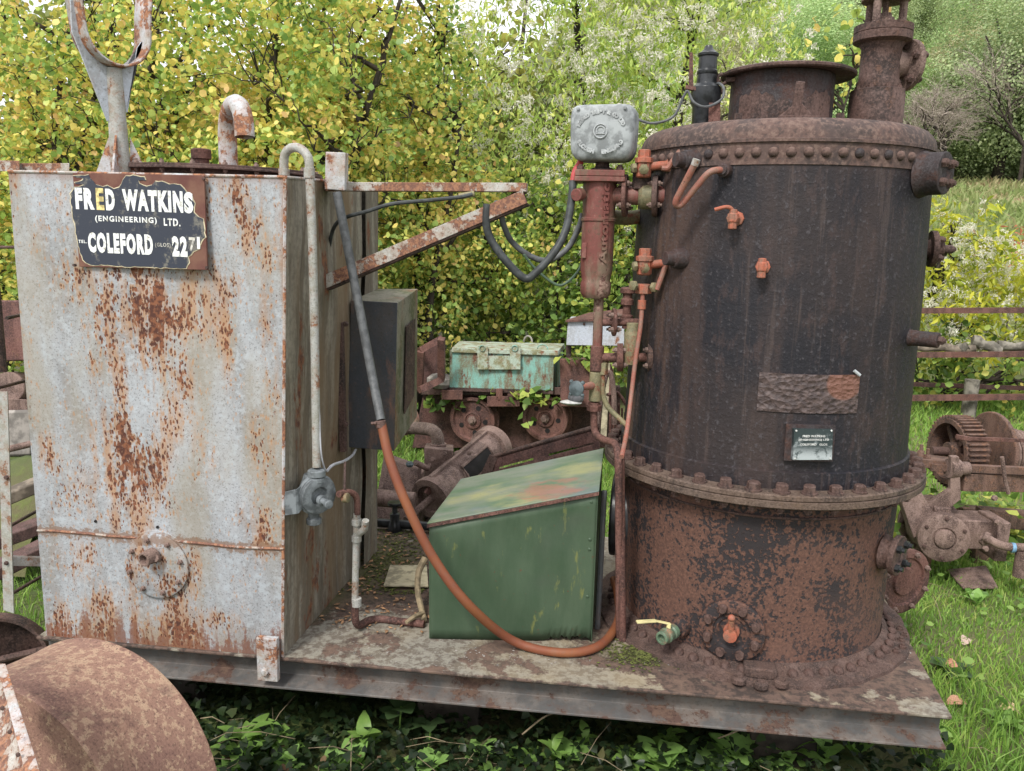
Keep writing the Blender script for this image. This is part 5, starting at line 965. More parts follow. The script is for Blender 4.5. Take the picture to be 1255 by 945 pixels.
o = MB().tube([P(440, 608, 1.5), P(508, 614, 1.5)], .044, 18).build('grey_pipe', M['rust_pale']); tag(o, 'fat rusty pipe lying level behind the black deck pipe', 'pipe')
m = MB(); m.prism([P(456, 640, 1.6), P(515, 650, 1.6), P(512, 575, 1.75), P(470, 560, 1.75)], (0, .08, 0)); o = m.build('rust_slab', M['rust_pale'], bev=.004); tag(o, 'leaning rusty plate behind the pipes beside the tank', 'plate')
# slotted trough behind hood
tg = thing('slotted_guard', V(P(640, 600, 1.5).x, 1.5, 0), 'dark brown steel guard with long cut slots behind the green hood', 'guard')
Yt0, Yt1 = 1.35, 1.15
def gdp(u, v): return bil(P(572, 650, Yt0), P(738, 620, Yt1), P(734, 522, Yt1), P(606, 559, Yt0), u, v)
rows = [(0, .40, None), (.40, .46, [(.02, .30), (.55, .98)]), (.46, .57, None), (.57, .60, [(.20, .46), (.62, .95)]), (.60, .67, None), (.67, .70, [(.04, .36), (.55, .80)]), (.70, .79, None), (.79, .82, [(.10, .42), (.56, .95)]), (.82, 1, None)]
m = MB()
for v0_, v1_, cuts in rows:
    us_ = [(0, 1)] if not cuts else []
    if cuts:
        x = 0
        for c0_, c1_ in cuts: us_.append((x, c0_)); x = c1_
        us_.append((x, 1))
    for ua, ub in us_:
        if ub-ua > .001: m.prism([gdp(ua, v0_), gdp(ub, v0_), gdp(ub, v1_), gdp(ua, v1_)], (0, .006, 0))
M['guard'] = rusty('dark_guard_rust', (.085, .040, .034), (.045, .026, .024), (.13, .06, .045), .3, 6); m.build('slotted_side', M['guard'], tg)
m = MB(); m.tube([gdp(0, 1), gdp(1, 1)], .010, 8); m.build('top_edge', M['rust'], tg)
m = MB(); m.prism([P(563, 640, Yt0-.05), P(575, 650, Yt0-.05), P(610, 560, Yt0-.01), P(600, 557, Yt0-.01)], (0, .006, 0)); m.build('end_strip', M['rust'], tg)
rm_ = thing('curved_radiator', P(748, 560, 1.3), 'rusty curved grille with thin bars standing behind the boiler edge', 'grille')
m = MB().tube(catmull([P(731, 560, 1.2), P(735, 500, 1.2), P(742, 462, 1.2), P(748, 458, 1.2), P(752, 480, 1.2), P(753, 520, 1.2)]), .012, 8).build('outer_bow', M['rust_pale'], rm_)
for k in range(6): MB().tube([P(748+k*3.6, 560, 1.25+k*.02), P(748+k*3.6, 480+k*5, 1.25+k*.02)], .0055, 6).build('bar', M['rust_red'], rm_)
MB().tube(catmull([P(744, 484, 1.22), P(757, 482, 1.25), P(770, 500, 1.28)]), .008, 8).build('top_rail', M['rust_red'], rm_)

# ------------------------------------------------------------------ mine wagon with the boxes
YW = 4.0
wz = lambda py: P(630, py, YW).z
wg = thing('mine_wagon', V(P(630, 530, YW).x, YW, 0), 'low rusty wagon chassis with two spoked wheels carrying the turquoise box', 'wagon')
MB().hexa([P(505, 549, YW+.08), P(760, 549, YW+.08), P(760, 474, YW+.08), P(520, 478, YW+.08), P(505, 549, YW+.2), P(760, 549, YW+.2), P(760, 474, YW+.2), P(520, 478, YW+.2)]).build('side_plate', M['guard'], wg, bev=.004)
MB().hexa([P(516, 484, YW-.12), P(760, 484, YW-.12), P(760, 474, YW-.12), P(516, 476, YW-.12), P(516, 482, YW+1.0), P(760, 482, YW+1.0), P(760, 472, YW+1.0), P(516, 474, YW+1.0)]).build('floor_frame', M['rust'], wg, bev=.004)
def wheel(px, py):
    c = P(px, py, YW-.08); R = (P(px+28, py, YW-.08)-c).length; m = MB(); ax_ = V(-.12, -1, 0).normalized()
    m.lathe([(R*1.12, -.05), (R*1.12, -.03), (R, -.028), (R, .03), (R*.86, .034), (R*.80, .012)], c, ax_, 40); o = MB.build(m, 'wheel', M['rust_red'], wg, bev=.001)
    m = MB(); u, v = smooth_basis(ax_); n = 60    # solid disc; near-black spots stand for the shade in five holes
    hc_ = [(.57*R*math.cos(2*PI*k/5+.5), .57*R*math.sin(2*PI*k/5+.5)) for k in range(5)]; hr = .11*R
    m.lathe([(R*.82, .012), (R*.82, .004)], c, ax_, 40)
    for k in range(60):
        pass
    m.lathe([(R*.82, .012), (R*.40, .016), (R*.38, .03), (R*.30, .034), (R*.28, .026), (0, .026)], c, ax_, 40); MB.build(m, 'wheel_disc', M['rust_red'], o)
    for x, y in hc_: MB().cyl(c+u*x+v*y+ax_*.010, c+u*x+v*y+ax_*.0165, hr, 12).build('wheel_hole_shade', M['hole'], o)
    MB().lathe([(.035, .02), (.035, .045), (.02, .047), (.02, .065), (0, .066)], c, ax_, 6).build('hub_nut', M['rust_pale'], o)
wheel(580, 514); wheel(669, 512)
for px, py, w_, h_ in ((554, 484, 26, 12), (612, 484, 8, 16), (630, 487, 16, 9), (617, 492, 40, 13)):
    MB().hexa([P(px-w_/2, py+h_/2, YW-.2), P(px+w_/2, py+h_/2, YW-.2), P(px+w_/2, py-h_/2, YW-.2), P(px-w_/2, py-h_/2, YW-.2), P(px-w_/2, py+h_/2, YW-.1), P(px+w_/2, py+h_/2, YW-.1), P(px+w_/2, py-h_/2, YW-.1), P(px-w_/2, py-h_/2, YW-.1)]).build('chassis_lug', M['rust_red'], wg, bev=.004)
tb = thing('turquoise_toolbox', P(620, 480, YW), 'peeling turquoise steel chest with two hasp straps on the wagon', 'chest')
fY, rY = YW-.15, YW+.45
MB().hexa([P(551, 475, fY), P(678, 479, fY), P(679, 431, fY), P(551, 429, fY), P(556, 468, rY), P(690, 470, rY), P(690, 428, rY), P(560, 426, rY)]).build('chest_body', M['teal'], tb, bev=.004)
M['teal_top'] = painted('pale_mossy_turquoise', (.36, .43, .36), (.2, .1, .06), .35, 12, .8, (.2, .19, .1), .7, False)
MB().hexa([P(553, 432, fY-.02), P(684, 436, fY-.02), P(684, 430, fY-.02), P(554, 426, fY-.02), P(558, 424, rY), P(693, 427, rY), P(692, 421, rY), P(563, 418, rY)]).build('chest_lid', M['teal_top'], tb, bev=.004)
for x0_ in (585, 625):
    MB().hexa([P(x0_, 453, fY-.04), P(x0_+13, 453, fY-.04), P(x0_+13, 423, fY-.04), P(x0_, 423, fY-.04), P(x0_, 453, fY-.02), P(x0_+13, 453, fY-.02), P(x0_+13, 423, fY+.02), P(x0_, 423, fY+.02)]).build('hasp_strap', M['teal_top'], tb, bev=.003)
    MB().tube([P(x0_+6, 427, fY-.045)+V(.022*math.cos(t), 0, .022*math.sin(t)) for t in np.linspace(0, 2*PI, 13)[:-1]], .004, 6, closed=True).build('hasp_ring', M['teal'], tb)
MB().hexa([P(598, 453, fY-.03), P(625, 453, fY-.03), P(625, 436, fY-.03), P(598, 436, fY-.03), P(598, 453, fY-.01), P(625, 453, fY-.01), P(625, 436, fY-.01), P(598, 436, fY-.01)]).build('lock_plate', M['teal_top'], tb, bev=.002)
MB().tube([P(665, 428, fY-.02)+V(.04*math.cos(t), 0, .035*math.sin(t)) for t in np.linspace(0, PI, 9)], .005, 6).build('carry_ring', M['teal'], tb)
MB().tube([P(647, 419, rY)+V(.035*math.cos(t), 0, .05*math.sin(t)) for t in np.linspace(0, PI, 9)], .008, 6).build('rear_hasp', M['stone'], tb)
MB().hexa([P(551, 479, fY-.005), P(678, 483, fY-.005), P(678, 479, fY-.005), P(551, 475, fY-.005), P(551, 479, rY), P(690, 480, rY), P(690, 471, rY), P(556, 469, rY)]).build('chest_base_rail', M['rust'], tb)
rb_ = thing('rusty_open_box', P(720, 500, YW-.3), 'plain rusty square bin between the turquoise chest and the boiler', 'bin')
MB().hexa([P(687, 498, YW-.35), P(752, 501, YW-.35), P(752, 440, YW-.35), P(686, 440, YW-.35), P(690, 495, YW+.1), P(752, 495, YW+.1), P(752, 438, YW+.1), P(692, 438, YW+.1)]).build('bin_wall', M['rust_red'], rb_, bev=.004)
sbx = thing('silver_case', P(727, 430, YW), 'silver sheet metal case with rusty roof behind the red downpipe', 'case')
MB().hexa([P(694, 423, YW), P(765, 424, YW), P(765, 393, YW), P(696, 393, YW), P(696, 420, YW+.4), P(765, 420, YW+.4), P(765, 388, YW+.4), P(700, 388, YW+.4)]).build('case_body', M['silver'], sbx, bev=.003)
MB().hexa([P(692, 395, YW-.03), P(768, 393, YW-.03), P(768, 390, YW-.03), P(694, 392, YW-.03), P(720, 385, YW+.4), P(768, 380, YW+.4), P(768, 378, YW+.4), P(722, 383, YW+.4)]).build('roof_sheet', M['rust_red'], sbx, bev=.002)
for px in (716, 741): MB().ball(P(px, 397, YW-.005), .011, seg=8).build('rivet', M['rust'], sbx)
MB().bar(P(697, 440, YW+.1), P(697, 424, YW+.1), .04, .04, V(0, 1, 0)).build('case_leg', M['rust'], sbx)
st = thing('timber_post', P(742, 500, 2.6), 'thin pale board leaning between the bin and the boiler', 'board')
MB().hexa([P(729, 540, 2.4), P(743, 540, 2.4), P(748, 445, 2.4), P(741, 445, 2.4), P(729, 540, 2.45), P(743, 540, 2.45), P(748, 445, 2.45), P(741, 445, 2.45)]).build('board', M['panel'], st)
so3 = MB(); so3.hexa([P(515, 475, 3.6), P(540, 472, 3.6), P(541, 414, 3.6), P(516, 428, 3.6), P(515, 470, 4.6), P(540, 468, 4.6), P(541, 414, 4.6), P(520, 420, 4.6)]); 
bk_ = thing('open_hopper', P(528, 475, 3.9), 'dark open rusty hopper end beside the mossy control cabinet', 'hopper')
m = MB(); 
for a, b in (((514, 430), (541, 415)), ((514, 478), (541, 465)), ((516, 430), (514, 478)), ((541, 415), (541, 465))): m.bar(P(*a, 3.6), P(*b, 3.75), .05, .05, V(0, 1, 0))
m.build('hopper_frame', M['rust_red'], bk_); MB().prism([P(514, 478, 3.9), P(541, 465, 3.9), P(541, 415, 3.9), P(514, 430, 3.9)], (0, .02, 0)).build('hopper_plate', M['guard'], bk_)
MB().bar(P(514, 430, 3.6), P(514, 430, 3.9), .02, .05).build('hopper_side', M['rust'], bk_)
o = MB().ball(P(540, 467, YW-.1), .09, (1.3, .8, .75), 10).build('rubble_stone', M['stone'], ang=20); tag(o, 'lump of grey rubble left of the turquoise chest', 'stone')
sho = thing('old_shoe', P(706, 490, YW-.3), 'grey and white canvas shoe lying left of the rusty bin', 'shoe')
p = P(703, 496, YW-.42); m = MB(); m.ball(p+V(-.02, 0, .015), .055, (1.5, .8, .38), 12); m.build('sole', plain('white_rubber', (.42, .42, .41), .6, .2), sho); m = MB().ball(p+V(.015, 0, .055), .055, (1.1, .7, .9), 12); m.build('upper', plain('grey_canvas', (.10, .10, .11), .9, .3), sho)
rl2 = thing('cable_reel', P(497, 520, 3.2), 'small rusty red wheel half hidden behind the cabinet corner', 'wheel')
MB().lathe([(.085, 0), (.11, .01), (.11, .03), (.09, .04), (.03, .02), (0, .03)], P(494, 514, 3.0), V(.3, -1, .2), 24).build('rim', M['red_body'], rl2)

# ------------------------------------------------------------------ winch at the right
YG = 1.9
wn = thing('old_winch', V(P(1190, 640, YG).x, YG, 0), 'rust brown winch with big toothed gear and round gearbox in the grass at right', 'winch')
RP = M['rust_pale']; RB = rusty('brown_winch_rust', (.125, .072, .054), (.05, .034, .029), (.24, .12, .07), .7, 8)
gc = P(1184, 553, YG+.42); gax = V(.98, .20, .0).normalized(); RG = .185; u, v = smooth_basis(gax)
m = MB(); m.lathe([(RG-.030, -.01), (RG-.030, .115), (RG-.004, .115), (RG-.004, -.01), (RG-.03, -.01)], gc, -gax, 60); gear = m.build('gear_rim', RB, wn, ang=40)
NTE = 44; tm = MB().box((0, 0, 0), (.009, .11, .022)); tme = tm.mesh('gear_tooth', RB)
for k in range(NTE):
    t = 2*PI*k/NTE; rad = u*math.cos(t)+v*math.sin(t); tang = gax.cross(rad); pos = gc-gax*.053+rad*(RG+.004)
    o = bpy.data.objects.new('gear_tooth', tme); COL.objects.link(o); o.parent = gear; Mx = Matrix((tang, gax, rad)).transposed().to_4x4(); Mx.translation = pos-wloc(gear); o.matrix_local = Mx
m = MB(); 
for k in range(5):
    t = 2*PI*k/5+.3; rad = u*math.cos(t)+v*math.sin(t); m.bar(gc+rad*.03-gax*.05, gc+rad*(RG-.025)-gax*.05, .032, .03, gax)
m.lathe([(.05, -.01), (.05, .11), (0, .11)], gc, -gax, 20); m.build('gear_spokes', RB, wn, bev=.003)
m = MB(); m.lathe([(.05, .13), (RG+.03, .13), (RG+.035, .135), (RG+.035, .150), (RG+.03, .155), (.05, .155)], gc, gax, 48); 
gc2 = gc+gax*0; m.build('drum_cheek', RB, wn, bev=.002)
m = MB(); m.lathe([(.10, .155), (.10, .62)], gc, gax, 24); m.build('winch_drum', RB, wn)
m = MB(); n_ = 220; m.tube([gc+gax*(.165+.42*i/n_)+(u*math.cos(i*.42)+v*math.sin(i*.42))*(.115+.01*math.sin(i*.05)) for i in range(n_)], .011, 6); m.build('wound_cable', M['rust_pale'], wn)
m = MB(); m.lathe([(.05, .62), (.17, .62), (.17, .645), (.05, .645)], gc, gax, 36); m.build('far_cheek', RB, wn)
MB().cyl(gc-gax*.2, gc+gax*.75, .025, 12).build('main_shaft', M['rust'], wn)
# gearbox
bc = P(1157, 660, YG-.15); bax = V(-.10, -.99, .06).normalized(); u2, v2 = smooth_basis(bax)
m = MB(); m.lathe([(.150, -.30), (.150, -.26), (.125, -.255), (.12, -.2), (.117, -.03), (.120, -.028), (.120, .0), (.115, .004), (.055, .006), (.052, .0), (.048, 0), (.046, .016), (.040, .020), (0, .020)], bc, bax, 44); gb = m.build('gearbox', RP, wn, bev=.001)
for k in range(6): t = 2*PI*k/6+.5; place('bolt', bm2, gb, bc+(u2*math.cos(t)+v2*math.sin(t))*.1+bax*.002, bax, .7)
for k in range(12): t = 2*PI*k/12; place('bolt', bm2, gb, bc-bax*.255+(u2*math.cos(t)+v2*math.sin(t))*.138, bax, .8)
m = MB(); q0 = bc-bax*.12; m.box(q0+V(.17, .04, .01), (.20, .17, .15), .1); m.box(q0+V(.26, .0, .0), (.06, .2, .20), .1); m.box(q0+V(-.0, .0, .12), (.08, .08, .04)); m.build('gearbox_side', RP, wn, bev=.006)
for px, py in ((1218, 610), (1222, 640), (1207, 672)): MB().bolt(P(px, py, YG-.2), (.2, -1, 0), .014, .016).build('bolt', RP, wn)
MB().tube(rounded([P(1204, 657, YG-.18), P(1228, 670, YG-.2), P(1275, 672, YG-.2)], .04), .021, 12).build('outlet_pipe', RP, wn)
MB().lathe([(.034, -.008), (.036, 0), (.036, .014), (.02, .018)], P(1207, 660, YG-.16), V(.4, -.6, -.2), 16).build('pipe_collar', RP, wn)
MB().lathe([(.023, 0), (.0245, .001), (.0245, .016), (.023, .017)], P(1239, 671, YG-.2), V(1, 0, 0), 12).build('blue_tape', plain('blue_tape', (.16, .30, .45), .5), wn)
MB().lathe([(.03, -.09), (.03, .04)], P(1252, 685, YG-.2), V(0, 0, 1), 14).build('pipe_drop', RP, wn)
# frames
m = MB(); m.bar(P(1178, 590, YG+.02), P(1290, 592, YG+.1), .05, .09, V(0, 0, 1)); m.build('front_beam', RB, wn, bev=.003)
m = MB(); m.bar(P(1140, 572, YG+.0), P(1290, 578, YG+.05), .035, .035); m.build('cross_shaft', RB, wn)
m = MB(); m.bar(P(1172, 537, YG-.02), P(1290, 541, YG-.02), .012, .018); m.bar(P(1172, 535, YG-.02), P(1190, 538, YG-.02), .02, .02); m.build('brake_lever', M['rust_red'], wn, bev=.001)
m = MB(); m.lathe([(.034, -.05), (.034, .05), (0, .05)], P(1175, 574, YG), gax, 16); m.lathe([(.04, -.02), (.05, -.02), (.05, .03), (.04, .03)], P(1167, 574, YG-.02), gax, 16); m.build('shaft_boss', RP, wn, bev=.002)
m = MB(); m.prism([P(1135, 620, YG-.05), P(1165, 600, YG-.05), P(1166, 560, YG-.05), P(1176, 560, YG-.05), P(1178, 612, YG-.05), P(1150, 635, YG-.05)], (0, .04, 0)); m.prism([P(1100, 600, YG-.02), P(1122, 590, YG-.02), P(1150, 640, YG-.1), P(1120, 660, YG-.1)], (0, .08, 0)); m.build('side_bracket', RP, wn, bev=.004)
m = MB(); m.hexa([P(1122, 573, YG+.0), P(1168, 576, YG+.0), P(1166, 566, YG+.0), P(1123, 562, YG+.0), P(1124, 566, YG+.3), P(1166, 568, YG+.3), P(1164, 560, YG+.3), P(1126, 556, YG+.3)]); o = m.build('bearing_plate', RB, wn, bev=.003)
for px, py in ((1128, 559), (1136, 564)): MB().bolt(P(px, py, YG+.05), (0, 0, 1), .018, .03, .03).build('bolt', RB, wn)
m = MB(); m.bar(P(1110, 625, YG+.35), P(1290, 640, YG+.55), .08, .10); m.bar(P(1112, 620, YG+.05), P(1115, 600, YG+.7), .06, .09); m.build('rear_frame', RB, wn, bev=.004)
MB().tube([P(1228, 560, YG-.05), P(1232, 590, YG-.05), P(1236, 605, YG-.05)], .010, 8).build('pawl', RP, wn)
for x_, y_ in ((0, .15), (.35, .3)): q = P(1150, 640, YG); MB().box(V(q.x+x_, q.y+y_, q.z/2), (.07, .07, q.z)).build('frame_leg', RB, wn)
o = MB().prism([PZ(1160, 700, .06), PZ(1208, 695, .10), PZ(1223, 722, .06), PZ(1180, 722, .05)], (0, 0, .010)).build('rusty_plate', M['rust_pale'], bev=.002); tag(o, 'flat rusty plate with dry moss lying in the grass under the gearbox', 'plate')

# ------------------------------------------------------------------ fence on the right with logs
FYY = 6.2
def frail(y0, y1, th, lb, Y=FYY, mat='rust_red', x1=1290, x0=1095, w_=.03):
    o = MB().bar(P(x0, y0, Y), P(x1, y1, Y), w_, th).build('rail', M[mat]); return o
fn_ = thing('iron_fence', V(P(1190, 500, FYY).x, FYY, 0), 'rusty iron fence rails and one pale post crossing behind the winch', 'fence')
for y0, y1, th in ((381, 380, .055), (435, 434, .055), (488, 486, .06)): o = frail(y0, y1, th, ''); o.parent = fn_; o.location = o.location-fn_.location; o.name = 'rail'
for y0, y1, th in ((470, 477, .045), (422, 431, .03)): o = frail(y0, y1, th, '', FYY+.35, 'guard'); o.parent = fn_; o.location = o.location-fn_.location; o.name = 'rail'
q = P(1190, 480, FYY+.15); MB().cyl(V(q.x, q.y, gz(q.x, q.y)-.1), V(q.x, q.y, P(1190, 466, FYY+.1).z), .07, 14).build('post', M['bark_pale'], fn_)
for px in (1000, 1340): q = P(px, 480, FYY+.15); MB().cyl(V(q.x, q.y, -.1), V(q.x, q.y, 1.1), .06, 12).build('post', M['rust'], fn_)
for i, (a, b, r, lb) in enumerate((((1192, 417), (1226, 430), .055, 'thick broken log end resting on the fence rail'), ((1222, 424), (1290, 424), .045, 'pale log lying on the fence rail at the right edge'), ((1120, 425), (1195, 428), .04, 'thin dark log lying on the rail just right of the boiler'), ((1170, 430), (1186, 424), .05, 'short log stub between the two larger logs on the rail'))):
    A = P(*a, FYY+.15); B = P(*b, FYY+.12); m = MB(); pts = [A+(B-A)*k/6+V(0, 0, .012*math.sin(k*2+i)) for k in range(7)]; m.tube(pts, [r*(1+.12*math.sin(k*1.7+i)) for k in range(7)], 10); tag(m.build('log', M['bark_pale'] if i % 3 != 2 else M['wood'], ang=60), lb, 'log')
# ================================================================== vegetation
def leafmat(name, stops, rough=.5, nscale=1.2, nw=.5, tr=1.0):
    """leaf colours: one draw per leaf plus a slow drift through the crown"""
    s = NT(name); g = s.n('NewGeometry'); r = g.outputs['Random Per Island']; nz = s.noise(nscale, 3, .6)
    f = s.math('ADD', s.math('MULTIPLY', r, 1-nw), s.math('MULTIPLY', s.step(nz, .3, .7), nw)); cr = s.n('ValToRGB'); cr.color_ramp.interpolation = 'LINEAR'
    e = cr.color_ramp.elements
    while len(e) > 1: e.remove(e[-1])
    e[0].position = stops[0][0]; e[0].color = (*stops[0][1], 1)
    for p, c in stops[1:]: q = e.new(p); q.color = (*c, 1)
    s.put(cr.inputs[0], f); col = cr.outputs[0]
    col = s.mix(s.step(s.noise(90, 2), .4, .8, 0, .3), col, s.mix(.5, col, (.12, .07, .02)))
    return s.done(col, rough, 0, None, .3, s.mix(.25*tr, col, (1, 1, .4), 'MULTIPLY'))
SH_ROUND = np.array([(0, 0, 0), (.42, .28, .07), (.46, .66, .09), (0, 1.0, 0), (-.46, .66, .09), (-.42, .28, .07)], float)
SH_LANCE = np.array([(0, 0, 0), (.20, .30, .05), (.17, .65, .05), (0, 1.1, -.06), (-.17, .65, .05), (-.20, .30, .05)], float)
SH_HEART = np.array([(0, .08, 0), (.5, .05, .05), (.42, .55, .06), (0, 1.0, -.05), (-.42, .55, .06), (-.5, .05, .05)], float)
def leaves(name, pts, size, mat, parent=None, up=.5, shape=SH_ROUND, out=None, hang=.5, kind='stuff', flatg=False):
    """one object of many folded leaves; pts (n,3) world"""
    pts = np.asarray(pts, float); n = len(pts); sz = rng.uniform(size[0], size[1], n)
    nr = rng.normal(size=(n, 3)); nr[:, 2] += up*2
    if out is not None: nr += out
    nr /= np.linalg.norm(nr, axis=1)[:, None]
    t = rng.normal(size=(n, 3)); t[:, 2] -= hang*2; t -= nr*(t*nr).sum(1)[:, None]; t /= np.linalg.norm(t, axis=1)[:, None]
    b = np.cross(t, nr); S = shape; m = len(S)
    wd_ = rng.uniform(.6, 1.1, n)[:, None, None]; cv = rng.uniform(-1.2, 2.6, n)[:, None, None]; sk = rng.normal(0, .12, (n, 1, 1))
    co = pts[:, None, :]+(b[:, None, :]*(S[None, :, 0, None]*wd_+sk*S[None, :, 1, None]**2)+t[:, None, :]*S[None, :, 1, None]+nr[:, None, :]*S[None, :, 2, None]*cv)*sz[:, None, None]
    org = wloc(parent) if parent else Vector(pts.mean(0)*np.array([1, 1, 0]))
    co = co.reshape(-1, 3)-np.array(org); base = np.arange(n)[:, None]*m
    f = np.concatenate([base+np.array([0, 1, 2, 3]), base+np.array([0, 3, 4, 5])], 1).reshape(-1)
    return npmesh(name, co, f, 4, mat, parent, org, kind)
def npmesh(name, co, idx, k, mat, parent, org, kind):
    me = bpy.data.meshes.new(name); nf = len(idx)//k
    me.vertices.add(len(co)); me.vertices.foreach_set('co', np.ascontiguousarray(co, dtype=np.float32).reshape(-1))
    me.loops.add(len(idx)); me.loops.foreach_set('vertex_index', np.ascontiguousarray(idx, dtype=np.int32))
    me.polygons.add(nf); me.polygons.foreach_set('loop_start', np.arange(0, nf*k, k, dtype=np.int32)); me.polygons.foreach_set('loop_total', np.full(nf, k, dtype=np.int32))
    me.update(calc_edges=True); me.materials.append(mat); o = bpy.data.objects.new(name, me); COL.objects.link(o)
    if parent: o.parent = parent
    else: o.location = org
    if kind: o['kind'] = kind
    return o
def blob_pts(blobs, ncl, per, spread, shellp=.35, seed=1, spray=0, bias=(0, 0, .3)):
    r = np.random.default_rng(seed); cs = []
    vol = np.array([b[1][0]*b[1][1]*b[1][2]*(b[2] if len(b) > 2 else 1) for b in blobs]); vol = vol/vol.sum()
    for (c, rad, *_), w_ in zip(blobs, vol):
        n = int(ncl*w_)+1; d = r.normal(size=(n, 3)); d /= np.linalg.norm(d, axis=1)[:, None]; q = r.uniform(0, 1, n)**shellp
        cs.append(np.array(c)+d*q[:, None]*np.array(rad))
    cs = np.concatenate(cs); cs = cs[cs[:, 2] > .12]
    if spray:      # leaves sit along a short shoot that starts at each centre
        dr = r.normal(size=(len(cs), 3))*.6+np.array(bias); dr /= np.linalg.norm(dr, axis=1)[:, None]; ln_ = r.uniform(.5, 1.3, len(cs))*spray
        f = r.uniform(0, 1, (len(cs), per)); p = cs[:, None, :]+dr[:, None, :]*(f*ln_[:, None])[:, :, None]; p[:, :, 2] -= (f**2*ln_[:, None]*.35); p = p.reshape(-1, 3)+r.normal(size=(len(cs)*per, 3))*spread*.42
    else: p = np.repeat(cs, per, 0)+r.normal(size=(len(cs)*per, 3))*spread*np.array([1, 1, .8])
    return cs, p[p[:, 2] > .05]
def twigs(mb, base_pts, targets, r0, r1, seg=4, wob=.12, sag=0, k=5):
    """curves that leave the nearest point of base_pts and end at each target"""
    B = np.array([tuple(p) for p in base_pts])
    for t in targets:
        t = np.array(t); d = ((B-t)**2).sum(1)+.6*np.maximum(0, B[:, 2]-t[2]+.2)**2*4; s_ = B[d.argmin()]
        L_ = np.linalg.norm(t-s_); pts = []
        for i in range(k+1):
            f = i/k; p = s_+(t-s_)*f+np.array([0, 0, 1])*L_*.16*math.sin(f*PI)-np.array([0, 0, 1])*sag*L_*f*f
            if 0 < i: p = p+rng.normal(size=3)*L_*wob*.35*(.4+f*.3)
            pts.append(Vector(p))
        mb.tube(pts, [r0+(r1-r0)*i/k for i in range(k+1)], seg, cap=False)
        yield pts
def tree(name, label, cat, base, stems, blobs, ncl, per, spread, size, lm, bark='bark', limbs=40, ntw=260, up=.35, shape=SH_ROUND, group=None, seed=1, r0=.05, hang=.5, shellp=.4, extra=None, spray=.42, bias=(0, 0, .35)):
    root = thing(name, V(*base), label, cat, group); cs, pts = blob_pts(blobs, ncl, per, spread, shellp, seed, spray, bias)
    r = np.random.default_rng(seed+50)
    tb_ = MB(); trunkpts = []
    for (dx, dy, h, lx, ly, rr) in stems:
        a = V(base[0]+dx, base[1]+dy, base[2]-.05); pts_ = [a+V(lx*f**1.5+.05*math.sin(f*7+dx*9), ly*f**1.5+.05*math.cos(f*6), h*f) for f in np.linspace(0, 1, 10)]
        tb_.tube(pts_, [rr*(1-.75*f) for f in np.linspace(0, 1, 10)], 8); trunkpts += pts_[2:]
    tb_.build('trunk', M[bark], root, ang=180)
    m = MB(); tg_ = cs[r.choice(len(cs), min(limbs, len(cs)), replace=False)]; lp = []
    for q in twigs(m, trunkpts, tg_, r0*.55, r0*.12, 5, .30, 0, 7): lp += q[1:]
    m.build('branch', M[bark], root, ang=180)
    m = MB(); tg_ = cs[r.choice(len(cs), min(ntw, len(cs)), replace=False)]
    for q in twigs(m, lp, tg_, r0*.13, r0*.05, 3, .25, .1, 4): pass
    if ntw: tag(m.build('twig', M[bark], root, ang=180), None, None, None, 'stuff')
    o = leaves('foliage', pts, size, lm, root, up, shape, None, hang); 
    return root, cs
YEL, YG_, GRN, DG, ORG = (.80, .74, .20), (.42, .52, .14), (.17, .30, .08), (.07, .12, .04), (.68, .44, .20)
LM1 = leafmat('hazel_leaf', [(0, DG), (.12, GRN), (.32, (.34, .50, .13)), (.47, (.58, .68, .20)), (.60, YEL), (.76, (.88, .70, .22)), (.92, ORG), (1, (.48, .34, .22))], .45, 1.3, .42)
LM2 = leafmat('climber_leaf', [(0, (.15, .27, .06)), (.2, (.34, .50, .12)), (.5, (.54, .68, .18)), (.8, (.72, .78, .24)), (1, (.84, .80, .32))], .5, .8, .4)
LM3 = leafmat('thicket_leaf', [(0, (.06, .11, .035)), (.30, (.15, .26, .06)), (.55, (.32, .46, .11)), (.78, (.62, .64, .15)), (1, (.78, .60, .18))], .45, 1.4, .35)
LM4 = leafmat('dark_wood_leaf', [(0, (.02, .035, .015)), (.5, (.05, .08, .028)), (.8, (.12, .14, .04)), (1, (.22, .19, .05))], .6, .6, .4)
FL = leafmat('seed_head', [(0, (.68, .66, .54)), (.5, (.80, .78, .68)), (1, (.88, .87, .80))], .9, 2, .2, .3)
tree('hazel_tree', 'yellow leaved hazel at the far left with stems rising behind the tank', 'tree', (-3.0, 3.9, 0), [(-.2, 0, 3.6, -.6, .2, .05), (.2, .1, 3.9, .5, .3, .05), (0, .3, 4.2, .1, .5, .055)],
     [((-3.0, 4.1, 2.3), (1.25, 1.0, 2.3)), ((-2.2, 3.8, 1.2), (.9, .7, .9)), ((-3.6, 4.3, 1.4), (.9, .9, 1.3))], 1150, 22, .13, (.028, .066), LM1, seed=3, limbs=46, ntw=300)
tree('hazel_tree', 'broad yellow hazel rising behind the fork and the lid of the tank', 'tree', (-1.15, 4.1, 0), [(-.3, 0, 3.8, -.8, .2, .05), (.1, .1, 4.4, .1, .3, .06), (.3, .2, 4.0, .9, .4, .05)],
     [((-1.2, 4.3, 2.5), (1.35, 1.1, 2.1)), ((-1.1, 3.9, 1.3), (1.2, .8, 1.0))], 1400, 24, .13, (.028, .066), LM1, seed=4, limbs=60, ntw=420)
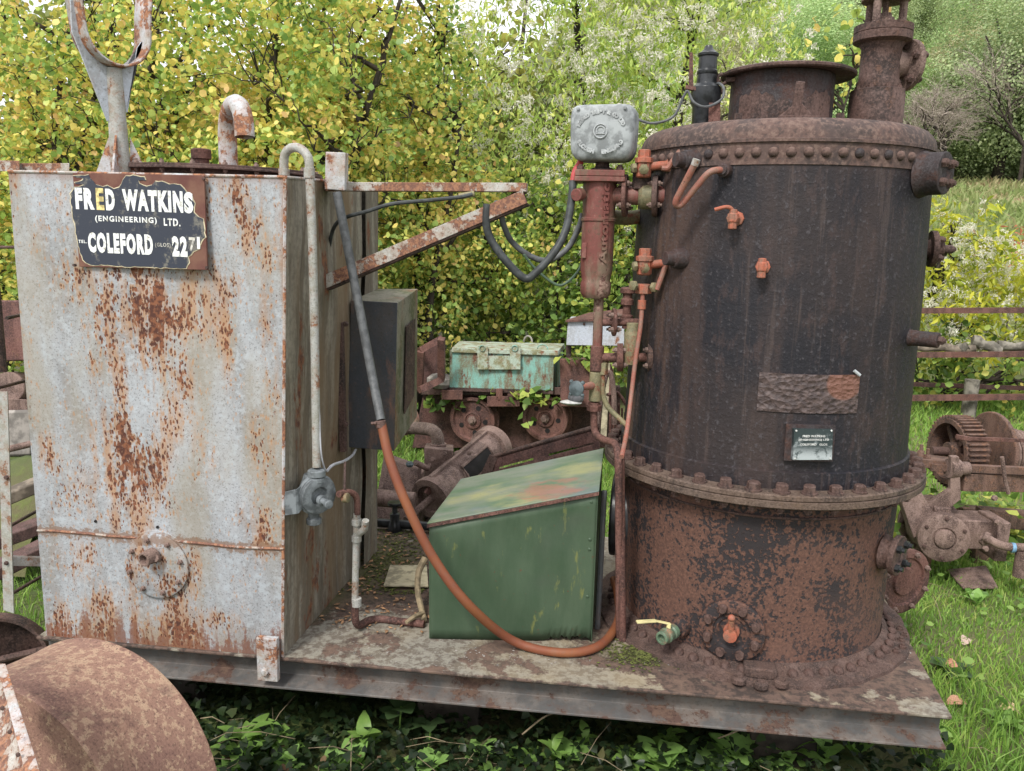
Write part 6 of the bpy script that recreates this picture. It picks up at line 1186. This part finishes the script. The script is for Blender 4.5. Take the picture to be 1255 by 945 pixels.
tree('hazel_tree', 'yellow and orange hazel between the hooked vent pipe and the pale climber', 'tree', (-.2, 5.4, 0), [(-.3, 0, 4.0, -.7, .1, .05), (.1, .1, 3.4, .1, .3, .06), (.25, 0, 3.0, .25, .1, .05)],
     [((-.45, 5.5, 2.8), (.95, .9, 2.2)), ((-.5, 5.3, 1.4), (1.0, .7, 1.0)), ((.35, 5.9, 1.7), (.6, .5, .9))], 1150, 24, .13, (.028, .066), LM1, seed=5, limbs=60, ntw=420)
th_, _ = tree('thicket_bush', 'dense green and yellow bush directly behind the turquoise chest', 'bush', (1.25, 6.2, 0), [(-.3, 0, 1.6, -.5, .1, .035), (.3, .1, 1.8, .5, .1, .035), (0, .1, 2.0, .0, .2, .035)],
     [((1.2, 6.3, 1.35), (1.35, .55, 1.2)), ((.1, 6.1, .9), (.8, .5, .8)), ((2.1, 6.4, 1.2), (.8, .5, 1.1))], 760, 15, .14, (.035, .085), LM3, seed=6, limbs=36, ntw=220)
ct, ccs = tree('climber_covered_tree', 'tall pale green tree smothered in climber with fluffy grey seed heads behind the level controller', 'tree', (2.0, 7.6, 0), [(-.4, 0, 5.5, -.6, .1, .09), (.3, .1, 6.0, .4, .1, .10)],
     [((1.05, 7.3, 3.7), (1.15, 1.0, 2.8)), ((2.55, 7.6, 3.1), (1.2, 1.0, 2.9)), ((1.9, 7.0, 2.6), (.8, .7, 2.0)), ((2.1, 7.2, 1.5), (1.4, .8, 1.3)), ((1.8, 7.7, 5.4), (1.5, 1.0, 1.4))], 2300, 17, .17, (.045, .095), LM2, 'bark', 50, 200, .15, SH_LANCE, None, 8, hang=1.1, shellp=.14, spray=.55, bias=(0, -.3, -1.0))
def seedheads(name, centres, parent, rad, per, size, mat=FL, lb=None):
    p = []
    for c in centres:
        d = rng.normal(size=(per, 3)); d /= np.linalg.norm(d, axis=1)[:, None]; p.append(np.array(c)+d*rad*rng.uniform(.35, 1, (per, 1)))
    return leaves(name, np.concatenate(p), size, mat, parent, .2, SH_LANCE)
face = ccs[ccs[:, 1] < 7.35]; pick = face[rng.choice(len(face), 620)]+rng.normal(size=(620, 3))*.08-np.array([0, .22, 0])
pk2 = np.repeat(pick, 3, 0)+rng.normal(size=(1860, 3))*.08
seedheads('seed_head', pk2, ct, .055, 22, (.025, .045))
# airy sprig right of it
tree('sapling', 'thin spray of yellow leaves rising above the boiler manhole', 'sapling', (4.1, 8.2, gz(4.1, 8.2)), [(0, 0, 4.3, .5, 0, .03)], [((4.5, 8.2, 4.1), (.42, .3, .8)), ((4.0, 8.2, 3.6), (.40, .3, .6))], 36, 5, .11, (.07, .13), LM1, seed=12, limbs=14, ntw=26, r0=.03)
# dark twiggy trees behind, with sky showing between
BT = leafmat('sparse_back_leaf', [(0, (.09, .12, .05)), (.5, (.28, .32, .09)), (1, (.55, .50, .12))], .6, .5, .4)
for i, (x, y, rx, h, n, lb) in enumerate(((-5.5, 8.5, 2.2, 5.3, 900, 'sparse dark tree behind the leftmost hazel'), (-2.4, 9.5, 2.3, 4.9, 1000, 'sparse dark tree behind the middle hazel'), (.2, 10.5, 2.4, 5.2, 900, 'sparse grey twiggy tree behind the right hazel'))):
    tree('background_tree', lb, 'tree', (x, y, gz(x, y)), [(-.4, 0, h, -.8, .1, .10), (.4, .1, h*1.05, .7, .3, .10), (0, .3, h*1.1, 0, .5, .09)], [((x, y, h*.48), (rx, 1.2, h*.50))], n, 9, .3, (.09, .17), BT, seed=20+i, limbs=70, ntw=330, r0=.07)
# pale climber shrub over the fence on the right
sh, scs = tree('climber_shrub', 'bright yellow green climber with fluffy white seed heads piled over the iron fence', 'shrub', (6.4, 7.6, gz(6.4, 7.6)), [(-.4, 0, 1.2, -.5, 0, .04), (.4, 0, 1.2, .6, 0, .04)],
     [((5.45, 7.2, 1.35), (.75, .6, .75)), ((6.3, 7.6, 1.15), (.95, .7, .60)), ((7.3, 7.9, 1.2), (.9, .7, .62)), ((5.3, 6.6, .95), (.6, .3, .30))], 420, 12, .12, (.06, .12), leafmat('bright_climber_leaf', [(0, (.16, .24, .04)), (.4, (.42, .48, .06)), (.8, (.64, .62, .07)), (1, (.70, .58, .10))], .45, 1.5, .35), 'bark', 24, 120, .3, SH_LANCE, None, 30, shellp=.3)
f2 = scs[(scs[:, 1] < 7.7)]; pk = f2[rng.choice(len(f2), 150)]+rng.normal(size=(150, 3))*.06-np.array([0, .06, -.04]); seedheads('seed_head', np.repeat(pk, 3, 0)+rng.normal(size=(450, 3))*.055, sh, .045, 24, (.022, .04))
tree('dark_hedge', 'dark green leafy growth under the fence rails just right of the boiler', 'hedge', (5.4, 7.0, gz(5.4, 7)), [(0, 0, .5, 0, 0, .02)], [((5.0, 6.9, .5), (.75, .35, .5)), ((6.3, 7.0, .3), (1.3, .35, .35)), ((7.8, 7.2, .4), (1.0, .4, .45))], 260, 12, .10, (.05, .09), LM3, 'bark', 10, 60, .4, SH_ROUND, None, 33)
# ivy hanging over the wagon
def scatter_box(n, x0, x1, y0, y1, z0, z1): return np.stack([rng.uniform(x0, x1, n), rng.uniform(y0, y1, n), rng.uniform(z0, z1, n)], 1)
a, b = P(515, 480, YW-.15), P(690, 484, YW-.15)
pts = np.concatenate([np.array(P(random.gauss(645, 22), random.uniform(478, 494), YW-.2)+V(0, random.uniform(-.05, .1), 0))[None] for _ in range(70)]+[np.array(P(random.gauss(540, 14), random.uniform(482, 505), YW-.1))[None] for _ in range(24)]+[np.array(P(random.gauss(726, 14), random.uniform(428, 446), YW-.4))[None] for _ in range(70)]+[np.array(P(random.gauss(700, 5), random.uniform(430, 470), YW-.2))[None] for _ in range(24)]+[np.array(P(random.gauss(650, 8), random.gauss(512, 9), YW-.2))[None] for _ in range(4)])
tag(leaves('ivy_trails', pts, (.04, .08), LM3, None, .6, SH_HEART), 'trailing ivy growing over the wagon frame below the turquoise chest', 'ivy')
# grass ---------------------------------------------------------------
GM = leafmat('grass_blade', [(0, (.08, .16, .03)), (.45, (.20, .36, .07)), (.80, (.34, .50, .11)), (1, (.52, .48, .20))], .5, 2.5, .35)
def grass(name, n, x0, x1, y0, y1, h, w_, label, keep=lambda x, y: True, dens=1.0):
    x = rng.uniform(x0, x1, n); y = rng.uniform(y0, y1, n); k = np.array([keep(a, b) for a, b in zip(x, y)]); x = x[k]; y = y[k]; n = len(x)
    z = np.array([gz(a, b) for a, b in zip(x, y)]); pat = .75+.45*np.sin(x*2.3+np.sin(y*3.1))*np.sin(y*2.7+1); hh = rng.uniform(h[0], h[1], n)*pat; ww = rng.uniform(w_[0], w_[1], n)
    t = rng.uniform(0, 2*PI, n); lx = rng.normal(size=n)*.42*hh; ly = rng.normal(size=n)*.42*hh; cx, cy = np.cos(t)*ww, np.sin(t)*ww
    co = np.stack([np.stack([x-cx, y-cy, z-.005], 1), np.stack([x+cx, y+cy, z-.005], 1), np.stack([x+cx*.8+lx*.4, y+cy*.8+ly*.4, z+hh*.6], 1), np.stack([x-cx*.8+lx*.4, y-cy*.8+ly*.4, z+hh*.6], 1), np.stack([x+lx*1.2, y+ly*1.2, z+hh*.95], 1)], 1).reshape(-1, 3)
    b = np.arange(n)[:, None]*5; f = np.concatenate([b+np.array([0, 1, 2]), b+np.array([0, 2, 3]), b+np.array([3, 2, 4])], 1).reshape(-1)
    org = V((x0+x1)/2, (y0+y1)/2, 0); o = npmesh(name, co-np.array(org), f, 3, GM, None, org, 'stuff'); return tag(o, label, 'grass', None, 'stuff')
offp = lambda x, y: not (-.05 < x < 2.92 and -.25 < y < 1.4)
grass('grass', 75000, 2.7, 6.0, -1.4, 3.2, (.03, .10), (.0018, .004), 'lush green grass right of the boiler around the winch', offp)
grass('grass', 40000, 3.0, 9.5, 3.0, 9.0, (.05, .12), (.004, .008), 'green grass in front of the iron fence', lambda x, y: x > 2.6+y*.15)
grass('grass', 9000, .2, 3.2, -1.1, -.22, (.03, .09), (.0015, .0032), 'short green grass along the near edge below the platform', lambda x, y: random.random() < smst(-.15, -.55, y)*.9+.03)
grass('grass', 16000, -3.2, -.05, -.4, 2.2, (.04, .10), (.002, .004), 'green grass left of the tank')
grass('grass', 34000, -1.5, 2.2, 1.5, 5.2, (.05, .12), (.003, .006), 'green grass between the pump and the wagon')
GM2 = leafmat('rough_field_blade', [(0, (.14, .20, .06)), (.4, (.28, .36, .13)), (.75, (.44, .42, .22)), (1, (.46, .30, .20))], .7, .25, .6); GM_ = GM; GM = GM2
grass('grass', 30000, 6, 34, 9, 46, (.15, .5), (.03, .07), 'rough tufted grass across the rising field'); GM = GM_
# dark ivy under the platform -----------------------------------------------
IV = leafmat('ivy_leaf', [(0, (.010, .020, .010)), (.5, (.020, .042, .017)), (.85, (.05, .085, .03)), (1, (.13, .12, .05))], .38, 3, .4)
n = 9000; x = rng.uniform(-.3, 3.0, n); y = rng.normal(-.05, .38, n); z = np.array([gz(a, b) for a, b in zip(x, y)])+rng.uniform(.01, .11, n)
nb_ = 420; bx0 = rng.uniform(-.1, 3.1, nb_); by0 = rng.uniform(-.95, .0, nb_); bz0 = np.array([gz(a, b) for a, b in zip(bx0, by0)])+.05
tag(leaves('fallen_brown_leaves', np.stack([bx0, by0, bz0], 1), (.02, .045), leafmat('brown_litter', [(0, (.09, .05, .03)), (.6, (.20, .12, .07)), (1, (.36, .25, .14))], .8, 3, .2, .2), None, .9, SH_ROUND, None, .1), 'brown dead leaves between the ivy below the platform', 'leaves')
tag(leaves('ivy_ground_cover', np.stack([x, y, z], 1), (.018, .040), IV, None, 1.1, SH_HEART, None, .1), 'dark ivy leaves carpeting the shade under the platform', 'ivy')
WM = leafmat('weed_leaf', [(0, (.08, .18, .045)), (.5, (.20, .36, .08)), (1, (.36, .50, .14))], .42, 4, .2)
n = 2600; x = np.concatenate([rng.uniform(.3, 3.0, 2000), rng.uniform(3.0, 5.5, 600)]); y = np.concatenate([np.minimum(-.22, rng.normal(-.62, .16, 2000)), rng.uniform(.2, 3.5, 600)]); z = np.array([gz(a, b) for a, b in zip(x, y)])+rng.uniform(.02, .09, n)
tag(leaves('ground_weeds', np.stack([x, y, z], 1), (.02, .05), WM, None, 1.2, SH_ROUND, None, .0), 'low mixed green weeds in the grass below and beside the platform', 'weeds')
n = 2600; x = np.concatenate([rng.normal(4.3, .5, 1300), rng.normal(4.9, .35, 1300)]); y = np.concatenate([rng.normal(2.6, .3, 1300), rng.normal(1.7, .3, 1300)]); z = np.array([gz(a, b) for a, b in zip(x, y)])+np.abs(rng.normal(0, .16, n))
tag(leaves('ivy_around_winch', np.stack([x, y, z], 1), (.04, .075), LM3, None, .8, SH_HEART, None, .3), 'green ivy and bramble climbing round the winch frame', 'ivy')
lfm = MB(); q = [(-i, 0) for i in range(3)]
def leafgeo(me_name, w_, mat, curl=.12, n=6):
    m = MB(); vs = []
    for i in range(n+1):
        t = i/n; ww = w_*math.sin(PI*min(.98, t*.93+.05))**.75
        for sx in (-1, 0, 1): vs.append(V(sx*ww, t, .10*abs(sx)*ww/w_*.5+curl*math.sin(t*PI)-curl*1.3*t*t))
    return m.add(vs, [(i*3+j, i*3+j+1, i*3+j+4, i*3+j+3) for i in range(n) for j in (0, 1)]).mesh(me_name, mat, ang=180)
LFa = leafgeo('leaf', .20, WM); WMJ = leafgeo('leaf', .27, WM, .2); LFb = leafgeo('leaf', .34, WM, .1)
M['weed_l'] = leafmat('broad_weed_leaf', [(0, (.22, .42, .10)), (1, (.34, .54, .16))], .4, 4, .3); LFc = leafgeo('leaf', .33, M['weed_l'], .1); DKL = leafgeo('leaf', .36, leafmat('bramble_leaf', [(0, (.05, .10, .04)), (1, (.09, .15, .06))], .35, 4, .3), .08)
def plant(x, y, n, size, me, label, cat, tall=0, steep=.9):
    z = gz(x, y); root = thing('weed_plant', V(x, y, z), label, cat, 'weeds along the platform and in the grass')
    if tall: MB().tube([V(x, y, z), V(x+.01, y, z+tall)], .003, 6).build('stem', WM, root)
    for k in range(n):
        t = 2*PI*k/n+random.uniform(-.3, .3); el = random.uniform(steep*.5, steep); hz__ = tall*random.uniform(.35, 1) if tall else 0
        d = V(math.cos(t)*math.cos(el), math.sin(t)*math.cos(el), math.sin(el)); o = bpy.data.objects.new('leaf', me); COL.objects.link(o); o.parent = root
        xax = d.cross(V(0, 0, 1)).normalized(); Mx = Matrix((xax, d, xax.cross(d))).transposed().to_4x4() @ Matrix.Scale(size*random.uniform(.7, 1.2), 4); Mx.translation = V(0, 0, hz__); o.matrix_local = Mx
for px, py, n, sz, me, lb, tall, st in (
    (350, 935, 7, .11, LFc, 'pale green broad leaved weed nearest the drum at the bottom edge', 0, 1.1), (410, 940, 6, .12, LFc, 'bright upright weed with broad leaves at the bottom edge left of centre', 0, 1.3), (515, 940, 8, .12, LFc, 'bright jagged weed clump at the bottom edge below the dark bramble', 0, 1.2),
    (488, 905, 6, .12, DKL, 'dark round leaved bramble sprig in the shade below the hose', .16, .5), (525, 905, 4, .08, DKL, 'smaller dark bramble sprig beside the large one in the shade', .1, .5), (600, 940, 6, .09, LFa, 'narrow leaved weed at the bottom edge below the hood', 0, 1.2),
    (690, 940, 6, .08, LFa, 'narrow leaved weed at the bottom edge right of the hood', 0, 1.1), (955, 940, 8, .10, LFc, 'leafy weed at the bottom edge below the boiler', 0, 1.1), (1010, 930, 7, .09, LFc, 'leafy weed at the bottom edge near the platform corner', .08, .9),
    (1165, 830, 7, .11, DKL, 'low plant with wide drooping leaves beside the platform end', 0, .6), (1195, 745, 6, .09, LFc, 'tall bright dandelion like plant in the grass before the winch', 0, 1.35), (1130, 560, 6, .14, LFc, 'pale leafy clump in the grass just right of the boiler', 0, .8), (1230, 900, 6, .10, LFa, 'narrow weed in the grass at the lower right corner', 0, 1.0)):
    g_ = PZ(px, py, .03); plant(g_.x, g_.y, n, sz*.8, me, lb, 'weed', tall, st)
random.seed(9)
for i in range(34):
    px = random.uniform(270, 1060); py = random.uniform(905, 944); g_ = PZ(px, py, .03)
    plant(g_.x, g_.y, random.randint(5, 8), random.uniform(.06, .11), random.choice((LFc, LFa, LFc, WMJ)), 'small green weed among the many in the strip of ground below the platform', 'weed', random.choice((0, 0, .06)), random.uniform(.7, 1.2))
random.seed(5)
for px, py, c_, lb in ((1155, 812, (.42, .20, .13), 'large curled brown leaf lying by the platform end'), (1225, 868, (.52, .40, .22), 'tan dead leaf in the lower right grass'), (1160, 862, (.40, .22, .14), 'small brown leaf in the grass by the platform corner'), (1180, 790, (.45, .33, .28), 'crumpled pinkish brown leaf in the grass')):
    me = leafgeo('dead_leaf', .32, plain('dead_leaf_'+str(px), c_, .7, .3, 30), .2); g_ = PZ(px, py, .06); o = bpy.data.objects.new('dead_leaf', me); COL.objects.link(o); o.location = g_; o.scale = (.07, .07, .07); o.rotation_euler = (.3, .3, random.uniform(0, 6)); tag(o, lb, 'leaf')
for i, (a, b, c, lb) in enumerate((((880, 905), (905, 895), (930, 880), 'pale dry stem lying in the ivy below the boiler'), ((640, 900), (668, 878), (690, 872), 'pale dry stem in the ivy below the hood'))):
    o = MB().tube(catmull([PZ(*a, .1), PZ(*b, .16), PZ(*c, .12)]), .003, 6).build('dry_grass_stalk', M['twig']); tag(o, lb, 'stem')
o = MB().ball(PZ(965, 925, -.02), .08, (1.5, .9, .7), 12).build('half_buried_stone', M['bark'], ang=180); tag(o, 'dark half buried stone at the bottom edge below the boiler', 'stone')
# wooded hillside ------------------------------------------------------------
HM = [leafmat('hill_leaf_'+k, st, .6, .12, .4) for k, st in (('dark', [(0, (.20, .28, .15)), (.5, (.40, .50, .25)), (1, (.58, .64, .34))]), ('olive', [(0, (.28, .29, .18)), (.5, (.48, .48, .29)), (1, (.68, .62, .36))]), ('green', [(0, (.26, .40, .18)), (.5, (.46, .63, .29)), (1, (.62, .74, .36))]))]  # leaf colours lightened in place of haze over the hillside
protos = []
for i in range(4):
    r = np.random.default_rng(60+i); bl_ = [((r.uniform(-1.6, 1.6), r.uniform(-1.4, 1.4), r.uniform(1.3, 6.6)), (r.uniform(1.4, 2.2),)*2+(r.uniform(1.1, 1.8),)) for _ in range(12)]
    cs, pts = blob_pts(bl_, 900, 46, .24, .22, 70+i); protos.append((bl_, pts))
GRP = 'trees on the wooded hillside'
def hilltree(x, y, sc, kind, k, lb):
    z = gz(x, y); root = thing('hill_tree', V(x, y, z), lb, 'tree', GRP)
    key = k
    if key not in hill_me:
        ob_ = leaves('crown', protos[k][1], (.06, .115), HM[0], None, .5, SH_ROUND, (protos[k][1]-np.array([0, 0, 3.6]))*.7, .4, None); hill_me[key] = ob_.data; off = ob_.location.copy(); bpy.data.objects.remove(ob_); hill_off[key] = off
        m = MB(); m.tube([V(0, 0, -.3), V(.1, 0, 2), V(0, .1, 4.5)], [.22, .16, .05], 7)
        for a in range(5): m.tube([V(0, 0, 2.2+a*.4), V(math.cos(a*2.2)*1.3, math.sin(a*2.2)*1.3, 4+a*.5)], [.09, .03], 5)
        hill_tr[key] = m.mesh('trunk', M['bark'], ang=180)
    for nm, me, off in (('crown', hill_me[key], hill_off[key]), ('trunk', hill_tr[key], V(0, 0, 0))):
        o = bpy.data.objects.new(nm, me); COL.objects.link(o); o.parent = root
        if nm == 'crown': o.material_slots[0].link = 'OBJECT'; o.material_slots[0].material = HM[kind]
        o.matrix_local = Matrix.Rotation(x*1.7, 4, 'Z') @ Matrix.Scale(sc, 4) @ Matrix.Translation(off)
hill_me, hill_off, hill_tr = {}, {}, {}
random.seed(21); KL = ('dark green tree among many on the wooded hillside', 'olive brown tree among many on the wooded hillside', 'fresh green tree among many on the wooded hillside')
yy = 47
rows_ = [(46, 11), (52, 12), (59, 13), (67, 14), (76, 15), (86, 15), (98, 16)]
for y, n in rows_:
    for i in range(n):
        x = (3.2+ i*(1.0+.072*y))*1.0+random.uniform(-1.5, 1.5) + (y-47)*.02
        if x < 9.5*y/47-3.5 and y < 52: continue
        kd = random.choice((0, 0, 1, 1, 2)) if x < .62*y else random.choice((0, 1, 2, 2)); hilltree(x, y+random.uniform(-3, 3), random.uniform(.9, 1.45), kd, random.randrange(4), KL[kd])
# bare thorn trees at the top of the field
def bare(x, y, h, sp, lb, seed):
    root = thing('bare_tree', V(x, y, gz(x, y)), lb, 'tree', None); r = random.Random(seed); tm_, tw = MB(), MB()
    def grow(p, d, l, rad, dep):
        q = p+d*l; mid = (p+q)/2+V(r.uniform(-1, 1), r.uniform(-1, 1), r.uniform(-.5, .5))*l*.12
        (tm_ if dep > 3 else tw).tube([p, mid, q], [rad, rad*.85, rad*.65], 5 if dep > 3 else 3, cap=False)
        if dep == 0: return
        for k in range(3 if dep < 6 else 4):
            nd = (d+V(r.gauss(0, 1), r.gauss(0, 1), r.gauss(.12, .6))*sp).normalized(); grow(q if k else mid, nd, l*r.uniform(.62, .85), rad*.62, dep-1)
    M['thorn'] = M.get('thorn') or plain('grey_brown_twigs', (.38, .32, .27), .95, .3, 8)
    grow(root.location+V(0, 0, -.2), V(0, 0, 1), h*.22, .13, 7); tm_.build('trunk', M['bark'], root, ang=180); tag(tw.build('twig', M['thorn'], root, ang=180), None, None, None, 'stuff')
bare(17.7, 42.0, 7.6, .62, 'grey brown leafless thorn tree at the top of the field near the boiler', 3); bare(21.5, 42.5, 10, .50, 'taller pale leafless tree at the right edge of the field', 5); 
FRN = leafmat('red_bramble', [(0, (.45, .13, .07)), (1, (.6, .25, .14))], .6, 2, .3)
n = 260; c0_ = [(7.6, 10.6, 1.62), (7.9, 11, 1.9), (8.7, 11, 1.35)]; pts = np.concatenate([np.array(c)+rng.normal(size=(90, 3))*np.array([.28, .2, .10]) for c in c0_]); tag(leaves('bramble_leaves', pts, (.07, .13), FRN, None, .6, SH_LANCE), 'red autumn bramble leaves above the pale climber at right', 'bramble')
MB0 = MB()
for c in c0_: MB0.tube([V(c[0], c[1], gz(c[0], c[1])), V(*c)], .01, 5)
tag(MB0.build('bramble_stem', M['bark']), 'thin stems carrying the red bramble leaves', 'bramble')
